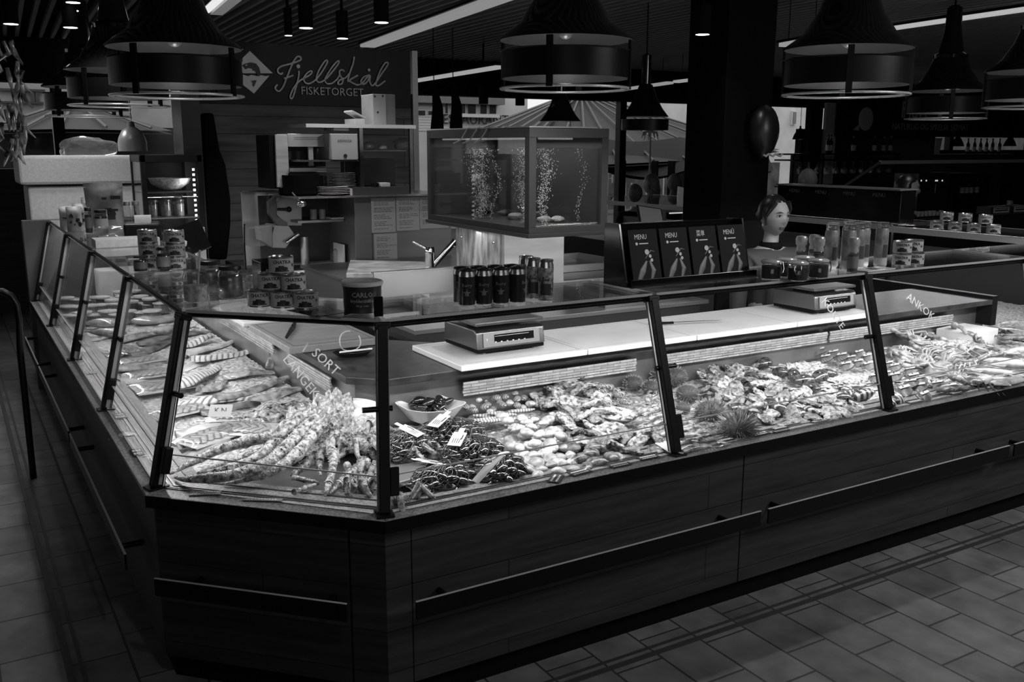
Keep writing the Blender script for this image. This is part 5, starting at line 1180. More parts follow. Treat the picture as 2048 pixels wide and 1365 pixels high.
def deco1(s, r, h):
    text_cyl('Berry', (0, 0, 0), r*1.015, h*.56, .016, mat('ink_grey', .12, .4), s, 'lettering'); b = B(); q = r*1.015+.0005
    star(b, q, -math.pi/2, h*.36, .014); b.add([(q*math.cos(-1.57+x/r), q*math.sin(-1.57+x/r), h*.36+z) for x, z in ((-.016, .006), (-.004, -.002), (0, .016), (.004, -.002), (.016, .006), (0, -.012))], [(0, 1, 5), (1, 2, 3), (1, 3, 5), (3, 4, 5)]); b.out('artwork', MATS['ink_grey'], s, 0, local=True)
KD1 = Kind(tall_can('x', .029, .135, mat('can_black', .018, .25), mat('lid_black', .02, .3), None, deco1))
P1 = [((929, 612), 'black lidded dark can, front left of the group of eight'), ((958, 610), 'black lidded dark can, second in the front row'), ((987, 608), 'black lidded dark can, third in the front row'), ((1015, 607), 'black lidded can turned to its seam, front right of the group'), ((926, 600), 'black lidded can behind the front left one'), ((955, 596), 'black lidded can in the back row, second from left'), ((985, 596), 'black lidded can in the back row, third from left'), ((1012, 594), 'black lidded can at the back right corner of the group')]
for (p, lb) in P1: c = at(*p, z=ZT); KD1.put((c.x, c.y+.005, ZT), (0, 0, -math.atan2(c.x, c.y)+(1.2 if 'seam' in lb else 0)), .98, lb, 'black lidded drink cans')
# fix spacing so that the group does not intersect
gx, gy = 1.515, 2.845; i = 0
for o in [x for x in COL.objects if x.get('group') == 'black lidded drink cans']:
    o.location = (gx+.0615*(i % 4)+(.0 if i < 4 else .012), gy-.010*(i % 4)+(0 if i < 4 else .062), ZT); i += 1
def deco2(s, r, h): text_cyl('Seal', (0, 0, 0), r*1.015, h*.52, .017, mat('ink_dark', .03, .4), s, 'lettering'); b = B(); arcpatch(b, r*1.015+.0005, -2.3, -.85, h*.16, h*.42); b.out('artwork', MATS['ink_dark'], s, 0, local=True)
KD2 = Kind(tall_can('x', .027, .155, mat('can_pattern', .20, .3, noise_=.8, nscale=60, v2=.5, metal=.3), tin, None, deco2))
for (x, y, lb) in ((1.805, 2.795, 'tall patterned drink can, front one of three'), (1.79, 2.855, 'tall patterned drink can, middle one of three'), (1.80, 2.92, 'tall patterned drink can, rear one of three')): KD2.put((x, y, ZT), (0, 0, -.55), 1, lb, 'tall patterned cans')
# menu leaflets lying on the corner shelf
t = thing('menu_leaflet', 'glossy dark menu leaflet lying before the CARLO tub', 'leaflet', (1.03, 2.99, ZT)); b = B(); M = Matrix.Translation((1.03, 2.985, ZT+.002)) @ Matrix.Rotation(.25, 4, 'Z'); b.mbox(M, .13, .17, .002); b.out('sheet', blackg, t, smooth=0)
text('MENU', M @ Matrix.Translation((.02, .05, .0015)), .022, TXT, t, 'lettering', .0002)
b = B()
for q in ((.0, -.02, .05, .012), (-.02, -.045, .06, .010), (.02, .0, .04, .008)): b.mbox(M @ Matrix.Translation((q[0], q[1], .0015)) @ Matrix.Rotation(.4, 4, 'Z'), q[2], q[3], .0004)
b.out('picture', mat('picture_grey', .3, .4), t, smooth=0)
t = thing('menu_leaflet', 'second dark leaflet pushed partly under the CARLO tub', 'leaflet', (1.10, 2.90, ZT)); b = B(); M = Matrix.Translation((1.075, 2.895, ZT+.0015)) @ Matrix.Rotation(.75, 4, 'Z'); b.mbox(M, .10, .05, .001); b.out('sheet', blackg, t, smooth=0)
# card clip on the corner post top
b = B(); p = at(762, 632, y=2.78); b.rbox((1.168, 2.80, ZT+.033), (.030, .006, .065), -.2); tag(b.out('card_clip', blackm, smooth=0, bevel=.002), 'small black card clip standing over the front corner post', 'clip')
# menu holder with four folded menus
t = thing('menu_holder', 'black slanted holder with four dark menus on the middle glass shelf', 'menu holder', (2.58, 2.95, ZT)); x0, x1, y0 = 2.245, 2.905, 2.90
b = B()
for xx in (x0, x1-.012): b.add([(xx, y0, ZT), (xx+.012, y0, ZT), (xx+.012, y0+.15, ZT), (xx, y0+.15, ZT), (xx, y0+.06, ZT+.245), (xx+.012, y0+.06, ZT+.245), (xx+.012, y0+.15, ZT+.245), (xx, y0+.15, ZT+.245)], [(0, 3, 2, 1), (4, 5, 6, 7), (0, 1, 5, 4), (1, 2, 6, 5), (2, 3, 7, 6), (3, 0, 4, 7)])
b.box((x0+.012, y0+.10, ZT+.004), (x1-.012, y0+.15, ZT+.24)); b.box((x0, y0-.03, ZT+.001), (x1, y0+.1, ZT+.006)); b.box((x0, y0-.035, ZT+.001), (x1, y0-.028, ZT+.035)); b.out('box', blackg, t, smooth=0, bevel=.002)
def menu(cx, head, lb):
    m = thing('menu', lb, 'menu', (cx, y0-.01, ZT+.012), 'menus in the black holder'); w, h = .142, .215; ang = math.radians(76); o0 = Vector((cx, y0-.012, ZT+.012)); M = frame(o0, (1, 0, 0), (0, math.cos(ang), math.sin(ang)))
    b = B(); b.mbox(M @ Matrix.Translation((0, h/2, -.001)), w, h, .003); b.out('cover', mat('menu_cover', .012, .6, spec=.1), m, smooth=0)
    text(head, M @ Matrix.Translation((-.012, h*.86, .001)), .028, TXT, m, 'heading', .0003, xs=.8)
    b = B(); b.lathe([(.001, 0), (.006, 0), (.006, .0006), (.001, .0006)], (0, 0, 0), 8); b.v = [tuple(M @ (Vector(v)+Vector((-.035, h*.74, .001)))) for v in b.v]; b.mbox(M @ Matrix.Translation((.0, h*.74, .001)), .045, .004, .0004); b.out('emblem', TXT, m, 0)
    b = B(); n0 = len(b.v)
    b.tube([(-.045, .01, 0), (-.02, .05, 0), (.005, .09, 0)], [.008, .015, .004], 8, sq=.1); b.tube([(.02, .015, 0), (.035, .05, 0), (.02, .09, 0)], [.006, .012, .004], 8, sq=.1); b.tube([(0, .1, 0), (.03, .13, 0), (.05, .125, 0)], [.002, .003, .001], 6, sq=.2)
    b.v = [tuple(M @ (Vector(v)+Vector((0, 0, .001)))) for v in b.v]; b.out('picture', mat('menu_picture', .06, .4), m, 0)
    b = B()
    for (px, py, r) in ((.01, .125, .011), (.024, .108, .007), (.03, .092, .007)): b.v += [tuple(M @ Vector((px+r*math.cos(a*.785), py+r*math.sin(a*.785), .0022))) for a in range(8)]; b.f += [tuple(range(len(b.v)-8, len(b.v)))]; b.m += [0]
    b.mbox(M @ Matrix.Translation((.055, .012, .001)), .01, .008, .0005); b.out('lemon_slices', mat('menu_pale', .45, .4), m, 0)
for i, (hd, lb) in enumerate((('MENU', 'leftmost of the four dark menus in the black holder'), ('MENU', 'second dark menu from the left in the black holder'), ('菜单', 'third menu from the left, headed in foreign characters'), ('MENÜ', 'rightmost of the four dark menus in the black holder'))): menu(2.345+.155*i, hd, lb)
# honey jars on the left shelf etc
jr = lambda lb, x, y, r, h, c, **k: jar(None, r, h, lb, 'jar', (x, y, ZT), None, c, **k)
jr('open glass jar of pale cream with a spoon, nearest on the left shelf', .735, 3.42, .044, .115, .45, lid=False, neck=.86, fill=.55)
b = B(); b.tube([(.74, 3.42, ZT+.03), (.775, 3.50, ZT+.17)], .004, 6); tag(b.out('spoon', mat('spoon_wood', .35, .5), smooth=60), 'thin spoon standing in the open cream jar', 'spoon')
jr('honey jar with black lid just right of the open jar', .865, 3.45, .045, .115, .06, fill=.75)
jr('pale honey jar with black lid behind the darker honey jar', .83, 3.60, .045, .12, .20, fill=.75)
jr('small open jar with a skewer behind the honey jars', .97, 3.62, .035, .08, .3, lid=False)
b = B(); b.box((.965, 3.40, ZT), (1.04, 3.52, ZT+.125)); o = tag(b.out('gift_box', blackg, smooth=0, bevel=.002), 'black carton beside the honey jars with a pale side strip', 'carton'); b = B(); b.box((1.0402, 3.42, ZT+.01), (1.0412, 3.50, ZT+.115)); b.out('side_strip', paper, o, smooth=0)
text('FISK', FRONT((1.0, 3.399, ZT+.09)), .02, MATS['label_pale_ink'], o, 'lettering', .0002)
t = thing('tongs', 'bent wire tongs standing behind the honey jars', 'tongs', (.98, 3.66, ZT)); b = B(); b.tube([(.98, 3.66, ZT+.07), (.99, 3.70, ZT+.17), (1.0, 3.74, ZT+.12)], .0035, 6); b.tube([(.99, 3.70, ZT+.17), (1.0, 3.72, ZT+.24)], .003, 6); b.out('wire', chrome, t)
jr('small squat dark jar left of the can stacks on the left shelf', .71, 4.36, .030, .070, .03, lidm=mat('lid_dark', .04, .3), labelm=mat('label_mid', .15, .5))
jr('tall dark sauce bottle jar with an oval label before the can stacks', .80, 4.33, .030, .105, .02, labelm=mat('label_mid2', .22, .5), neck=.7)
b = B(); b.box((.67, 5.46, ZT), (1.0, 5.62, ZT+.045)); tag(b.out('foam_block', mat('foam', .5, .8, noise_=.08, nscale=60), smooth=0, bevel=.003), 'pale textured foam slab lying on the left shelf', 'slab')
# card terminal
t = thing('card_terminal', 'dark card terminal with curled paper receipt on the left shelf', 'terminal', (.93, 5.86, ZT)); b = B(); M = Matrix.Translation((.98, 5.85, ZT+.05)) @ Matrix.Rotation(-.2, 4, 'Z'); b.mbox(M, .20, .22, .10); b.out('body', black, t, smooth=0, bevel=.012)
b = B(); b.tube([M @ Vector((x, .03, .05+.055*math.sin(a))) for a, x in ((0, -.03), (.8, -.028), (1.57, 0), (2.3, .028), (3.14, .03))], .001, 4)
v = []; 
for i in range(9): a = math.pi*i/8; v += [tuple(M @ Vector((-.04+0*i, -.02+.04*math.cos(a), .05+.045*math.sin(a)))), tuple(M @ Vector((.05, -.02+.04*math.cos(a), .05+.045*math.sin(a))))]
b = B(); b.add(v, [(2*i, 2*i+1, 2*i+3, 2*i+2) for i in range(8)]); b.out('receipt', paper, t, 60)
t = thing('marker_pen', 'fat marker pen with white barrel lying before the card terminal', 'pen', (.80, 5.70, ZT+.016)); b = B(); b.tube([(.70, 5.70, ZT+.016), (.72, 5.70, ZT+.016)], .014, 10); b.tube([(.81, 5.71, ZT+.016), (.90, 5.72, ZT+.016)], .013, 10); b.out('cap', black, t); b = B(); b.tube([(.72, 5.70, ZT+.016), (.81, 5.71, ZT+.016)], .0145, 10); b.out('barrel', white, t)
# far left shelf: bags, jars, foam box
def bag(x, y, w, h, d, rz, label, m, dark_=True):
    t = thing('snack_bag', label, 'bag', (x, y, ZT)); v = []; f = []; nx, nz_ = 8, 10
    for s in (-1, 1):
        for i in range(nx+1):
            for j in range(nz_+1):
                u, w_ = i/nx, j/nz_; th = d/2*math.sin(math.pi*min(1, max(0, u)))**.6*(1-max(0, (w_-.80)/.2))*(1 if w_ > .05 else .8); v.append(((u-.5)*w*(1-.06*math.sin(w_*math.pi)), s*th+.003*nz((u, w_, s), 6), w_*h))
    n1 = (nx+1)*(nz_+1)
    for s in (0, 1):
        for i in range(nx):
            for j in range(nz_): q = (s*n1+i*(nz_+1)+j, s*n1+(i+1)*(nz_+1)+j, s*n1+(i+1)*(nz_+1)+j+1, s*n1+i*(nz_+1)+j+1); f.append(q if not s else q[::-1])
    b = B(); b.add(v, f); b.out('pouch', m, t, 60, local=True)
    b = B(); rr = random.Random(x*100)
    for k in range(9): b.rbox((rr.uniform(-.3, .3)*w, -d/2-.001, h*rr.uniform(.25, .7)), (w*rr.uniform(.08, .3), .0015, h*rr.uniform(.04, .12)))
    b.out('print', inkd if dark_ else paper, t, 0, local=True); b = B(); b.box((-w*.49, -.004, h*.90), (w*.49, .004, h*.92)); b.out('seal_strip', mat('seal_strip', .4, .25, metal=.4), t, 0, local=True)
    t.rotation_euler = (0, 0, rz); return t
pch = mat('pouch_grey', .16, .28, noise_=.5, nscale=9, spec=.7); pcl = mat('pouch_pale', .38, .4, noise_=.4, nscale=14)
bag(.90, 6.72, .24, .30, .06, -.15, 'large grey resealable snack pouch against the foam box', pch)
for (x, y, h, lb) in ((.60+.08, 6.82, .15, 'small pale bag with dark tied top, leftmost on the left shelf'), (.755, 6.74, .17, 'small pale bag second from the left on the far shelf'), (.70, 6.60, .16, 'pale tall bag standing at the front of the far left shelf'), (.83, 6.92, .20, 'pale bag behind the pepper mill jars')): bag(x, y, .095, h, .05, 0, lb, pcl)
jr('tall dark spice mill jar, left of the pair before the large pouch', .765, 6.46, .022, .16, .04, labelm=MATS['label_mid'], neck=.9)
jr('dark jar with pale label and black lid before the large pouch', .835, 6.44, .040, .145, .02, labelm=mat('label_pale', .4, .5), neck=.9)
for (x, lb) in ((.97, 'left glass tumbler jar with a stacked mill, on the far left shelf'), (1.022, 'right glass tumbler jar with a stacked mill, on the far left shelf')):
    jr(lb, x, 6.30, .024, .20, .10, lidm=mat('mill_steel', .35, .3, metal=.6), neck=.85, fill=.5)
t = thing('plastic_bag', 'crumpled clear plastic bag on the left shelf before the pouch', 'bag', (.88, 6.12, ZT)); b = B(); b.ell((.88, 6.12, ZT+.028), (.12, .07, .04), 26, 14, fn=lambda p, d: p*(1+.35*nz(p, 30))); b.out('bag', film, t, 30)
# foam fish box and its lid on the end cabinet
fm = MATS['foam']; ZE = 1.264
t = thing('fish_box', 'large white foam fish box standing behind the left counter end', 'box', (.95, 8.0, ZE)); b = B(); p0 = at(62, 430, y=7.75); p1 = at(288, 322, y=7.75)
b.box((p0.x, 7.81, 1.20), (p1.x-.02, 8.25, 1.50)); b.out('tub', fm, t, smooth=0, bevel=.015)
b = B(); b.box((p0.x-.05, 7.78, 1.515), (p1.x, 8.3, at(60, 312, y=7.78).z)); b.out('lid', fm, t, smooth=0, bevel=.02)
b = B(); b.box((.5, 7.81, 0), (1.75, 8.35, 1.199)); tag(b.out('side_cabinet', mat('cab_dark', .03, .5), smooth=0, bevel=.003), 'dark cabinet behind the left counter end, under the foam fish box', 'cabinet')
t = thing('plastic_bag', 'clear plastic bag bulging over the top of the foam box', 'bag', (.95, 8.0, 1.74)); b = B(); c = at(178, 292, y=7.95); b.ell((c.x, 7.98, at(60, 312, y=7.78).z+.05), (.20, .12, .09), 30, 16, fn=lambda p, d: p*(1+.3*nz(p, 12))); b.out('bag', film, t, 30)
# glass display cabinet (fridge) at the left
x0, x1, z0, z1 = at(290, 450, y=7.0).x, at(412, 450, y=7.0).x, 1.0, at(350, 310, y=7.0).z; yf, yb = 7.0, 7.42
t = thing('display_fridge', 'small black framed glass fridge with jars and a big sieve inside', 'fridge', (x0, yf, z0)); b = B(); w = .035
for xx in (x0, x1-w):
    for yy in (yf, yb-w): b.box((xx, yy, z0), (xx+w, yy+w, z1))
b.box((x0, yf, z1-.05), (x1, yb, z1)); b.box((x0, yf, z0), (x1, yb, z0+.08)); b.box((x0, yb-.012, z0), (x1, yb, z1)); b.out('frame', black, t, smooth=0, bevel=.003)
for k, z in enumerate((z0+.08, z0+.29, z0+.47)): b = B(); b.box((x0+.01, yf+.03, z), (x1-.01, yb-.02, z+.008)); b.out('shelf', MATS['dark_steel'], t, smooth=0)
b = B(); b.box((x0+w, yf+.004, z0+.08), (x1-w, yf+.008, z1-.05)); b.out('door_glass', glass, t, smooth=0)
b = B(); b.box((x0+.006, yf+.035, z0+.08), (x0+.010, yb-.035, z1-.05)); b.out('side_glass', glass, t, smooth=0)
ls = mat('fridge_led', .9, .5, emit=2.2); b = B()
for k in range(15): b.box((x1-.066, yf+.025, z0+.12+k*.036), (x1-.050, yf+.029, z0+.136+k*.036))
b.out('led_row', ls, t, smooth=0)
strip('fridge_led_light', (x1-.07, yf+.05, z0+.1), (x1-.07, yf+.05, z1-.07), 1.6, (-1, .4, 0), .02)
for k in range(7):
    sh, px = divmod(k, 4); jar(None, .040, .12, ['dark lidded jar on the lower fridge shelf, first', 'dark lidded jar on the lower fridge shelf, second', 'dark lidded jar on the lower fridge shelf, third', 'dark lidded jar on the lower fridge shelf, last', 'lidded jar on the middle fridge shelf, first', 'lidded jar on the middle fridge shelf, second', 'lidded jar on the middle fridge shelf, third'][k], 'jar', (x0+.08+.092*px, yf+.15, (z0+.09, z0+.30)[sh]), None, .1, neck=.95)
c = (x0+x1)/2+.02; b = B(); b.lathe([(.001, 0), (.07, .012), (.13, .05), (.15, .09), (.146, .09), (.12, .05), (.001, .006)], (c, yf+.21, z0+.479), 28); tag(b.out('glass_bowl', mat('bowl_grey', .35, .25, noise_=.4, nscale=50), smooth=50), 'wide pale bowl on the top shelf of the black fridge', 'bowl')
b = B(); b.box((x0-.01, 6.98, 0), (x1+.01, 7.44, z0-.002)); tag(b.out('side_cabinet', mat('cab_dark', .03, .5), smooth=0, bevel=.003), 'dark cabinet under the black framed glass fridge', 'cabinet')
# tablet on a stand, towel and clip right of the left shelf
t = thing('tablet_stand', 'dark tilted tablet on a stand behind the left shelf', 'tablet', (1.42, 5.2, ZW)); c = at(375, 480, y=5.3); b = B(); b.rbox((c.x, c.y, c.z), (.20, .015, .17), -.2, rx=-.35, ry=-.35); b.out('tablet', blackg, t, smooth=0, bevel=.004)
b = B(); b.tube([(c.x+.02, c.y+.02, ZW+.001), (c.x+.02, c.y+.02, c.z-.03)], .012, 10); b.lathe([(.07, ZW+.002), (.07, ZW+.012), (.001, ZW+.014)], (c.x+.02, c.y+.02, 0), 20); b.out('stand', black, t)
c2 = at(360, 488, y=5.2); b = B(); b.ell((c2.x, c2.y, c2.z), (.035, .02, .035), 14, 10, fn=lambda p, d: p*(1+.3*nz(p, 60))); b.tube([c2+Vector((-.05, 0, .0)), c2+Vector((-.055, 0, -.05)), c2+Vector((0, 0, -.075)), c2+Vector((.05, 0, -.08))], .005, 6); b.out('handle', mat('clip_grey', .5, .3), t)
b = B(); p0_, p1_ = at(397, 455, y=5.4), at(405, 520, y=5.4); b.box((p0_.x-.02, 5.4, ZW+.001), (p0_.x+.035, 5.43, p0_.z)); tag(b.out('board_offcut', mat('offcut', .28, .5), smooth=0, bevel=.004), 'pale narrow board standing upright behind the tablet', 'board')
# right group: clip jars, mills, bottles, price card
def clip_jar(label, x, y, r=.042, h=.075):
    t = jar(None, r, h, label, 'jar', (x, y, ZT), 'clip jars on the right shelf', .025, 'clip_jar', False, neck=.9, fill=.8); b = B()
    b.lathe([(r*.92, h*.90), (r*1.02, h*.92), (r*1.02, h*1.0), (r*.8, h*1.06), (.001, h*1.08)], (0, 0, 0), 22); b.out('glass_lid', mat('lid_glass', .5, .1, spec=.9), t, 50, local=True)
    b = B(); b.tube([(-r*.3, -r*1.05, h*.98), (-r*.35, -r*1.2, h*.6), (-r*.1, -r*1.15, h*.35), (r*.2, -r*1.15, h*.38), (r*.3, -r*1.2, h*.6), (r*.3, -r*1.05, h*.98)], .0016, 6); b.tube([(r*1.03*math.cos(a*.42), r*1.03*math.sin(a*.42), h*.88) for a in range(16)], .0014, 5); b.out('wire_clip', chrome, t, local=True); return t
for lb, x, y, a in (('clip jar leftmost in the row before the woman', 2.935, 2.815, 1.0), ('clip jar second in the front row with its wire clip forward', 2.995, 2.725, -.2), ('clip jar rightmost in the front row', 3.14, 2.745, 1.4), ('clip jar behind the front row, left', 3.045, 2.835, .4), ('clip jar behind the front row, right', 3.17, 2.85, .9)): clip_jar(lb, x, y).rotation_euler = (0, 0, a-.6)
def mill(label, x, y, h=.155, r=.024):
    t = thing('spice_mill', label, 'spice mill', (x, y, ZT), 'spice mills on the right shelf'); b = B(); b.lathe([(r*.95, 0), (r, h*.05), (r, h*.52), (r*.85, h*.58)], (0, 0, 0), 18); b.out('jar', jarglass, t, 50, local=True)
    b = B(); b.lathe([(.001, .003), (r*.88, .003), (r*.88, h*.50), (.001, h*.50)], (0, 0, 0), 14); b.out('spice', mat('spice', .05, .5), t, 50, local=True); b = B(); b.lathe([(r*1.02, h*.12), (r*1.02, h*.45)], (0, 0, 0), 18); b.out('paper_label', MATS['label_mid'], t, 60, local=True)
    b = B(); b.lathe([(r*.9, h*.57), (r*.95, h*.62), (r*.8, h*.70), (r*1.05, h*.76), (r*1.1, h*.9), (r*.9, h*.98), (.001, h)], (0, 0, 0), 18); b.out('grinder', mat('mill_glassy', .35, .15, spec=.9), t, 50, local=True)
for lb, x, y in (('spice mill at the back left behind the clip jars', 3.255, 2.95), ('spice mill second behind the clip jars', 3.30, 2.89), ('spice mill between clip jars and tall bottles', 3.36, 2.97), ('spice mill with pale label standing before the tall bottles', 3.405, 2.79)): mill(lb, x, y)
def tall_bottle(label, x, y, h=.205, r=.029):
    t = thing('bottle', label, 'bottle', (x, y, ZT), 'tall bottles on the right shelf'); b = B(); b.lathe([(r*.9, 0), (r, .006), (r, h*.80), (r*.86, h*.87), (.001, h*.87)], (0, 0, 0), 22); b.out('body', mat('bottle_sleeve', .24, .3, noise_=.4, nscale=22, spec=.6), t, 50, local=True)
    b = B(); b.lathe([(r*1.01, h*.04), (r*1.01, h*.20)], (0, 0, 0), 22); b.out('base_band', mat('band_pale', .45, .4), t, 50, local=True)
    b = B(); b.lathe([(r*.88, h*.86), (r*.90, h*.90), (r*.84, h*.905), (r*.9, h*.915), (r*.9, h*.99), (.001, h)], (0, 0, 0), 22); b.out('cap', tin, t, 50, local=True)
    b = B(); arcpatch(b, r*1.012, -2.2, -1.3, h*.22, h*.5); b.out('printed_panel', mat('panel_dark', .06, .4), t, 0, local=True)
for i, (x, y) in enumerate(((3.395, 2.905), (3.465, 2.865), (3.475, 2.965), (3.545, 2.88), (3.615, 2.91), (3.685, 2.865), (3.60, 2.985))):
    tall_bottle(['tall metallic bottle leftmost of the group, behind the labelled mill', 'second tall bottle from the left, in the front', 'tall bottle in the back between second and fourth', 'tall bottle in the middle of the front row', 'tall bottle right of the middle', 'rightmost tall bottle beside the crab cans', 'tall bottle at the back right of the group'][i], x, y)
t = thing('price_sheet', 'white laminated price sheet lying over the right screen post', 'sheet', (3.60, 2.795, ZT)); b = B(); M = Matrix.Translation((3.55, 2.79, ZT+.004)) @ Matrix.Rotation(.05, 4, 'Z'); b.mbox(M, .20, .085, .004); b.out('sheet', mat('sheet_white', .7, .3), t, smooth=0, bevel=.001)
text('FISKE\nSUPPE', M @ Matrix.Translation((0, 0, .0025)), .028, inkd, t, 'lettering', .0002)

# ================================================================== PENDANT LAMPS
def pendant(c, r, label, zt=ZC+.1, power=14, neck=1.0):
    """c = centre of the lowest ring; r = shade radius"""
    k = r/.32; t = thing('pendant_lamp', label, 'pendant lamp', c, 'black pendant lamps'); z = lambda h: h*k
    b = B(); b.lathe([(r*.985, z(.218)), (r*.975, z(.228)), (r*.70, z(.292)), (r*.50, z(.39)), (r*.40, z(.475)), (r*.37, z(.49)), (r*.36, z(.49)), (r*.39, z(.47)), (r*.49, z(.385)), (r*.69, z(.282)), (r*.965, z(.218))], (0, 0, 0), 48, mis=[0]*6+[1]*4); b.out('shade', [blackg, mat('shade_inside', .09, .4)], t, 40, local=True)
    b = B(); b.lathe([(r*.40, z(.475)), (r*.41, z(.50)), (r*.36, z(.51)), (r*.30, z(.52)), (r*.20, z(.70)), (r*.18, z(.86)), (r*.10, z(.88)), (.001, z(.88))], (0, 0, 0), 32); b.out('neck', blackg, t, 40, local=True)
    b = B(); b.lathe([(r*.93, z(.045)), (r*.95, z(.045)), (r*.95, z(.165)), (r*.965, z(.168)), (r*.97, z(.172)), (r*.93, z(.172)), (r*.93, z(.045))], (0, 0, 0), 48, mis=[0, 0, 0, 0, 0, 1]); b.out('band', [black, MATS['shade_inside']], t, 40, local=True)
    b = B()
    for rr, zz in ((.955, 0), (.90, .0)): b.tube([(r*rr*math.cos(a*2*math.pi/48), r*rr*math.sin(a*2*math.pi/48), z(zz)) for a in range(49)], .006*k, 8)
    b.out('guard_ring', mat('ring_steel', .6, .25, metal=.5), t, 60, local=True)
    for i in range(4): b = B(); a = i*math.pi/2+.75; M = Matrix.Rotation(a, 4, 'Z') @ Matrix.Translation((r*.955, 0, z(.105))); b.mbox(M, .012*k, .03*k, z(.22)); b.out('hanger_strap', black, t, 0, local=True)
    b = B(); b.tube([(0, 0, z(.87)), (0, 0, zt-c[2])], .008, 8); b.out('rod', black, t, local=True)
    b = B(); b.ell((0, 0, z(.30)), (.05*k, .05*k, .075*k), 16, 10); b.out('bulb', mat('bulb', .12, .3), t, 60, local=True)
    if power: light('pendant_bulb_glow', 'POINT', (c[0], c[1], c[2]+z(.11)), .8, size=.04)
    if power: light('pendant_light', 'SPOT', (c[0], c[1], c[2]+z(.13)), power, (c[0], c[1], 0), .05, None, 125, .6)
    return t
def pend(px, py, d, r, label, **k): c = at(px, py, d=d); return pendant((c.x, c.y, c.z), r, label, **k)
pend(356, 192, 4.55, .32, 'large black pendant lamp hanging left of the script sign', power=24)
pend(1130, 178, 4.48, .32, 'large black pendant lamp over the fish tank, top centre', power=30)
pend(1690, 190, 4.75, .32, 'large black pendant lamp right of the black column', power=22)
pend(240, 212, 6.1, .32, 'black pendant lamp behind the large left one', power=22)
pend(176, 233, 7.4, .32, 'farthest black pendant lamp of the left row', power=14)
pend(1890, 238, 7.7, .32, 'black pendant lamp before the right fish sign', power=4)
pend(2070, 215, 6.0, .32, 'black pendant lamp cut by the right picture edge', power=8)
def small_pendant(px, py, d, r, label, band=True, power=0):
    c = at(px, py, d=d); t = thing('pendant_lamp', label, 'pendant lamp', c, 'small black pendant lamps far back'); b = B(); b.lathe([(r, 0), (r*.72, .07*r/.2), (r*.5, .15*r/.2), (r*.28, .26*r/.2), (r*.2, .27*r/.2), (r*.2, .5*r/.2), (.001, .52*r/.2)], (0, 0, 0), 30); b.out('shade', blackg, t, 40, local=True)
    if band: b = B(); b.lathe([(r*1.0, -.11*r/.2), (r*1.0, -.02*r/.2)], (0, 0, 0), 30); b.out('band', black, t, 40, local=True)
    b = B(); b.tube([(0, 0, .5*r/.2), (0, 0, ZC+.1-c.z)], .006, 6); b.out('rod', black, t, local=True)
small_pendant(1120, 243, 8.6, .19, 'small black pendant lamp seen just above the fish tank', False)
small_pendant(1290, 234, 8.0, .20, 'small black banded pendant lamp right of the fish tank')
# ================================================================== FISH TANK
TX0, TX1, TY0, TY1, TZ0, TZ1 = 2.66, 3.175, 4.29, 5.52, 1.318, 1.895
t = thing('fish_tank', 'framed fish tank with rising bubbles on a steel pillar', 'aquarium', (TX0, TY0, TZ0)); fr_ = mat('tank_frame', .045, .4, metal=.3)
b = B(); e = .045
b.box((TX0, TY0, TZ0), (TX1, TY1, TZ0+.055)); b.box((TX0-.012, TY0-.012, TZ0-.0), (TX1+.012, TY1+.012, TZ0+.02)); b.out('base_frame', fr_, t, smooth=0, bevel=.002)
b = B(); b.box((TX0, TY0, TZ1-.05), (TX1, TY0+e, TZ1)); b.box((TX0, TY1-e, TZ1-.05), (TX1, TY1, TZ1)); b.box((TX0, TY0+e, TZ1-.05), (TX0+e, TY1-e, TZ1)); b.box((TX1-e, TY0+e, TZ1-.05), (TX1, TY1-e, TZ1)); b.out('top_frame', fr_, t, smooth=0, bevel=.002)
for xx, yy in ((TX0, TY0), (TX1-e, TY0), (TX0, TY1-e), (TX1-e, TY1-e)): b = B(); b.box((xx, yy, TZ0+.055), (xx+e, yy+e, TZ1-.05)); b.out('corner_post', fr_, t, smooth=0, bevel=.002)
b = B(); b.box((TX0+e, TY0+.015, TZ0+.055), (TX1-e, TY0+.021, TZ1-.05)); b.out('front_glass', tankglass, t, smooth=0)
b = B(); b.box((TX0+.015, TY0+e, TZ0+.055), (TX0+.021, TY1-e, TZ1-.05)); b.out('side_glass', tankglass, t, smooth=0)
b = B(); b.box((TX1-.03, TY0+e, TZ0+.055), (TX1-.02, TY1-e, TZ1-.05)); b.box((TX0+e, TY1-.03, TZ0+.055), (TX1-e, TY1-.02, TZ1-.05)); b.out('back_panel', mat('tank_back', .06, .5), t, smooth=0)
wm = bpy.data.materials.new('tank_water'); wm.use_nodes = True; N_ = wm.node_tree.nodes; N_.remove(N_['Principled BSDF']); tr_ = N_.new('ShaderNodeBsdfTransparent'); tr_.inputs[0].default_value = (.8, .8, .8, 1); gl_ = N_.new('ShaderNodeBsdfGlossy'); gl_.inputs['Roughness'].default_value = .05; mx_ = N_.new('ShaderNodeMixShader'); mx_.inputs[0].default_value = .12
wm.node_tree.links.new(tr_.outputs[0], mx_.inputs[1]); wm.node_tree.links.new(gl_.outputs[0], mx_.inputs[2]); wm.node_tree.links.new(mx_.outputs[0], N_['Material Output'].inputs[0])
b = B(); n = 16; v = [(TX0+.03+(TX1-TX0-.07)*i/n, TY0+.03+(TY1-TY0-.07)*j/n, TZ1-.105+.004*nz((i*.5, j*.5, 0), 1)) for i in range(n+1) for j in range(n+1)]
b.add(v, [(i*(n+1)+j, (i+1)*(n+1)+j, (i+1)*(n+1)+j+1, i*(n+1)+j+1) for i in range(n) for j in range(n)]); b.out('water_surface', wm, t, 60)
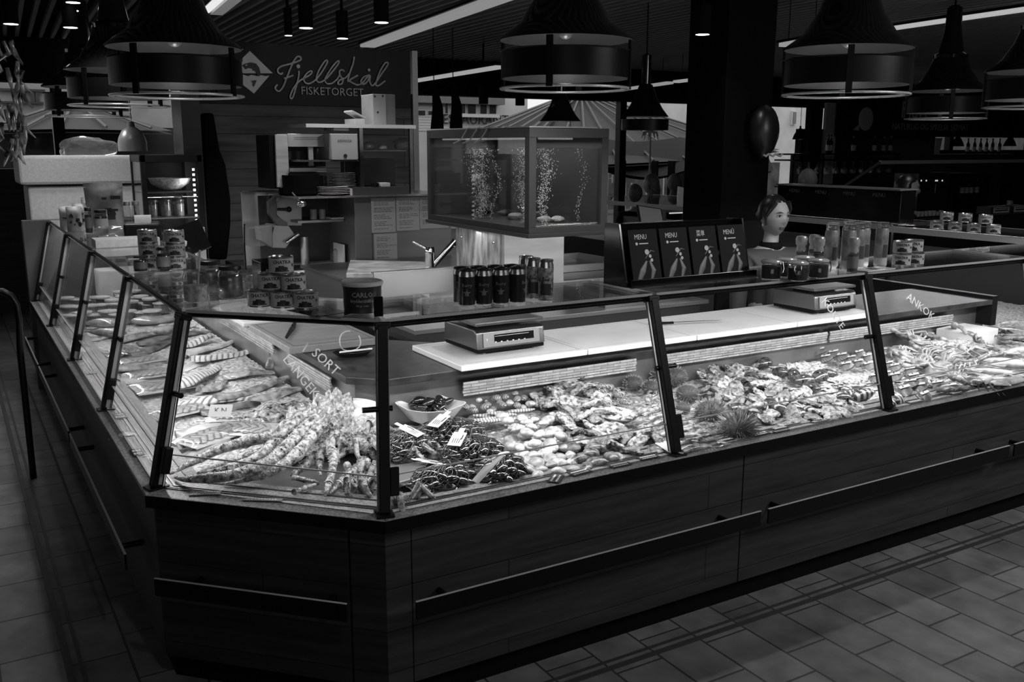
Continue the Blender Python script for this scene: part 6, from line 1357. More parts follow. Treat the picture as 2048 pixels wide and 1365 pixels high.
b = B(); b.box((TX0+.06, TY0+.08, TZ1-.06), (TX0+.075, TY1-.1, TZ1-.05)); b.box((TX1-.2, TY0+.06, TZ1-.06), (TX0+.1, TY0+.075, TZ1-.05)); b.out('lamp_tube', mat('tank_tube', .8, .5, emit=.15), t, smooth=0)
b = B(); b.box((TX0-.02, TY0+.25, TZ1+.001), (TX1, TY0+.27, TZ1+.012)); b.box((TX0+.0, TY0-.0, TZ1+.001), (TX1-.08, TY1, TZ1+.008)); b.out('cover', mat('cover_pale', .35, .4), t, smooth=0)
b = B()
for i in range(3): b.tube([(TX0+.02+.0*i, TY0+.45+.12*i, TZ1+.012), (TX0-.012, TY0+.43+.12*i, TZ1), (TX0-.016, TY0+.50+.12*i, TZ1-.06), (TX0-.012, TY0+.60+.12*i, TZ1-.08)], .004, 6)
b.out('air_hose', mat('hose', .35, .3), t)
light('tank_lamp', 'AREA', ((TX0+TX1)/2, (TY0+TY1)/2, TZ1-.07), 2.6, ((TX0+TX1)/2, (TY0+TY1)/2, 0), .35, 1.0)
rb = random.Random(5)
for k, (cx, cy, w, n_) in enumerate(((TX0+.10, TY0+.72, .075, 1300), (TX0+.10, TY0+.22, .055, 1000), (TX0+.16, TY0+.10, .05, 800), (TX1-.07, TY0+.16, .03, 140), (TX0+.08, TY0+.50, .02, 160))):
    b = B()
    for i in range(n_):
        u = rb.random(); z = TZ0+.06+u*(TZ1-.11-TZ0-.06); q = w*(.45+.6*u); r_ = rb.uniform(.001, .0032)
        x, y = cx+rb.gauss(0, q*.5)+.02*math.sin(u*7+k), cy+rb.gauss(0, q*.5)+.02*math.cos(u*6)
        x = min(max(x, TX0+.03), TX1-.04); y = min(max(y, TY0+.03), TY1-.04)
        b.add([(x+r_, y, z), (x-r_, y, z), (x, y+r_, z), (x, y-r_, z), (x, y, z+r_*1.5), (x, y, z-r_*1.5)], [(0, 2, 4), (2, 1, 4), (1, 3, 4), (3, 0, 4), (2, 0, 5), (1, 2, 5), (3, 1, 5), (0, 3, 5)])
    o = tag(b.out('air_bubbles', mat('bubble', .8, .2, spec=1), smooth=80), 'rising column of air bubbles in the fish tank, ' + ('far left', 'middle left', 'by the front corner', 'at the right wall', 'thin one between the left two')[k], 'bubbles', kind='stuff')
def fn_rock(s): return lambda p, d: p*(1+.25*nz(d, 2, s)+.1*nz(d, 6, s))
for i, (px, py, r, m, lb) in enumerate(((1088, 437, .045, 'stone_pale', 'pale scallop in the tank right of the corner post'), (1115, 437, .045, 'stone_pale', 'second pale scallop in the tank right of the corner post'), (1030, 432, .05, 'stone_mid', 'pale rounded shell in the tank left of the corner post'), (1010, 425, .05, 'stone_dark', 'dark shellfish lump in the tank left of the corner post'), (930, 400, .09, 'stone_dark', 'dark lobster heap at the far left end of the tank'), (975, 415, .06, 'stone_dark', 'dark crab lump in the middle of the tank floor'), (1160, 425, .05, 'stone_mid', 'pale rough shell at the right side of the tank floor'))):
    mm = mat(m, {'stone_pale': .5, 'stone_mid': .28, 'stone_dark': .03}[m], .4, noise_=.3, nscale=30, bump=.4, bscale=50)
    zz = TZ0+.056; c = at(px, py, z=zz+.02); x = min(max(c.x, TX0+.04+r), TX1-.05-r); y = min(max(c.y, TY0+.04+r*.7), TY1-.05-r)
    b = B(); b.ell((x, y, zz+r*.35), (r, r*.75, r*.42), 20, 12, fn=fn_rock(i)); tag(b.out('shellfish', mm, smooth=50), lb, 'shellfish')
t = thing('steel_pillar', 'brushed steel pillar carrying the fish tank', 'pillar', (2.72, 4.65, 0)); b = B(); b.box((2.72, 4.65, 0), (3.13, 5.25, TZ0-.002)); b.out('column', mat('pillar_steel', .30, .38, metal=.9, noise_=.15, nscale=2, stretch=(1, 1, 6)), t, smooth=0, bevel=.002)
b = B(); b.box((2.713, 4.69, .96), (2.7195, 5.22, TZ0-.01)); pnl = b.out('splash_panel', mat('panel_stained', .35, .45, metal=.8, noise_=.5, nscale=25, stretch=(1, 1, .25)), t, smooth=0)
for yy in (4.76, 5.16): b = B(); b.lathe([(.012, 0), (.012, .004), (.001, .006)], (2.713, yy, 1.25), 12, M=Matrix.Rotation(-math.pi/2, 3, 'Y')); b.box((2.706, yy-.002, 1.242), (2.708, yy+.002, 1.258)); b.out('screw', chrome, pnl)
light('under_tank_light', 'AREA', (2.60, 4.95, TZ0-.02), 1.6, (2.62, 4.95, 0), .05, .6)

# ================================================================== ISLAND WITH SINK
b = B(); b.box((2.02, 5.27, 0), (3.12, 6.10, 1.0)); b.box((2.02, 5.03, 0), (2.70, 5.27, 1.0)); t = tag(b.out('kitchen_island', dark, smooth=0, bevel=.003), 'dark island cabinet with the sink and marble board', 'cabinet')
b = B(); b.box((2.00, 5.27, 1.001), (3.15, 6.12, 1.02)); b.box((2.00, 5.03, 1.001), (2.703, 5.27, 1.02)); b.out('worktop', steeld, t, smooth=0, bevel=.002)
b = B(); b.prism([(2.03, 5.35), (2.44, 5.14), (2.75, 5.6), (2.30, 5.98)], 1.021, 1.05); tag(b.out('marble_slab', mat('marble', .35, .3, noise_=.35, nscale=9, v2=.5), smooth=0, bevel=.004), 'pale marble slab left of the mixer tap', 'slab')
b = B(); p0, p1 = at(746, 548, y=5.0), at(1128, 520, y=5.0); b.box((p0.x, 4.985, .89), (2.715, 5.0, p0.z)); b.box((p0.x, 4.985, p0.z), (2.715, 5.03, p0.z+.008)); tag(b.out('splashback', steel, smooth=0, bevel=.001), 'brushed steel splashback between lower table and sink', 'splashback')
b = B(); b.box((2.0, 4.30, .0), (3.9, 4.64, .86)); b.box((2.0, 4.64, .0), (2.70, 4.98, .86)); b.box((3.15, 4.64, .0), (3.9, 4.98, .86)); t = tag(b.out('side_cabinet', MATS['cab_dark'], smooth=0, bevel=.003), 'dark low cabinet under the tray table behind the scales', 'cabinet')
b = B(); b.box((1.98, 4.28, .861), (3.95, 4.645, .885)); b.box((1.98, 4.645, .861), (2.71, 4.984, .885)); b.box((3.135, 4.645, .861), (3.95, 4.984, .885)); tag(b.out('table_top', mat('table_steel', .25, .35, metal=.6), smooth=0, bevel=.002), 'steel table top behind the worktop, carrying the gastro trays', 'table')
def tray(x0, y0, x1, y1, z, h, label, m=None, name='gastro_tray'):
    b = B(); w = .004; b.box((x0+.012, y0+.012, z), (x1-.012, y1-.012, z+.003))
    for q in ((x0+.010, y0+.010, x1-.010, y0+.010+w), (x0+.010, y1-.010-w, x1-.010, y1-.010), (x0+.010, y0+.010, x0+.010+w, y1-.010), (x1-.010-w, y0+.010, x1-.010, y1-.010)): b.box((q[0], q[1], z), (q[2], q[3], z+h))
    for q in ((x0, y0, x1, y0+.012), (x0, y1-.012, x1, y1), (x0, y0+.012, x0+.012, y1-.012), (x1-.012, y0+.012, x1, y1-.012)): b.box((q[0], q[1], z+h), (q[2], q[3], z+h+.003))
    return tag(b.out(name, m or steel, smooth=0, bevel=.001), label, 'tray')
tray(2.20, 4.66, 2.60, 4.93, .886, .055, 'steel tray heaped with crab meat before the splashback')
b = B(); b.ell((2.40, 4.80, .925), (.16, .10, .045), 40, 20, fn=lambda p, d: Vector((p.x*(1+.2*nz(p, 20)), p.y*(1+.2*nz(p, 22)), max(p.z, -.02)+.010*nz(p, 50)))); tag(b.out('crab_meat', mat('crab_meat', .45, .5, noise_=.4, nscale=40), smooth=50), 'pale heap of picked crab meat in the steel tray', 'crab meat', kind='stuff')
b = B(); b.box((2.62, 4.66, .886), (2.70, 4.93, .935)); tag(b.out('storage_box', dark, smooth=0, bevel=.003), 'dark flat box beside the crab meat tray', 'box')
for i in range(3): tray(3.2, 4.33, 3.85, 4.92, .886+.028*i, .024, ('lowest', 'middle', 'topmost')[i]+' flat steel tray of the stack right of the drink cans')
b = B(); b.box((3.16, 5.0, 0), (4.3, 5.75, .90)); tag(b.out('side_cabinet', MATS['cab_dark'], smooth=0, bevel=.003), 'dark cabinet right of the tank pillar', 'cabinet')
for i in range(3): tray(3.18+.0*i, 5.02, 3.9, 5.6, .901+.05*i, .045, ('lowest', 'middle', 'topmost')[i]+' deep steel tray right of the tank pillar')
# mixer tap
t = thing('mixer_tap', 'chrome mixer tap with slanted spout at the sink', 'tap', (2.62, 5.42, 1.021)); p = Vector((2.62, 5.42, 1.021)); b = B(); b.lathe([(.036, 0), (.030, .004), (.030, .10), (.031, .102), (.031, .145), (.026, .152), (.001, .152)], p, 24); b.out('body', chrome, t)
b = B(); b.tube([p+Vector((.02, -.005, .03)), p+Vector((.13, -.05, .16)), p+Vector((.155, -.06, .19))], [.018, .021, .022], 16); b.tube([p+Vector((.138, -.055, .162)), p+Vector((.15, -.062, .150))], .010, 10); b.out('spout', chrome, t)
b = B(); b.tube([p+Vector((-.01, 0, .135)), p+Vector((-.08, .03, .175)), p+Vector((-.10, .035, .188))], [.009, .007, .008], 10); b.out('lever', chrome, t)

# ================================================================== KITCHEN BACK
YM = 6.2
def X(px, y=YM): return at(px, 450, y=y).x
def Z(py, px=760, y=YM): return at(px, py, y=y).z
cabm = mat('menu_board', .26, .6); cm = mat('cabinet_steel', .13, .45, metal=.4)
t = thing('kitchen_cabinet', 'tall grey kitchen cabinet with an open shelf bay and menus taped on', 'cabinet', (X(600), YM, 0)); zt = Z(394)
b = B(); b.box((X(712), YM+.02, 0), (X(747), YM+.55, zt)); b.box((X(745), YM+.02, 0), (X(905), YM+.55, zt)); b.out('body', cm, t, smooth=0, bevel=.002)
b = B(); b.box((X(590), YM, zt), (X(905), YM+.57, zt+.012)); b.out('top', mat('top_steel', .5, .25, metal=.9), t, smooth=0)
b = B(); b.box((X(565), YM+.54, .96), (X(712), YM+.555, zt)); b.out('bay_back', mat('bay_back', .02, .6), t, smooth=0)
b = B(); b.box((X(615), YM+.2, Z(445)), (X(708), YM+.53, Z(445)+.015)); b.out('bay_shelf', steeld, t, smooth=0)
b = B(); b.box((max(X(480, 6.3), 1.80), YM, 0), (X(712)-.002, YM+1.1, .94)); b.out('base', mat('base_grey', .03, .4), t, smooth=0, bevel=.003)
for i, (a, c, top, bot, lb) in enumerate(((745, 794, 395, 466, 'upper'), (749, 796, 467, 522, 'lower'), (795, 842, 395, 464, 'upper'), (842, 900, 395, 462, 'upper'))):
    mm = tag((lambda b: b.out('menu_sheet', cabm, smooth=0))(B().box((X(a), YM+.014, Z(bot)), (X(c)-.004, YM+.018, Z(top)-.005))), ('printed menu sheet taped to the grey cabinet, upper left one', 'lined list taped under the upper left menu sheet', 'printed menu sheet in the middle of the grey cabinet', 'menu sheet partly hidden behind the fish tank')[i], 'menu sheet')
    b = B(); rr = random.Random(i); z = Z(top)-.03; n_ = 0
    while z > Z(bot)+.015:
        if (n_ % 4) != 3:
            w = (X(c)-X(a))*rr.uniform(.35, .75); x = X(a)+.02
            while x < X(a)+.02+w: l = rr.uniform(.01, .03); b.box((x, YM+.0128, z), (x+l, YM+.0138, z+.004)); x += l+.006
        z -= .012; n_ += 1
    b.out('text_lines', mat('faint_ink', .10, .6), mm, smooth=0)
# worktop board, towel, slicer, things in the bay
b = B(); b.box((X(570), YM-.02, .941), (X(706), YM+.42, .965)); tag(b.out('cutting_board', MATS['cutting_board'], smooth=0, bevel=.004), 'white cutting board on the back kitchen counter before the slicer', 'cutting board')
b = B(); c = at(600, 500, y=YM+.15); b.rbox((c.x, YM+.16, .972), (.22, .20, .012), .1); tag(b.out('dark_dish', blackg, smooth=0, bevel=.004), 'flat black dish on the back cutting board', 'dish')
t = thing('splash_panel', 'brushed steel panel standing behind the slicer', 'panel', (X(486, 6.9), 6.9, .94)); b = B(); b.box((at(486, 450, y=6.9).x, 6.9, .94), (at(640, 450, y=6.9).x, 6.915, at(540, 383, y=6.9).z)); b.out('sheet', mat('satin_steel', .34, .4, metal=.4, noise_=.25, nscale=2), t, smooth=0)
b = B(); b.box((at(486, 450, y=6.9).x, 6.895, at(540, 383, y=6.9).z), (at(640, 450, y=6.9).x, 6.92, at(540, 383, y=6.9).z+.008)); b.out('rim', chrome, t, smooth=0)
t = thing('slicer', 'grey meat slicer with an angular hood on the back counter', 'slicer', (2.2, 6.55, .94)); sm_ = mat('slicer_grey', .24, .4, metal=.3); Ys = 6.5
def yp(b, pts, Y, th): 
    q = [at(x, y, y=Y) for x, y in pts]; n = len(q); a = sum(q[i-1].x*q[i].z-q[i].x*q[i-1].z for i in range(n))
    if a < 0: q = q[::-1]
    b.add([(p.x, Y, p.z) for p in q]+[(p.x, Y+th, p.z) for p in q], [tuple(range(n)), tuple(range(2*n-1, n-1, -1))]+[((i+1) % n, i, n+i, n+(i+1) % n) for i in range(n)]); return b
b = B(); yp(b, [(545, 496), (572, 497), (590, 470), (578, 452), (549, 451), (544, 470)], Ys, .22); b.out('base', sm_, t, smooth=0, bevel=.004)
b = B(); yp(b, [(553, 406), (562, 394), (590, 394), (604, 410), (604, 452), (574, 452), (553, 430)], Ys+.06, .12); b.out('hood', sm_, t, smooth=0, bevel=.004)
b = B(); yp(b, [(537, 404), (553, 390), (553, 432), (575, 446), (575, 453), (556, 452), (538, 428)], Ys+.02, .05); b.out('guard', mat('slicer_dark', .06, .4), t, smooth=0, bevel=.003)
b = B(); yp(b, [(518, 455), (545, 450), (545, 496), (522, 482)], Ys-.02, .12); b.out('carriage', mat('slicer_mid', .13, .4), t, smooth=0, bevel=.004)
b = B(); p0, p1 = at(555, 419, y=Ys+.05), at(578, 419, y=Ys+.05); b.tube([p0, p1], .010, 10); b.ell(p1, (.02, .02, .02), 12, 8); b.out('knob', blackg, t)
b = B(); p0, p1 = at(572, 485, y=Ys-.03), at(597, 468, y=Ys-.03); b.tube([p0, p1], [.014, .012], 10); b.out('handle', chrome, t)
b = B(); p0 = at(609, 494, y=Ys+.1); b.lathe([(.03, 0), (.03, .21)], (p0.x, Ys+.1, .95), 20); b.lathe([(.03, .21), (.001, .212)], (p0.x, Ys+.1, .95), 20); tag(b.out('steel_canister', mat('canister', .30, .3, metal=.7), smooth=40), 'grey cylindrical canister beside the slicer', 'canister')
t = thing('plastic_container', 'clear square container left of the slicer', 'container', (2.0, 6.6, .94)); b = B(); ybox(b, 498, 458, 530, 492, 6.62, .16); b.out('box', film, t, smooth=0)
b = B(); c = at(680, 470, y=YM+.3); b.ell((c.x, YM+.3, 1.03), (.055, .05, .07), 18, 12, fn=lambda p, d: p*(1+.3*nz(p, 30))); tag(b.out('wrapped_goods', film, smooth=40), 'film wrapped goods glinting in the lower cabinet bay', 'package')
for i, (a, c, lb) in enumerate(((628, 640, 'small tin on the bay shelf, left'), (645, 652, 'small cup on the bay shelf, middle'))): b = B(); b.lathe([(.025, 0), (.025, .07), (.001, .07)], (X(a, YM+.3), YM+.3, Z(445)+.016), 14); tag(b.out('small_tin', grey, smooth=40), lb, 'tin')
b = B(); b.rbox((X(680, YM+.3), YM+.28, Z(445)+.022), (.2, .1, .012), .15); tag(b.out('cloth', lgrey, smooth=0, bevel=.003), 'folded pale cloth on the bay shelf', 'cloth')
b = B(); b.rbox((X(702), YM+.25, 1.03), (.012, .2, .17), 0); tag(b.out('binder', lgrey, smooth=0, bevel=.002), 'pale binder standing in the cabinet bay', 'binder')
# plates and pans on the cabinet top
zt2 = zt+.0125
def plates(px, n, r, label, m, y=YM+.2, z0=None, step=.011):
    c = at(px, 380, y=y)
    for i in range(n):
        b = B(); b.lathe([(.001, .004), (r*.6, .004), (r, .014), (r, .017), (r*.6, .009), (.001, .008)], (c.x+R.uniform(-.006, .006), y+R.uniform(-.005, .005), (z0 or zt2)+i*step), 28); o = b.out('plate', m, smooth=50); tag(o, label, 'plate', label+' group')
    return c
pw = mat('plate_white', .52, .3)
plates(665, 5, .115, 'white plate in the low front stack on the kitchen cabinet', pw, YM+.14)
plates(684, 13, .10, 'white plate in the tall rear stack on the kitchen cabinet', pw, YM+.30)
t = thing('cooking_pot', 'large black pot left of the plate stacks', 'pot', (X(628), YM+.3, zt2)); b = B(); b.lathe([(.10, 0), (.125, .02), (.13, .14), (.125, .14), (.001, .13)], (X(626), YM+.22, zt2), 28); b.out('body', blackm, t)
b = B(); b.lathe([(.09, 0), (.10, .1), (.001, .1)], (X(598, 6.45), 6.45, zt2-.0), 20); tag(b.out('black_box', blackm, smooth=40), 'small black container left of the black pot', 'container')
b = B(); ybox(b, 700, 377, 802, 392, YM+.10, .25); tag(b.out('folded_boards', lgrey, smooth=0, bevel=.004), 'pale flat boards lying right of the plate stacks', 'boards')
t = thing('serving_ladle', 'steel ladle hanging over the edge of the kitchen cabinet', 'ladle', (X(600), YM-.03, zt)); b = B(); p0, p1 = at(585, 385, y=YM-.04), at(603, 408, y=YM-.04); b.tube([p0, p1], .006, 6); b.ell(p1, (.035, .03, .022), 14, 8); b.out('ladle', chrome, t)
# upper shelf rack
YU = YM+.1; zu = at(700, 250, y=YU).z
t = thing('shelf_rack', 'steel rack with a top shelf above the kitchen cabinet', 'shelf', (X(828), YU, zt2)); b = B(); b.box((at(612, 250, y=YU).x, YU, zu-.02), (at(832, 250, y=YU).x, YU+.4, zu+.005)); b.out('top_shelf', mat('shelf_steel', .45, .3, metal=.8), t, smooth=0)
for px in (724, 824):
    b = B(); x = at(px, 320, y=YU).x; b.box((x-.012, YU+.005, zt2), (x+.014, YU+.03, zu-.021)); b.out('upright', steeld, t, smooth=0)
b = B(); b.box((at(724, 250, y=YU).x, YU+.04, at(770, 303, y=YU).z), (at(822, 250, y=YU).x, YU+.38, at(770, 303, y=YU).z+.008)); b.out('middle_shelf', steeld, t, smooth=0)
ms = at(770, 303, y=YU).z+.009
t = thing('oven', 'black oven under the middle rack shelf', 'oven', (X(760), YU, zt2)); b = B(); b.box((at(728, 350, y=YU).x, YU+.05, at(770, 372, y=YU).z), (at(796, 350, y=YU).x, YU+.37, at(770, 318, y=YU).z)); b.out('body', mat('oven_black', .015, .35), t, smooth=0, bevel=.003)
for px, r, lb in ((750, .03, 'small dark jar standing on the rack beside the oven'),): b = B(); c = at(px, 372, y=YU-.02); b.lathe([(r, 0), (r, .06), (.001, .065)], (c.x, YU-.02, zt2+.02), 16); tag(b.out('small_jar', blackg, smooth=40), lb, 'jar')
b = B(); ybox(b, 762, 366, 781, 374, YU-.04, .08); tag(b.out('white_dish', lgrey, smooth=0, bevel=.004), 'small white dish on the cabinet before the oven', 'dish')
b = B(); b.rbox((X(760, YU), YU+.1, (zt2+at(770, 373, y=YU).z)/2), (.4, .3, max(.01, at(770, 373, y=YU).z-zt2-.003))); tag(b.out('low_block', dark, smooth=0), 'low dark block under the oven', 'block')
for (px, py, r, lb) in ((738, 292, .05, 'crumpled bag on the middle rack shelf, left'), (765, 290, .035, 'round pale bun in a bag on the middle rack shelf'), (806, 285, .075, 'crumpled clear bag bulging off the rack shelf at right')):
    b = B(); c = at(px, py, y=YU+.15); b.ell((c.x, YU+.15, ms+r*.55), (r, r*.8, r*.6), 18, 12, fn=lambda p, d: p*(1+.3*nz(p, 25, px))); tag(b.out('plastic_bag', film if r != .035 else mat('bun', .3, .6), smooth=30), lb, 'bag')
t = thing('labelled_carton', 'pale carton with a printed name on it under the rack top shelf', 'carton', (X(680), YU, 1.7)); b = B(); p0, p1 = at(664, 320, y=YU-.02), at(715, 268, y=YU-.02); b.box((p0.x, YU-.02, p0.z), (p1.x, YU+.25, p1.z)); b.out('box', mat('carton_pale', .28, .5), t, smooth=0, bevel=.004)
text('KENWOSA', FRONT(((p0.x+p1.x)/2+.0, YU-.021, p0.z*.28+p1.z*.72)), .026, inkd, t, 'lettering', .0003, xs=.8); b = B(); b.lathe([(.014, 0), (.014, .004), (.001, .004)], ((p0.x+p1.x)/2, YU-.024, p0.z*.85+p1.z*.15), 12, M=Matrix.Rotation(math.pi/2, 3, 'X')); b.out('button', inkd, t)
b = B(); b.box((p0.x-.24, YU-.0, p0.z-.012), (p1.x+.01, YU+.3, p0.z-.001)); b.box((p0.x-.24, YU+.28, zt2), (p0.x-.22, YU+.3, p0.z-.012)); b.box((p1.x-.01, YU+.28, zt2), (p1.x+.01, YU+.3, p0.z-.012)); tag(b.out('carton_shelf', dark, smooth=0), 'dark shelf carrying the labelled carton', 'shelf')
b = B(); ybox(b, 667, 252, 698, 262, YU+.05, .2); o = b.out('tissue_pack', lgrey, smooth=0, bevel=.004); o.location.z = 0; tag(o, 'pale pack squeezed between the carton and the rack top', 'pack')
# stainless box oven with wooden side, left
t = thing('heated_cabinet', 'open steel warming cabinet with a pale wooden side panel', 'cabinet', (X(556, 6.5), 6.5, zt)); Yh = 6.42
b = B(); ybox(b, 555, 375, 575, 269, Yh, .03); b.out('wooden_side', mat('pale_wood', .30, .5, noise_=.2, nscale=3, stretch=(1, 1, 8)), t, smooth=0, bevel=.003)
b = B(); ybox(b, 542, 378, 555, 270, Yh+.02, .3); b.out('side_wall', blackm, t, smooth=0)
b = B(); ybox(b, 576, 294, 650, 268, Yh, .25); hd_ = b.out('steel_hood', mat('hood_steel', .35, .35, metal=.7, noise_=.2, nscale=4), t, smooth=0, bevel=.003)
b = B()
for k in range(26): ybox(b, 588+k*2, 276, 589+k*2, 274.5, Yh-.001, .002); ybox(b, 588+k*2, 279.5, 589+k*2, 278, Yh-.001, .002)
b.out('small_print', inkd, hd_, smooth=0)
b = B(); ybox(b, 576, 334, 650, 294, Yh+.2, .02); b.out('back', mat('hood_dark', .03, .4), t, smooth=0)
b = B(); ybox(b, 618, 332, 626, 294, Yh+.02, .02); b.out('divider', lgrey, t, smooth=0)
b = B(); ybox(b, 580, 345, 654, 335, Yh-.02, .25); b.out('tray', steel, t, smooth=0, bevel=.003)
b = B(); ybox(b, 576, 352, 654, 346, Yh, .25); ybox(b, 576, 378, 582, 352, Yh+.1, .1); ybox(b, 648, 390, 654, 352, Yh+.1, .1); b.out('stand', dark, t, smooth=0)
b = B(); c = at(636, 312, y=Yh+.1); b.lathe([(.03, -.06), (.045, -.04), (.045, .05), (.03, .06)], c, 16); tag(b.out('glass_jug', jarglass, smooth=40), 'glass jug standing in the steel warming cabinet', 'jug')
b = B(); ybox(b, 576, 396, 590, 378, Yh+.0, .2); tag(b.out('rack_foot', blackm, smooth=0), 'black pedestal under the warming cabinet', 'stand')
# box, flat box and leftover on the rack top
t = thing('cardboard_box', 'tall cardboard box with round holes on the rack, before the sign', 'box', (at(745, 248, y=YU).x, YU, zu+.006)); q0, q1 = at(742, 248, y=YU+.05), at(773, 188, y=YU+.05); b = B()
xa, xb = q0.x, q1.x; b.rbox(((xa+xb)/2+.06, YU+.2, (zu+.006+q1.z)/2), (.17, .22, q1.z-zu-.006), .0); b.out('carton', mat('cardboard', .22, .7, noise_=.1, nscale=10), t, smooth=0, bevel=.003)
b = B(); b.box(((xa+xb)/2-.026, YU+.087, zu+.008), ((xa+xb)/2+.07, YU+.0885, q1.z-.004)); f_ = b.out('front_face', mat('carton_face', .40, .6), t, smooth=0)
b = B()
for dx, dz in ((.0, .92), (.06, .94), (.02, .42)): b.lathe([(.008, 0), (.008, .001), (.001, .001)], ((xa+xb)/2-.012+dx, YU+.0868, zu+(q1.z-zu)*dz), 12, M=Matrix.Rotation(math.pi/2, 3, 'X'))
b.out('holes', inkd, f_)
b = B(); b.box((at(721, 248, y=YU).x, YU+.1, zu+.006), (at(741, 248, y=YU).x, YU+.3, zu+.045)); tag(b.out('small_box', lgrey, smooth=0, bevel=.002), 'low pale box left of the tall cardboard box', 'box')
b = B(); b.rbox((at(731, 240, y=YU).x, YU+.2, zu+.075), (.11, .16, .012), 0, ry=.45); tag(b.out('loose_lid', lgrey, smooth=0, bevel=.002), 'loose pale lid leaning on the low box', 'lid')

# ================================================================== SIGN with script lettering
YSg = YW-.035; so = lambda x, y: at(480+x*360/2048, 80+y*360/2048, y=YSg-.012)
t = thing('shop_sign', 'black board sign with handwritten name and fish emblem', 'sign', (pl.x, YSg, 2.1)); b = B(); s0, s1 = at(400, 207, y=YSg), at(824, 92, y=YSg); zb_, zt_ = at(650, 207, y=YSg).z, at(822, 103, y=YSg).z
b.box((s0.x, YSg, zb_-.02), (s1.x-.02, YSg+.03, zt_)); b.out('board', mat('sign_black', .004, .4, spec=.15), t, smooth=0)
sl = mat('sign_letter', .62, .6)
def stroke(pts, w, nm='letter_stroke'):
    P_ = [so(*p) for p in pts]; fine = []
    for i in range(len(P_)-1):
        a, p0, p1, c = P_[max(i-1, 0)], P_[i], P_[i+1], P_[min(i+2, len(P_)-1)]
        for k in range(5): u = k/5; fine.append(.5*((2*p0)+(p1-a)*u+(2*a-5*p0+4*p1-c)*u*u+(3*p0-a-3*p1+c)*u**3))
    fine.append(P_[-1]); return fine
b = B(); W_ = .0075
for st in ([(487, 372), (465, 388), (435, 372), (428, 335), (470, 300), (560, 275), (640, 250), (690, 225), (685, 195), (650, 190), (610, 240), (570, 330), (530, 430), (490, 530), (450, 580), (415, 575), (400, 540), (425, 508)],
           [(500, 440), (550, 425), (605, 402)], [(668, 352), (665, 420), (640, 520), (605, 640), (580, 668), (570, 640), (600, 560), (660, 480), (720, 440), (790, 400), (818, 365), (795, 355), (745, 395), (725, 450), (745, 490), (790, 495), (850, 460), (920, 380), (985, 270), (990, 232), (960, 245), (900, 340), (868, 430), (885, 478), (930, 475), (1000, 420), (1090, 310), (1125, 255), (1110, 240), (1060, 290), (1000, 380), (965, 450), (985, 495), (1040, 495), (1100, 450), (1130, 400)],
           [(1185, 362), (1165, 340), (1130, 355), (1140, 410), (1170, 450), (1155, 500), (1115, 500), (1130, 460), (1200, 430), (1240, 380)], [(1298, 190), (1285, 270), (1250, 370), (1225, 460), (1240, 470)], [(1340, 402), (1290, 430), (1245, 465), (1300, 500), (1340, 512), (1390, 490), (1440, 430), (1470, 395)],
           [(1470, 400), (1410, 420), (1375, 470), (1400, 505), (1450, 470), (1480, 400), (1475, 470), (1500, 520), (1540, 490), (1600, 400), (1670, 300), (1682, 262), (1650, 262), (1600, 340), (1560, 440), (1545, 510), (1580, 518), (1650, 465)]):
    b.tube(stroke(st, W_), W_, 6, sq=1)
b.out('script_name', sl, t, 60); b = B(); b.ell(so(663, 300), (.016, .005, .016), 12, 6); b.out('dot', sl, t, 60); b = B(); b.ell(so(1468, 342), (.013, .005, .013), 12, 6); b.out('ring_dot', sl, t, 60)
p0, p1 = so(1055, 592), so(810, 592); text('FISKETORGET', frame(p0, (1, 0, 0), (0, 0, 1)), .088, mat('sign_small', .5, .6), t, 'subtitle', .001, xs=.98)
def spoly(pts, th, m, nm, par, off=0):
    q = [so(*p) for p in pts]; n = len(q); a = sum(q[i-1].x*q[i].z-q[i].x*q[i-1].z for i in range(n))
    if a < 0: q = q[::-1]
    b = B(); b.add([(p.x, YSg-.012-off, p.z) for p in q]+[(p.x, YSg-.012-off+th, p.z) for p in q], [tuple(range(n)), tuple(range(2*n-1, n-1, -1))]+[((i+1) % n, i, n+i, n+(i+1) % n) for i in range(n)]); return b.out(nm, m, par, smooth=0)
sb = mat('sign_black2', .004, .5)
d0 = spoly([(112, 125), (372, 378), (30, 378), (25, 350), (20, 290), (30, 205)], .01, sl, 'emblem_upper', t)
d1 = spoly([(335, 405), (160, 610), (35, 510), (35, 395), (90, 412), (130, 398), (200, 412), (240, 400), (290, 412)], .01, sl, 'emblem_lower', t)
spoly([(20, 290), (60, 268), (120, 255), (180, 268), (215, 310), (232, 370), (225, 410), (200, 412), (190, 385), (165, 355), (135, 345), (140, 330), (95, 320), (60, 335), (35, 305)], .004, sb, 'fish_shape', d0, .004)
spoly([(190, 460), (155, 535), (135, 515), (150, 505), (130, 500), (150, 490), (120, 480), (150, 475), (118, 465), (160, 460)], .004, sb, 'fish_tail', d1, .004)
b = B(); q = so(68, 287); b.ell(q+Vector((0, -.008, 0)), (.007, .003, .007), 10, 6); b.out('fish_eye', sl, d0, 60)
# dark curtain / coat hanging at left of the plank wall
t = thing('coat', 'long dark coat hanging at the left edge of the plank wall', 'coat', (1.85, 7.45, 1.2)); b = B(); q = [(428, 226), (440, 300), (452, 330), (462, 400), (462, 450), (455, 520), (412, 520), (408, 330), (405, 226)]; yp(b, q, 7.42, .1); o = b.out('cloth', blackm, t, 60, bevel=.02)
b = B(); p = at(380, 200, y=7.3); b.box((pl.x-.02, 7.3, 0), (at(405, 300, y=7.3).x, 7.59, 2.35)); struct(b.out('wall_left', mat('panel_charcoal', .018, .5), smooth=0))
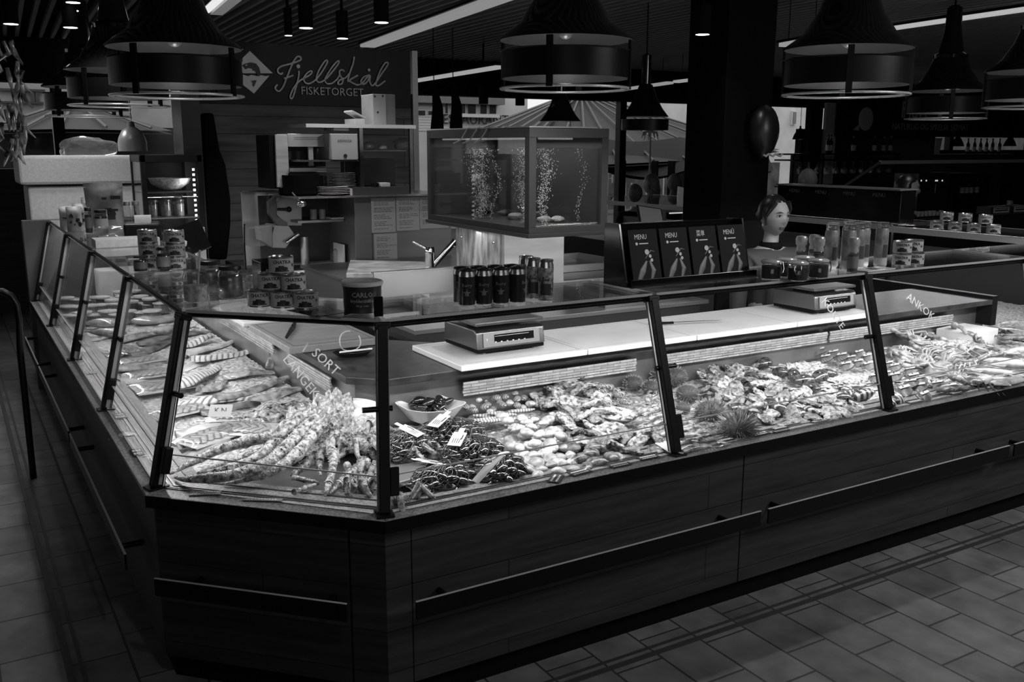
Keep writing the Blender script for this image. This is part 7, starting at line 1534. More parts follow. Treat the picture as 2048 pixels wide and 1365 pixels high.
# hanging chain lamp bell at left
t = thing('dome_lamp', 'grey dome on a chain hanging behind the foam box', 'lamp', at(265, 290, y=8.2)); c = at(265, 290, y=8.2); b = B(); b.lathe([(.11, -.05), (.11, .02), (.10, .06), (.075, .11), (.03, .14), (.025, .18), (.001, .18)], (0, 0, 0), 24); b.out('dome', mat('dome_grey', .10, .35), t, 40, local=True)
b = B(); 
for k in range(30): b.tube([(.006*(k % 2), 0, .18+k*.035), (.006*((k+1) % 2), 0, .215+k*.035)], .004, 5)
b.out('chain', steeld, t, local=True)
# ================================================================== RIGHT AND FAR STALLS
t = thing('stall_counter', 'long far counter leg with a lit shelf edge, right of the tank', 'counter', (5.75, 3.2, 0)); b = B(); b.box((6.85, 3.0, 0), (6.95, 9.0, 1.0)); b.out('front', dark, t, smooth=0)
def ystrip(x0, x1, y0, y1, z, label, m=shelfglass, edge=.012):
    t = thing('glass_shelf', label, 'glass shelf', (x0, y0, z)); b = B(); b.box((x0, y0, z), (x1, y1, z+.01)); b.out('sheet', shelfglass, t, smooth=0)
    b = B(); b.box((x0-.012, y0, z-.028), (x0, y1, z+.012)); b.out('edge_profile', mat('edge_profile', .30, .35, metal=.3), t, smooth=0); b = B(); b.box((x1, y0, z-.02), (x1+.01, y1, z+.012)); b.out('outer_profile', MATS['edge_profile'], t, smooth=0)
    return t
ystrip(5.62, 6.2, 3.0, 4.35, 1.25, 'glass shelf with pale edge at the right picture edge, carrying crab cans')
ystrip(5.74, 6.3, 4.38, 6.4, 1.25, 'glass shelf with pale edge behind the woman')
ystrip(5.80, 7.0, 6.45, 8.6, 1.25, 'far glass shelf with pale edge right of the fish tank')
for (x, y, lb) in ((5.63, 3.05, 'post of the right shelf nearest the picture edge'), (5.70, 4.36, 'post of the right shelf beside the tall bottles'), (5.80, 6.42, 'post of the right shelf behind the menu holder'), (5.86, 8.5, 'post of the far shelf beside the tank')):
    b = B(); b.box((x-.012, y-.012, .62), (x+.012, y+.012, 1.22)); tag(b.out('shelf_post', black, smooth=0), lb, 'post')
b = B(); b.box((5.43, 6.0, 0), (6.83, 9.0, .80)); tag(b.out('low_counter', mat('cab_dark', .03, .5), smooth=0, bevel=.003), 'dark low counter under the far glass shelf', 'counter')
def ccan(px, py, lv, lb): 
    x = at(px, 470, z=1.262).x
    KC.put((px, py, 1.2615+lv*(HC+.0005)), (0, 0, -math.atan2(px, py)-.2), 1, lb, 'crab cans')
lab4 = ('leftmost', 'second', 'third', 'rightmost')
base = [at(px, py, z=1.262) for px, py in ((1876, 452), (1900, 453), (1925, 456), (1952, 458))]
for i, p in enumerate(base): KC.put((5.72, p.y if False else 4.02-.135*i, 1.2615), (0, 0, -.9), 1.0, lab4[i]+' lower crab can of the far pyramid on the right shelf', 'crab cans')
for i in range(3): KC.put((5.72, 4.02-.135*i-.0675*(1 if i < 2 else 1.1), 1.2615+HC+.0005), (0, 0, -.9), 1.0, ('left', 'middle', 'right')[i]+' upper crab can of the far pyramid on the right shelf', 'crab cans')
# second menu holder on the far shelf
t = thing('menu_holder', 'dark menu holder with small printed heads on the shelf behind the woman', 'menu holder', (5.9, 5.0, 1.262)); b = B(); b.box((5.86, 4.42, 1.2615), (6.02, 5.6, 1.50)); b.out('box', blackg, t, smooth=0, bevel=.004)
b = B(); b.box((5.84, 4.42, 1.495), (6.04, 5.6, 1.505)); b.out('lid_edge', mat('edge_profile', .30, .35, metal=.3), t, smooth=0)
for i in range(4): text('MENU', LEFTF((5.858, 5.42-.27*i, 1.455)), .04, mat('dim_letter', .10, .5), t, 'lettering', .0004)
# black round hanging speaker at column
t = thing('hanging_basket', 'bulging black net bundle hanging on the black column', 'bundle', at(1530, 260, d=5.35)); c = at(1530, 262, y=5.5); b = B(); b.ell((c.x, 5.51, c.z), (.135, .10, .20), 20, 12, fn=lambda p, d: p*(1+.08*nz(p, 18))); b.out('bundle', mat('bundle_black', .012, .35), t, 60)
b = B(); b.tube([(c.x-.1+.025*i, 5.40, c.z-.185-.01*math.sin(i*2.1)) for i in range(9)], .008, 6); b.out('pale_fringe', lgrey, t)
# dim fish sign at the right
YF = 9.6
t = thing('shop_sign', 'dim dark sign with a pale round fish and letters FI', 'sign', at(1820, 230, y=YF)); b = B(); ybox(b, 1677, 272, 2110, 196, YF, .06); b.out('board', mat('sign_black', .006, .3), t, smooth=0)
dim = mat('sign_dim', .35, .6)
c = at(1732, 238, y=YF-.01); b = B(); b.ell(c, (.16, .02, .17), 24, 12); b.add([c+Vector(p) for p in ((-.10, 0, -.05), (-.26, 0, -.16), (-.14, 0, -.17), (-.10, .01, -.05), (-.26, .01, -.16), (-.14, .01, -.17))], [(0, 1, 2), (3, 5, 4), (0, 3, 4, 1), (1, 4, 5, 2), (2, 5, 3, 0)]); b.out('fish', dim, t, 60)
text('FISK', FRONT(at(1830, 222, y=YF-.012)), .36, dim, t, 'lettering', .002); text('NATURLIG OG SPRELSK SJØMAT', FRONT(at(1863, 255, y=YF-.012)), .135, dim, t, 'lettering', .002, xs=.95)
b = B(); q0, q1 = at(1616, 330, y=YF+.1), at(1648, 200, y=YF+.1); b.box((q0.x, YF+.1, 0), (q1.x, YF+.2, ZC)); tag(b.out('dark_post', blackm, smooth=0), 'dark post left of the dim fish sign', 'post')
b = B(); q0, q1 = at(1650, 272, y=YF+.12), at(1676, 206, y=YF+.12); b.box((q0.x, YF+.12, 0), (q1.x, YF+.17, q1.z)); tag(b.out('window_gap_slab', mat('window_gap_pale', .3, .6), smooth=0), 'pale slab standing for a bright window gap left of the dim fish sign', 'panel')  # daylight in the window gap is put into the slab's pale colour
b = B(); q0, q1, q2 = at(1600, 300, y=9.85), at(1872, 262, y=9.85), at(2150, 305, y=9.85); b.box((q0.x, 9.85, 0), (q1.x, 9.95, q1.z)); b.box((q1.x, 10.6, 0), (q2.x, 10.7, at(2100, 300, y=10.6).z)); struct(b.out('wall_bar', mat('bar_wall', .012, .6, spec=.1), smooth=0))
# bar shelves with bottles and glasses
YBr = 9.0
t = thing('bar_rack', 'black bar rack with hanging glasses right of the column', 'rack', at(1690, 320, y=YBr)); b = B()
for (py) in (309, 321, 375): p0, p1 = at(1588, py, y=YBr), at(1800, py, y=YBr); b.box((p0.x, YBr, p0.z-.01), (p1.x, YBr+.35, p0.z+.01))
for px in (1590, 1650, 1798): p0, p1 = at(px, 309, y=YBr), at(px, 440, y=YBr); b.box((p0.x-.015, YBr+.02, p1.z), (p0.x+.015, YBr+.06, p0.z))
b.out('frame', black, t, smooth=0)
zr0 = at(1690, 309, y=YBr).z; zr1 = at(1690, 321, y=YBr).z; zr2 = at(1690, 375, y=YBr).z
def bottle_kind(label, group, r=.035, h=.28, m=None, lm=None):
    t = thing('wine_bottle', label, 'bottle', group=group); b = B(); b.lathe([(r*.9, 0), (r, .01), (r, h*.6), (r*.4, h*.76), (r*.38, h*.97), (r*.44, h), (.001, h)], (0, 0, 0), 16); b.out('glass', m or blackg, t, 45, local=True)
    b = B(); b.lathe([(r*1.01, h*.15), (r*1.01, h*.45)], (0, 0, 0), 16); b.out('paper_label', lm or mat('label_dim', .25, .5), t, 60, local=True); return Kind(t)
KB = bottle_kind('dark bottle standing on the top of the bar rack', 'bottles on the bar rack'); 
for i, px in enumerate((1652, 1664, 1703, 1711, 1745, 1752, 1763, 1770, 1776)): p = at(px, 300, y=YBr+.15); KB.put((p.x, YBr+.12+.06*(i % 2), zr0+.011), (0, 0, i), .9)
G = 'glasses hanging in the bar rack'; b = B(); b.lathe([(.033, 0), (.034, -.002), (.004, -.008), (.004, -.07), (.02, -.09), (.034, -.12), (.030, -.17)], (0, 0, 0), 12); o = tag(b.out('wine_glass', jarglass, smooth=50), 'stemmed glass hanging upside down in the bar rack', 'glass', G); KG = Kind(o)
for i in range(22): p = at(1602+i*8.8, 330, y=YBr+.1); KG.put((p.x, YBr+.1+.1*(i % 2), zr1-.012))
b = B(); q0, q1 = at(1588, 520, y=YBr-.3), at(1760, 400, y=YBr-.3); b.box((q0.x, YBr-.3, 0), (q1.x, YBr+.3, q1.z)); tag(b.out('bar_counter', mat('cab_dark', .03, .5), smooth=0), 'dark bar counter under the bar rack', 'counter')
# glazed counter further right
YG = 7.3
t = thing('glass_counter', 'tall glass counter with a pale top rail at the right edge', 'glass counter', at(1900, 330, y=YG)); b = B(); p0, p1 = at(1762, 325, y=YG), at(2100, 328, y=YG); b.box((p0.x, YG, p0.z-.02), (p1.x, YG+.03, p0.z+.02)); b.out('top_rail', mat('rail_pale', .38, .4, metal=.2), t, smooth=0)
b = B(); q = at(1680, 380, y=YG); b.tube([(p0.x, YG+.015, p0.z), (q.x, YG+.015, q.z)], .016, 6); b.out('slanted_rail', mat('rail_dim', .10, .4), t); b = B(); b.add([(p0.x, YG+.015, p0.z), (q.x, YG+.015, q.z), (p1.x, YG+.015, q.z), (p1.x, YG+.015, p0.z)], [(0, 1, 2, 3)]); b.out('sheet', shelfglass, t, smooth=0)
p = at(1795, 410, y=YG); r_ = at(2080, 410, y=YG)
b = B(); b.box((p.x-.2, YG-.05, 0), (r_.x, YG+.5, at(1900, 436, y=YG).z)); b.out('base', mat('cab_dark', .03, .5), t, smooth=0)
zc_ = at(1900, 436, y=YG).z
b = B(); b.box((p.x-.2, YG-.07, zc_), (r_.x, YG+.5, zc_+.012)); b.out('ledge', steeld, t, smooth=0)
# coffee machine block, wine fridge, cups behind
t = thing('coffee_machine', 'black coffee machine with small lights behind the glass counter', 'coffee machine', at(1860, 400, y=YG+.9)); b = B(); ybox(b, 1832, 432, 1900, 345, YG+.9, .4); b.out('body', mat('machine_black', .02, .3), t, smooth=0, bevel=.01)
b = B(); 
for px in (1842, 1852, 1871, 1874, 1884): ybox(b, px, 363, px+2, 360, YG+.895, .01)
b.out('lights', mat('small_lamp', .8, .5, emit=.8), t, smooth=0); b = B(); p_ = at(1870, 386, y=YG+.88); b.ell(p_, (.015, .015, .015), 10, 6); b.tube([p_, p_+Vector((0, 0, .12))], .008, 6); b.out('spout', chrome, t)
t = thing('wine_fridge', 'dark wine fridge with a few bottles inside', 'fridge', at(1940, 390, y=YG+.9)); x0_, x1_ = at(1908, 390, y=YG+.9).x, at(1975, 390, y=YG+.9).x; z0_, z1_ = 0, at(1940, 350, y=YG+.9).z; b = B(); b.box((x0_, YG+1.3, z0_), (x1_, YG+1.35, z1_)); b.box((x0_-.02, YG+.9, z0_), (x0_, YG+1.35, z1_)); b.box((x1_, YG+.9, z0_), (x1_+.02, YG+1.35, z1_)); b.box((x0_, YG+.9, z1_), (x1_, YG+1.35, z1_+.02)); zz = at(1940, 393, y=YG+.95).z; b.box((x0_, YG+.92, zz-.01), (x1_, YG+1.3, zz)); b.out('case', blackm, t, smooth=0)
KB2 = bottle_kind('dark bottle with a pale label in the wine fridge', 'bottles in the wine fridge', lm=mat('label_mid3', .35, .5))
for i, px in enumerate((1923, 1932, 1941, 1952)): p_ = at(px, 390, y=YG+1.05); KB2.put((p_.x, YG+1.05, zz+.001), (0, 0, 0), .95)
b = B(); b.box((at(1832, 432, y=YG+.9).x-.2, YG+.85, 0), (at(1903, 432, y=YG+.9).x, YG+1.3, at(1860, 433, y=YG+.9).z)); tag(b.out('back_cabinet', mat('cab_dark', .03, .5), smooth=0), 'dark cabinet under the coffee machine', 'cabinet')
t = thing('cup_tray', 'tray of small pale cups on the glass counter', 'tray', at(1855, 410, y=YG+.1)); x0_ = at(1823, 410, y=YG+.1).x; x1_ = at(1885, 410, y=YG+.1).x; b = B(); b.box((x0_, YG+.02, zc_+.013), (x1_, YG+.3, zc_+.03)); b.out('tray', steeld, t, smooth=0)
G = 'small pale cups on the tray'; b = B(); b.lathe([(.018, 0), (.026, .05), (.024, .05), (.001, .006)], (0, 0, 0), 14); o = tag(b.out('cup', lgrey, smooth=50), 'small pale cup in the crowd on the counter tray', 'cup', G); KCu = Kind(o)
for i in range(16): KCu.put((x0_+.04+(x1_-x0_-.08)*(i % 8)/7, YG+.08+.09*(i//8), zc_+.031), (0, 0, 0), R.uniform(.8, 1.3))
for i, (px0, px1, lb) in enumerate(((1983, 2022, 'dark box with a white printed card, left of two'), (2024, 2060, 'dark box with a white printed card at the picture edge'))):
    t = thing('display_box', lb, 'box', at(px0, 420, y=YG+.05)); b = B(); x0_, x1_ = at(px0, 410, y=YG+.05).x, at(px1, 410, y=YG+.05).x; b.box((x0_, YG+.05, zc_+.013), (x1_-.01, YG+.25, zc_+.10)); b.out('box', dark, t, smooth=0); b = B(); b.box((x0_+.05, YG+.046, zc_+.02), (x1_-.03, YG+.049, zc_+.095)); o = b.out('card', paper, t, smooth=0)
    b = B(); b.box((x0_+.07, YG+.044, zc_+.075), (x1_-.05, YG+.0455, zc_+.083)); b.box((x0_+.08, YG+.044, zc_+.045), (x1_-.06, YG+.0455, zc_+.06)); b.out('print', inkd, o, smooth=0)
jar(None, .04, .06, 'small glass jar on the dark display boxes at the right', 'jar', (at(2020, 395, y=YG+.15).x, YG+.15, zc_+.101), None, .3)
# paper easel and tablet, glass box on the far shelves
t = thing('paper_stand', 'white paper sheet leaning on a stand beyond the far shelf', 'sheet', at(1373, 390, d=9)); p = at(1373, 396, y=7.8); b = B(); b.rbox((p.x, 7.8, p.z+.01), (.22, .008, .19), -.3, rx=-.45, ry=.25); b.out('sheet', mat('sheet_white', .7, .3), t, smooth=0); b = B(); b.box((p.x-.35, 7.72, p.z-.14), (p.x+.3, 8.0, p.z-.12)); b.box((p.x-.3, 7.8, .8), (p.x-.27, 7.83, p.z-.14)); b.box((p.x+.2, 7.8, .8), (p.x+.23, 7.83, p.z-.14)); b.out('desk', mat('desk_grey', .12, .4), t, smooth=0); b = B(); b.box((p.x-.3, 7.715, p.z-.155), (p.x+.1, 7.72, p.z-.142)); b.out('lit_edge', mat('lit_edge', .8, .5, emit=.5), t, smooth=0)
t = thing('tablet', 'slanted grey screen behind the black menu holder', 'screen', at(1300, 434, y=5.9)); p = at(1301, 436, y=5.7); b = B(); b.rbox(p, (.22, .015, .19), -.15, rx=-.6, ry=.15); b.out('frame', black, t, smooth=0, bevel=.003); b = B(); b.rbox(p+Vector((-.002, -.011, .0065)), (.195, .004, .165), -.15, rx=-.6, ry=.15); b.out('screen', mat('screen_grey', .16, .25), t, smooth=0); b = B(); b.tube([p+Vector((0, .02, -.03)), (p.x, 5.72, .905)], .02, 10); b.out('stand', black, t)
b = B(); b.box((p.x-.3, 5.5, 0), (p.x+.5, 5.95, .902)); tag(b.out('side_cabinet', mat('cab_dark', .03, .5), smooth=0), 'dark cabinet under the slanted grey screen', 'cabinet')
t = thing('glass_vase', 'square glass tank full of glints beyond the far shelf', 'glass box', at(1440, 400, y=7.3)); p = at(1420, 392, y=7.3); b = B(); b.box((p.x-.15, 7.2, 1.262), (p.x+.2, 7.45, 1.50)); b.out('glass', jarglass, t, smooth=0); b = B(); b.ell((p.x+.02, 7.32, 1.33), (.12, .09, .065), 18, 10, fn=lambda q, d: q*(1+.3*nz(q, 30))); b.out('contents', mat('vase_fill', .06, .3), t, 40)
# hanging pans in the right back
for i, (px, py) in enumerate(((1600, 270), (1915, 285), (2020, 285))):
    c = at(px, py, y=9.3); t = thing('dome_lamp', ('dark dome lamp right of the black column', 'dark dome lamp under the dim fish sign', 'dark dome lamp at the right edge under the sign')[i], 'lamp', c); b = B(); b.lathe([(.10, -.06), (.08, .0), (.04, .07), (.012, .09), (.012, .12), (.001, .12)], (0, 0, 0), 18); b.out('dome', blackm, t, 40, local=True); b = B(); b.tube([(0, 0, .1), (0, 0, ZC+.1-c.z)], .004, 5); b.out('cord', black, t, local=True)
    light('dome_light', 'POINT', (c.x, c.y, c.z-.06), .8, size=.03)
G = 'dark bottles beyond the right counter'; KB3 = bottle_kind('dark bottle on the shelf beyond the glass counter', G)
zb3 = at(1950, 308, y=10.2).z; b = B(); b.box((at(1845, 300, y=10.2).x, 10.2, zb3-.02), (at(2030, 300, y=10.2).x, 10.45, zb3)); b.box((at(1845, 300, y=10.2).x, 10.4, 0), (at(2030, 300, y=10.2).x, 10.45, zb3-.02)); tag(b.out('back_shelf', dark, smooth=0), 'dark shelf unit carrying bottles beyond the glass counter', 'shelf')
for i, px in enumerate((1935, 1948, 1960, 1972, 1984, 1998)): p = at(px, 300, y=10.3); KB3.put((p.x, 10.3, zb3+.001), (0, 0, 0), .95)
t = thing('ice_bucket', 'tall pale bucket on the shelf beyond the glass counter', 'bucket', (at(1872, 290, y=10.3).x, 10.3, zb3)); b = B(); b.lathe([(.08, 0), (.11, .26), (.105, .26), (.001, .01)], (at(1872, 290, y=10.3).x, 10.32, zb3+.001), 18); b.out('bucket', mat('bucket', .30, .4), t)
# left side: tent of hanging goods, curved hand rail
t = thing('hanging_garland', 'shiny bundle of dried fish hanging at the left picture edge', 'garland', at(15, 180, d=4.2)); c = at(4, 180, d=4.2); b = B(); rr = random.Random(9)
for k in range(60):
    a = rr.uniform(0, 6.28); z = rr.uniform(-.24, .24); q = .05+.05*math.sin((z+.24)/.48*3.14); p0 = c+Vector((q*math.cos(a), q*math.sin(a), z)); b.tube([p0, p0+Vector((rr.uniform(-.02, .02), rr.uniform(-.02, .02), -.05)), p0+Vector((rr.uniform(-.04, .04), rr.uniform(-.03, .03), -.10))], [.008, .012, .002], 6, sq=.5)
o = b.out('fish_bundle', mat('dried_fish', .10, .18, noise_=.9, nscale=20, v2=.5, spec=.9), t, 50); o['kind'] = 'stuff'
b = B(); b.tube([c+Vector((0, 0, .2)), (c.x, c.y, ZC+.1)], .004, 5); b.out('cord', black, t)
t = thing('hand_rail', 'curved steel hand rail at the left picture edge', 'rail', at(0, 650, y=4.4)); hr = [(-30, 584), (5, 583), (22, 592), (33, 610), (38, 640), (40, 700), (41, 1000)]; b = B(); P_ = [at(x, y, y=5.6) for x, y in hr]; P_[-1].z = .0; P_[-1].x = P_[-2].x; b.tube(P_, .018, 10); b.out('tube', mat('rail_steel', .025, .3, metal=.9), t)
# ================================================================== OUTSIDE
facm = mat('pale_facade', .62, .7, noise_=.08, nscale=2); wdk = mat('window_dark', .03, .2); frm = mat('frame_white', .7, .5)
def sidings(b, x0, x1, z0, z1, Y, n):
    for i in range(n): z = z0+(z1-z0)*i/n; b.box((x0, Y-.02, z), (x1, Y, z+(z1-z0)/n*.86))
t = thing('restaurant_building', 'white timber restaurant building outside, behind the fish tank', 'building', at(900, 230, y=19)); YO = 19.0; b = B(); p0, p1 = at(760, 262, y=YO), at(1010, 150, y=YO); b.box((p0.x, YO, -.1), (p1.x+.6, YO+4, p1.z)); b.out('wall', facm, t, smooth=0)
b = B(); sidings(b, at(820, 250, y=YO).x, at(895, 250, y=YO).x, at(850, 262, y=YO).z, at(850, 212, y=YO).z, YO, 9); b.out('siding', frm, t, smooth=0)
for i, (a, c, e, f) in enumerate(((836, 852, 220, 232), (856, 868, 221, 231), (890, 897, 203, 228), (904, 912, 203, 228), (918, 932, 203, 228), (935, 953, 203, 229), (960, 975, 203, 229), (978, 994, 203, 229))):
    b = B(); ybox(b, a, f, c, e, YO-.03, .05); w = b.out('window', frm, t, smooth=0); b = B(); ybox(b, a+1.5, f-1.5, c-1.5, e+1.5, YO-.045, .02); b.out('pane', wdk, w, smooth=0)
text('RESTAURANT', FRONT(at(945, 240, y=YO-.06)), at(0, 0, d=YO).length*0+.30, mat('facade_ink', .03, .6), t, 'lettering', .01)
b = B(); ybox(b, 800, 204, 1010, 192, YO-.3, .3); b.out('eaves', mat('roof_grey', .18, .7), t, smooth=0); b = B(); ybox(b, 912, 234, 1000, 229, YO-.2, .15); b.out('balcony_rail', frm, t, smooth=0)
# grey tent roofs with pale seams
def tent(apex, corners, label, m, seams=7):
    A_ = at(*apex[:2], y=apex[2]); t = thing('market_tent', label, 'tent', A_); C_ = [at(x, y, y=yy) for x, y, yy in corners]; b = B(); b.add([A_]+C_+[p-Vector((0, 0, .05)) for p in [A_]+C_], [(0, i+1, i+2) for i in range(len(C_)-1)]+[(len(C_)+1, len(C_)+3+i, len(C_)+2+i) for i in range(len(C_)-1)]); b.out('canopy', m, t, smooth=0)
    b = B()
    for k in range(seams):
        u = (k+.5)/seams*(len(C_)-1); i = int(u); q = C_[i].lerp(C_[min(i+1, len(C_)-1)], u-i); nrm = Vector((0, -.04, .04)); b.tube([A_+nrm, q+nrm], .022, 4)
    b.out('seams', mat('seam_pale', .16, .6), t)
    return t
tm = mat('tent_grey', .05, .7)
tent((1150, 188, 17), [(932, 266, 15.5), (1010, 268, 15), (1060, 300, 14)], 'grey tent roof slope with pale seams left behind the tank', tm, 6)
tent((1160, 188, 17.2), [(1010, 300, 14.2), (1200, 330, 14), (1400, 320, 14.4), (1560, 300, 16)], 'grey tent roof with pale seams behind the centre pendants', tm, 9)
tent((150, 205, 17), [(-60, 262, 15), (120, 258, 15), (345, 262, 15)], 'grey tent roof outside at the left behind the pendants', tm, 5)
b = B(); p0, p1 = at(-40, 330, y=15.5), at(350, 256, y=15.5); b.box((p0.x, 15.5, .9), (p1.x, 15.6, p1.z)); tag(b.out('tent_valance', mat('valance_dark', .035, .7), smooth=0), 'dark tent side under the grey roof at the left', 'tent side')
b = B(); p0, p1 = at(1200, 336, y=14.2), at(1440, 290, y=14.2)
v = []; n = 24
for i in range(n+1):
    x = p0.x+(p1.x+1.5-p0.x)*i/n; sg = .18*math.sin(math.pi*((i/n*2) % 1)); v += [(x, 14.2, p0.z+.02-sg-.1*i/n), (x, 14.6, p1.z+.15-sg*.5), (x, 14.25, p0.z-.03-sg-.1*i/n)]
b.add(v, [(3*i, 3*i+3, 3*i+4, 3*i+1) for i in range(n)]+[(3*i+1, 3*i+4, 3*i+5, 3*i+2) for i in range(n)]); tag(b.out('tent_valance', mat('valance_dark', .035, .7), smooth=60), 'sagging dark tent cloth above the seated guests', 'tent side')
# left stone building
t = thing('stone_building', 'pale stone building with arched windows outside at the left', 'building', at(60, 200, y=30)); YO2 = 30; b = B(); p0, p1 = at(-40, 262, y=YO2), at(348, 140, y=YO2); b.box((p0.x, YO2, 0), (p1.x, YO2+4, p1.z)); b.out('wall', mat('stone_wall', .3, .8, noise_=.15, nscale=1.5), t, smooth=0)
for px in (36, 45, 65, 75): b = B(); ybox(b, px-3, 203, px+3, 184, YO2-.1, .15); c = at(px, 184, y=YO2-.02); b.lathe([(abs(at(px+3, 184, y=YO2).x-c.x), 0), (abs(at(px+3, 184, y=YO2).x-c.x), .12), (.001, .12)], (c.x, YO2-.1+.14, c.z), 16, M=Matrix.Rotation(math.pi/2, 3, 'X')); b.out('arched_window', wdk, t)
b = B(); ybox(b, -10, 206, 90, 204, YO2-.3, .3); ybox(b, -10, 181, 90, 179, YO2-.2, .2); b.out('cornice', mat('stone_dark', .12, .8), t, smooth=0)
# right facade seen beyond column, and the far right houses
t = thing('town_house', 'pale town house outside, right of the centre pendants', 'building', at(1400, 230, y=26)); b = B(); p0, p1 = at(1250, 330, y=26), at(1680, 150, y=26); b.box((p0.x, 26, 0), (p1.x, 30, p1.z)); b.out('wall', facm, t, smooth=0)
for px in (1388, 1420, 1480, 1590, 1630): b = B(); ybox(b, px-5, 250, px+5, 222, 25.9, .15); w = b.out('window', frm, t, smooth=0); b = B(); ybox(b, px-3.5, 248, px+3.5, 224, 25.85, .03); b.out('pane', mat('pane_grey', .16, .3), w, smooth=0)
t = thing('wooden_house', 'pale boarded house outside beyond the right stall', 'building', at(1900, 250, y=24)); b = B(); p0, p1 = at(1640, 330, y=31), at(2300, 150, y=31); b.box((p0.x, 31, 0), (p1.x, 34, p1.z)); b.out('wall', mat('house_wall', .07, .8, noise_=.3, nscale=2), t, smooth=0)
# bright gap below the tents: quay railings, boards
t = thing('quay_fence', 'pale quay fence seen under the tent behind the guests', 'fence', at(1300, 350, y=17)); YQ = 17.5; b = B()
for py in (331, 338, 346, 356): ybox(b, 1212, py+1.2, 1312, py, YQ, .05)
for px in (1216, 1234, 1252, 1264, 1294, 1308, 1328, 1342): q0, q1 = at(px, 372, y=YQ-.02), at(px+2, 330, y=YQ-.02); b.box((q0.x, YQ-.02, -.02), (q1.x, YQ+.02, q1.z))
b.out('rails', frm, t, smooth=0); b = B(); ybox(b, 1225, 366, 1243, 350, YQ-.1, .03); b.out('white_notice', frm, t, smooth=0); b = B(); ybox(b, 1252, 366, 1270, 349, YQ-.1, .03); b.out('grey_notice', lgrey, t, smooth=0)
b = B(); ybox(b, 1205, 420, 1560, 325, 21, .2); tag(b.out('quay_wall', mat('quay', .08, .8, noise_=.5, nscale=3), smooth=0), 'mottled grey quay wall far behind the guests', 'wall')
for i, (px, w) in enumerate(((1247, 11), (1314, 7), (1347, 8), (1384, 7))): b = B(); q0, q1 = at(px-w/2, 420, y=13.8), at(px+w/2, 322, y=13.8); b.box((q0.x, 13.8, -.02), (q1.x, 13.95, q1.z)); tag(b.out('tent_pole', blackm, smooth=0), ('thick', 'second', 'third', 'fourth')[i]+' dark tent pole behind the guests, counted from the tank', 'pole')
b = B(); q0, q1 = at(1352, 378, y=16.5), at(1440, 345, y=16.5); b.box((q0.x, 16.5, -.02), (q1.x, 16.55, q1.z)); tag(b.out('grey_awning', mat('awning', .08, .7), smooth=0), 'plain grey screen behind the right guests', 'screen')
# rod with pale streamers right of the tank and lamps
t = thing('decorated_pole', 'pale pole with a tied bundle on top, right of the tank', 'pole', at(1301, 400, y=9.5)); b = B(); p0, p1 = at(1301, 400, y=9.5), at(1301, 262, y=9.5); b.tube([(p0.x, 9.5, 0), p1], .012, 8); b.out('pole', mat('pole_pale', .35, .5), t)
b = B()
for k in range(9): a = k*.7; b.tube([p1, p1+Vector((.10*math.cos(a), .04*math.sin(a), -.02)), p1+Vector((.13*math.cos(a), .05*math.sin(a), -.12+.03*(k % 3)))], [.012, .014, .003], 5)
b.out('bundle', mat('streamer', .4, .5), t)
for i, (px, py) in enumerate(((1387, 300), (1410, 322), (1140, 290))):
    c = at(px, py, y=10.5); t = thing('dome_lamp', ('small dark dome lamp before the tent, left one', 'small dark dome lamp before the tent, right lower one', 'small dark dome lamp at the right frame of the tank')[i], 'lamp', c); b = B(); b.lathe([(.09, -.05), (.085, .0), (.05, .07), (.012, .09), (.001, .1)], (0, 0, 0), 16); b.out('dome', blackm, t, 40, local=True); b = B(); b.tube([(0, 0, .08), (0, 0, ZC+.1-c.z)], .004, 5); b.out('cord', black, t, local=True)
for i, (px, py) in enumerate(((872, 225), (910, 222))):
    p = at(px, py, y=8.8); t = thing('dried_fish', ('dark dried fish hanging at the left over the tank', 'dark dried fish hanging second over the tank')[i], 'dried fish', p); b = B(); b.tube([p+Vector((-.02, 0, .28)), p+Vector((.02, 0, .05)), p+Vector((.01, 0, -.16)), p+Vector((.05, 0, -.26))], [.02, .06, .075, .05], 10, sq=.5); b.tube([p+Vector((.0, 0, .28)), p+Vector((-.15, 0, .2)), p+Vector((-.24, 0, .14))], [.012, .01, .004], 6); b.out('body', blackm, t)
    b = B(); b.tube([p+Vector((-.02, 0, .25)), (p.x-.02, p.y, ZC+.1)], .005, 5); b.out('cord', black, t)
for i, (px, py) in enumerate(((967, 205), (1040, 208))): c = at(px, py, y=9.5); downlight(px, py+3, c.z, ('black cylinder lamp hanging before the restaurant windows, left', 'black cylinder lamp hanging before the restaurant windows, right')[i], .055, .2, .02)
# ================================================================== PEOPLE
skin_w = mat('skin_light', .26, .5, spec=.3); skin_d = mat('skin_mid', .14, .55, spec=.3)
def skin_mesh(pts, edges, radii, root=0, sub=2):
    me = bpy.data.meshes.new('tmp'); me.from_pydata([tuple(p) for p in pts], edges, []); o = bpy.data.objects.new('tmp', me); COL.objects.link(o)
    o.modifiers.new('skin', 'SKIN'); sv = me.skin_vertices[0].data
    for i, r in enumerate(radii): sv[i].radius = r if isinstance(r, tuple) else (r, r)
    for i in range(len(pts)): sv[i].use_root = (i == root)
    s = o.modifiers.new('sub', 'SUBSURF'); s.levels = sub; s.render_levels = sub
    dg = bpy.context.evaluated_depsgraph_get(); m2 = bpy.data.meshes.new_from_object(o.evaluated_get(dg)); v = [x.co.copy() for x in m2.vertices]; f = [tuple(p.vertices) for p in m2.polygons]
    bpy.data.objects.remove(o); bpy.data.meshes.remove(m2); return v, f
def g(x, s): return math.exp(-(x/s)**2)
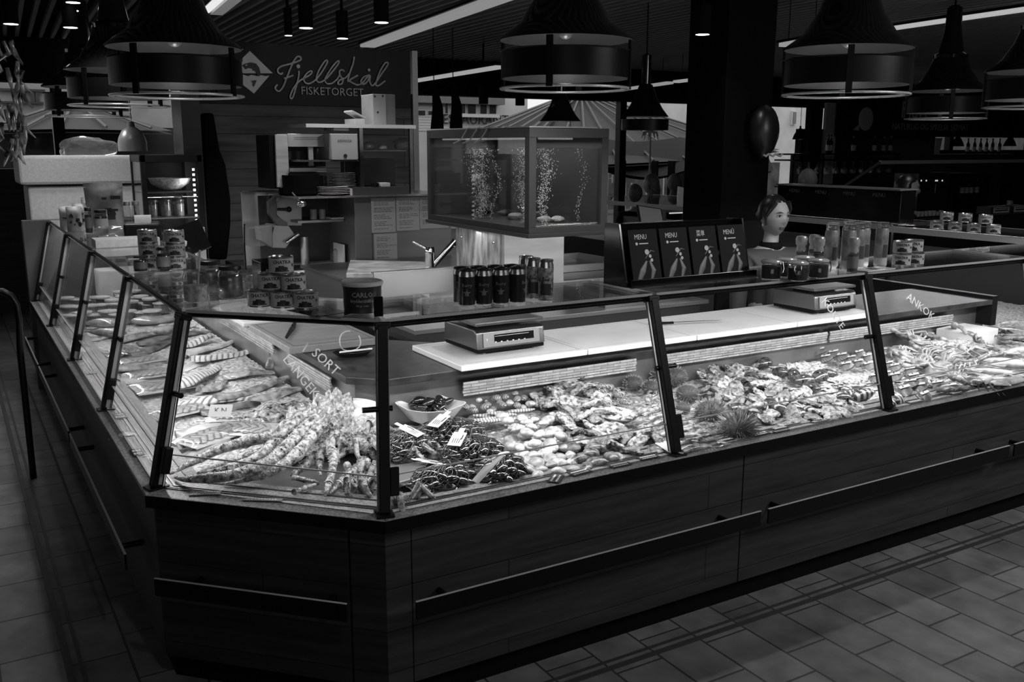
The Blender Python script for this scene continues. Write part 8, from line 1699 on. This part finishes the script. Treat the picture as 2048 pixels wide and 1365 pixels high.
def head_fn(c):
    def fn(p, d):
        x, y, z = p; t = max(0, -z/.118)
        x *= 1-.30*t**1.8; fy = y*(1-.16*t) if y < 0 else y*(1+.06*(1-t))
        if y < 0:
            fr_ = min(1, -d.y*1.3)
            fy += fr_*(-.014*g(x, .011)*(g(z+.018, .020)+.5*g(z+.030, .012)) - .006*g(x, .02)*g(z+.058, .010) - .005*g(x, .022)*g(z+.066, .008) - .010*g(x, .024)*g(z+.098, .018) + .009*(g(x-.031, .018)+g(x+.031, .018))*g(z-.008, .013) - .004*g(z-.030, .012)*g(x, .05) + .004*g(x, .03)*g(z+.062, .004))
        return Vector((x, fy, z))
    return fn
def person(label, head, yaw, shirt, hair_m, skin=skin_w, face=True, hair='up', scale=1.0, seated=False, collar=False):
    """head = point at the middle of the head; yaw: 0 looks to -Y"""
    hz = head[2]/scale; base = (head[0], head[1], 0.0); t = thing('person', label, 'person', base)
    H = hz+.11; sh = hz-.225; hp = H*.53; kn = H*.28
    pts = [(0, .01, hp), (0, .0, hp+.14), (0, -.005, sh-.13), (0, .01, sh-.01), (0, .01, sh+.055), (0, .0, hz-.07), (0, -.0, hz-.03)]; ed = [(0, 1), (1, 2), (2, 3), (3, 4), (4, 5), (5, 6)]; rr = [(.145, .11), (.12, .09), (.135, .092), (.10, .062), (.048, .048), (.044, .047), (.05, .06)]
    def add(p, r, prev): pts.append(p); rr.append(r); ed.append((prev, len(pts)-1)); return len(pts)-1
    for s in (-1, 1):
        a = add((s*.165, .01, sh-.02), .062, 3); a = add((s*.21, .015, sh-.15), .048, a); a = add((s*.225, .0, sh-.30), .040, a); a = add((s*.232, -.03, sh-.42), .033, a); w = add((s*.23, -.06, sh-.53), (.024, .020), a); pm = add((s*.228, -.075, sh-.59), (.020, .034), w)
        for k in range(4): q = add((s*.226, -.078+.022*(k-1.5), sh-.645), .0088, pm); q = add((s*.216, -.082+.023*(k-1.5), sh-.675-.006*(k in (1, 2))), .008, q)
        q = add((s*.215, -.105, sh-.575), .0105, w); q = add((s*.208, -.118, sh-.61), .009, q)
        l = add((s*.09, .01, hp-.08), .085, 0); l = add((s*.10, -.01, kn+.03), .06, l); l = add((s*.10, .0, kn*.55), .05, l); l = add((s*.10, .02, .08), .036, l); l = add((s*.105, -.06, .035), (.042, .03), l); add((s*.11, -.14, .028), (.038, .022), l)
    v, f = skin_mesh(pts, ed, rr)
    b = B(); b.add(v, f); c = Vector((0, -.012, hz)); b.ell(c, (.076, .097, .118), 44, 44, fn=head_fn(c))
    for s in (-1, 1): b.ell(c+Vector((s*.073, .012, -.012)), (.010, .018, .030), 10, 8)
    b.out('body', skin, t, 60, local=True)
    # shirt: torso and sleeves
    n0 = 7; use = [0, 1, 2, 3]; pp = [pts[i] for i in use]; r2 = [tuple(q+(.034 if i > 1 else .012) for q in rr[i]) for i in use]; e2 = [(0, 1), (1, 2), (2, 3)]; m = {0: 0, 1: 1, 2: 2, 3: 3}
    pp.append((0, .012, sh+.035)); r2.append((.078, .074)); e2.append((3, 4))
    for (a, c_) in ed:
        if c_ >= n0 and a in m and abs(pts[c_][2]-sh) < .5 and abs(pts[c_][0]) > .12: m[c_] = len(pp); pp.append(pts[c_]); q = rr[c_] if isinstance(rr[c_], tuple) else (rr[c_],)*2; r2.append((q[0]+.012, q[1]+.012)); e2.append((m[a], m[c_]))
    v, f = skin_mesh(pp, e2, r2); b = B(); b.add(v, f); sh_ = b.out('shirt', shirt, t, 60, local=True)
    # trousers
    use = [i for i in range(len(pts)) if pts[i][2] < hp+.01]; m = {}; pp = []; r2 = []; e2 = []
    for i in use:
        if pts[i][2] > .07 or i == 0: m[i] = len(pp); pp.append(pts[i]); q = rr[i] if isinstance(rr[i], tuple) else (rr[i],)*2; r2.append((q[0]+.014, q[1]+.014))
    for a, c_ in ed:
        if a in m and c_ in m: e2.append((m[a], m[c_]))
    v, f = skin_mesh(pp, e2, r2, 0, 1); b = B(); b.add(v, f); b.out('trousers', blackm, t, 60, local=True)
    if collar:
        b = B(); b.lathe([(.064, sh+.02), (.072, sh+.05), (.060, sh+.075), (.056, sh+.07), (.066, sh+.045)], (0, .006, 0), 20); b.out('collar', blackm, t, 40, local=True)
        for s in (-1, 1): b = B(); b.ell((s*.045, -.108, sh-.045), (.006, .004, .006), 10, 6); b.out('button', mat('button_white', .6, .3), sh_, 60, local=True)
        b = B(); b.prism([(-.09, -.125), (.09, -.125), (.10, -.112), (-.10, -.112)], hp-.2, sh-.10); b.out('apron', mat('apron_dark', .02, .7), t, 50, local=True)
    # hair
    b = B(); seed = head[0]
    def hf(p, d):
        k = 1+.02*nz(d, 8, seed); x, y, z = p*k
        if y < 0 and z < .078-.035*abs(x)/.07: y *= .55; x *= .93
        if z < -.03: q = max(0, (-.03-z)/.09); x *= 1-.35*q; y = y*(1-.4*q)+.018*q
        return Vector((x, y, z))
    if hair != 'none': b.ell(c+Vector((0, .010, .014)), (.086, .104, .118), 36, 28, fn=hf)
    if hair == 'long': b.tube([c+Vector((0, .05, .04)), c+Vector((0, .075, -.06)), c+Vector((0, .07, -.17)), c+Vector((0, .06, -.24))], [.075, .082, .07, .03], 16, sq=.6)
    if hair == 'up': b.ell(c+Vector((0, .105, .0)), (.045, .04, .045), 16, 10)
    if hair == 'up':
        for s in (-1, 1): b.tube([c+Vector((s*.045, -.066, .088)), c+Vector((s*.070, -.045, .045)), c+Vector((s*.080, -.020, .0)), c+Vector((s*.076, -.018, -.05))], [.014, .016, .010, .003], 8)
    if hair != 'none': b.out('hair', hair_m, t, 60, local=True)
    if face:
        for s in (-1, 1):
            b = B(); b.ell(c+Vector((s*.031, -.0775, .006)), (.0155, .006, .0068), 16, 8); e = b.out('eye', mat('eye_white', .35, .25), t, 60, local=True)
            b = B(); b.ell(c+Vector((s*.031+.003, -.0828, .0062)), (.0072, .0024, .0064), 12, 8); b.out('iris', mat('iris_dark', .008, .15), e, 60, local=True)
            b = B(); b.tube([c+Vector((s*.016, -.088, .010)), c+Vector((s*.031, -.0885, .0135)), c+Vector((s*.047, -.077, .008))], [.0018, .003, .0015], 6); b.out('eyelid', mat('lash_dark', .015, .5), e, local=True)
            b = B(); b.tube([c+Vector((s*.014, -.094, .026)), c+Vector((s*.032, -.091, .032)), c+Vector((s*.050, -.077, .026))], [.0028, .0036, .0014], 6, sq=.7); b.out('eyebrow', mat('brow_dark', .02, .7), t, local=True)
        b = B(); b.ell(c+Vector((0, -.0785, -.059)), (.021, .007, .0042), 16, 8); b.ell(c+Vector((0, -.0765, -.0665)), (.018, .007, .005), 16, 8); b.out('lips', mat('lips', .075, .4), t, 60, local=True)
        b = B(); b.ell(c+Vector((-.076, .008, -.048)), (.006, .006, .008), 10, 8); b.out('earring', mat('button_white', .6, .3), t, 60, local=True)
    t.scale = (scale,)*3; t.rotation_euler = (0, 0, yaw); return t
hp_ = at(1546, 433, d=5.62)
person('woman in a dark work shirt with white buttons looking right behind the menu holder', (hp_.x, hp_.y, hp_.z), -.12, mat('shirt_dark', .030, .7), mat('hair_black', .006, .35), hair='up', collar=True)
light('face_fill', 'SPOT', (4.1, 2.4, 2.6), 18, (hp_.x, hp_.y, hp_.z), .08, None, 22, .5)  # extra spot without a fitting, added to brighten the woman's face
q = at(1303, 370, d=11.3); person('person with long fair hair seen from behind beyond the far shelf', q, math.pi+.3, blackm, mat('hair_fair', .10, .5, noise_=.3, nscale=40), face=False, hair='long')
q = at(1270, 390, d=11.2); person('person with short grey hair seen from behind, low beside the fair haired one', q, math.pi-.2, blackm, mat('hair_grey', .09, .5, noise_=.3, nscale=40), face=False, hair='short')
q = at(1348, 366, d=12.2); person('person in a dark jacket bending over, right of the fair haired one', q, .5, blackm, mat('hair_bald', .07, .5), skin_d, face=False, hair='none')
q = at(1617, 362, d=9.9); person('person with cropped pale head seen from behind right of the column', q, math.pi, blackm, skin_d, skin_d, face=False, hair='none', scale=1.1)
q = at(1812, 378, d=8.2); person('person in dark clothes turned sideways behind the glass counter', q, .9, blackm, mat('hair_black', .006, .35), skin_d, face=False, hair='short')
q = at(1434, 362, d=12.6); person('dark figure outside at the left edge of the column', q, .2, blackm, blackm, skin_d, face=False, hair='short')
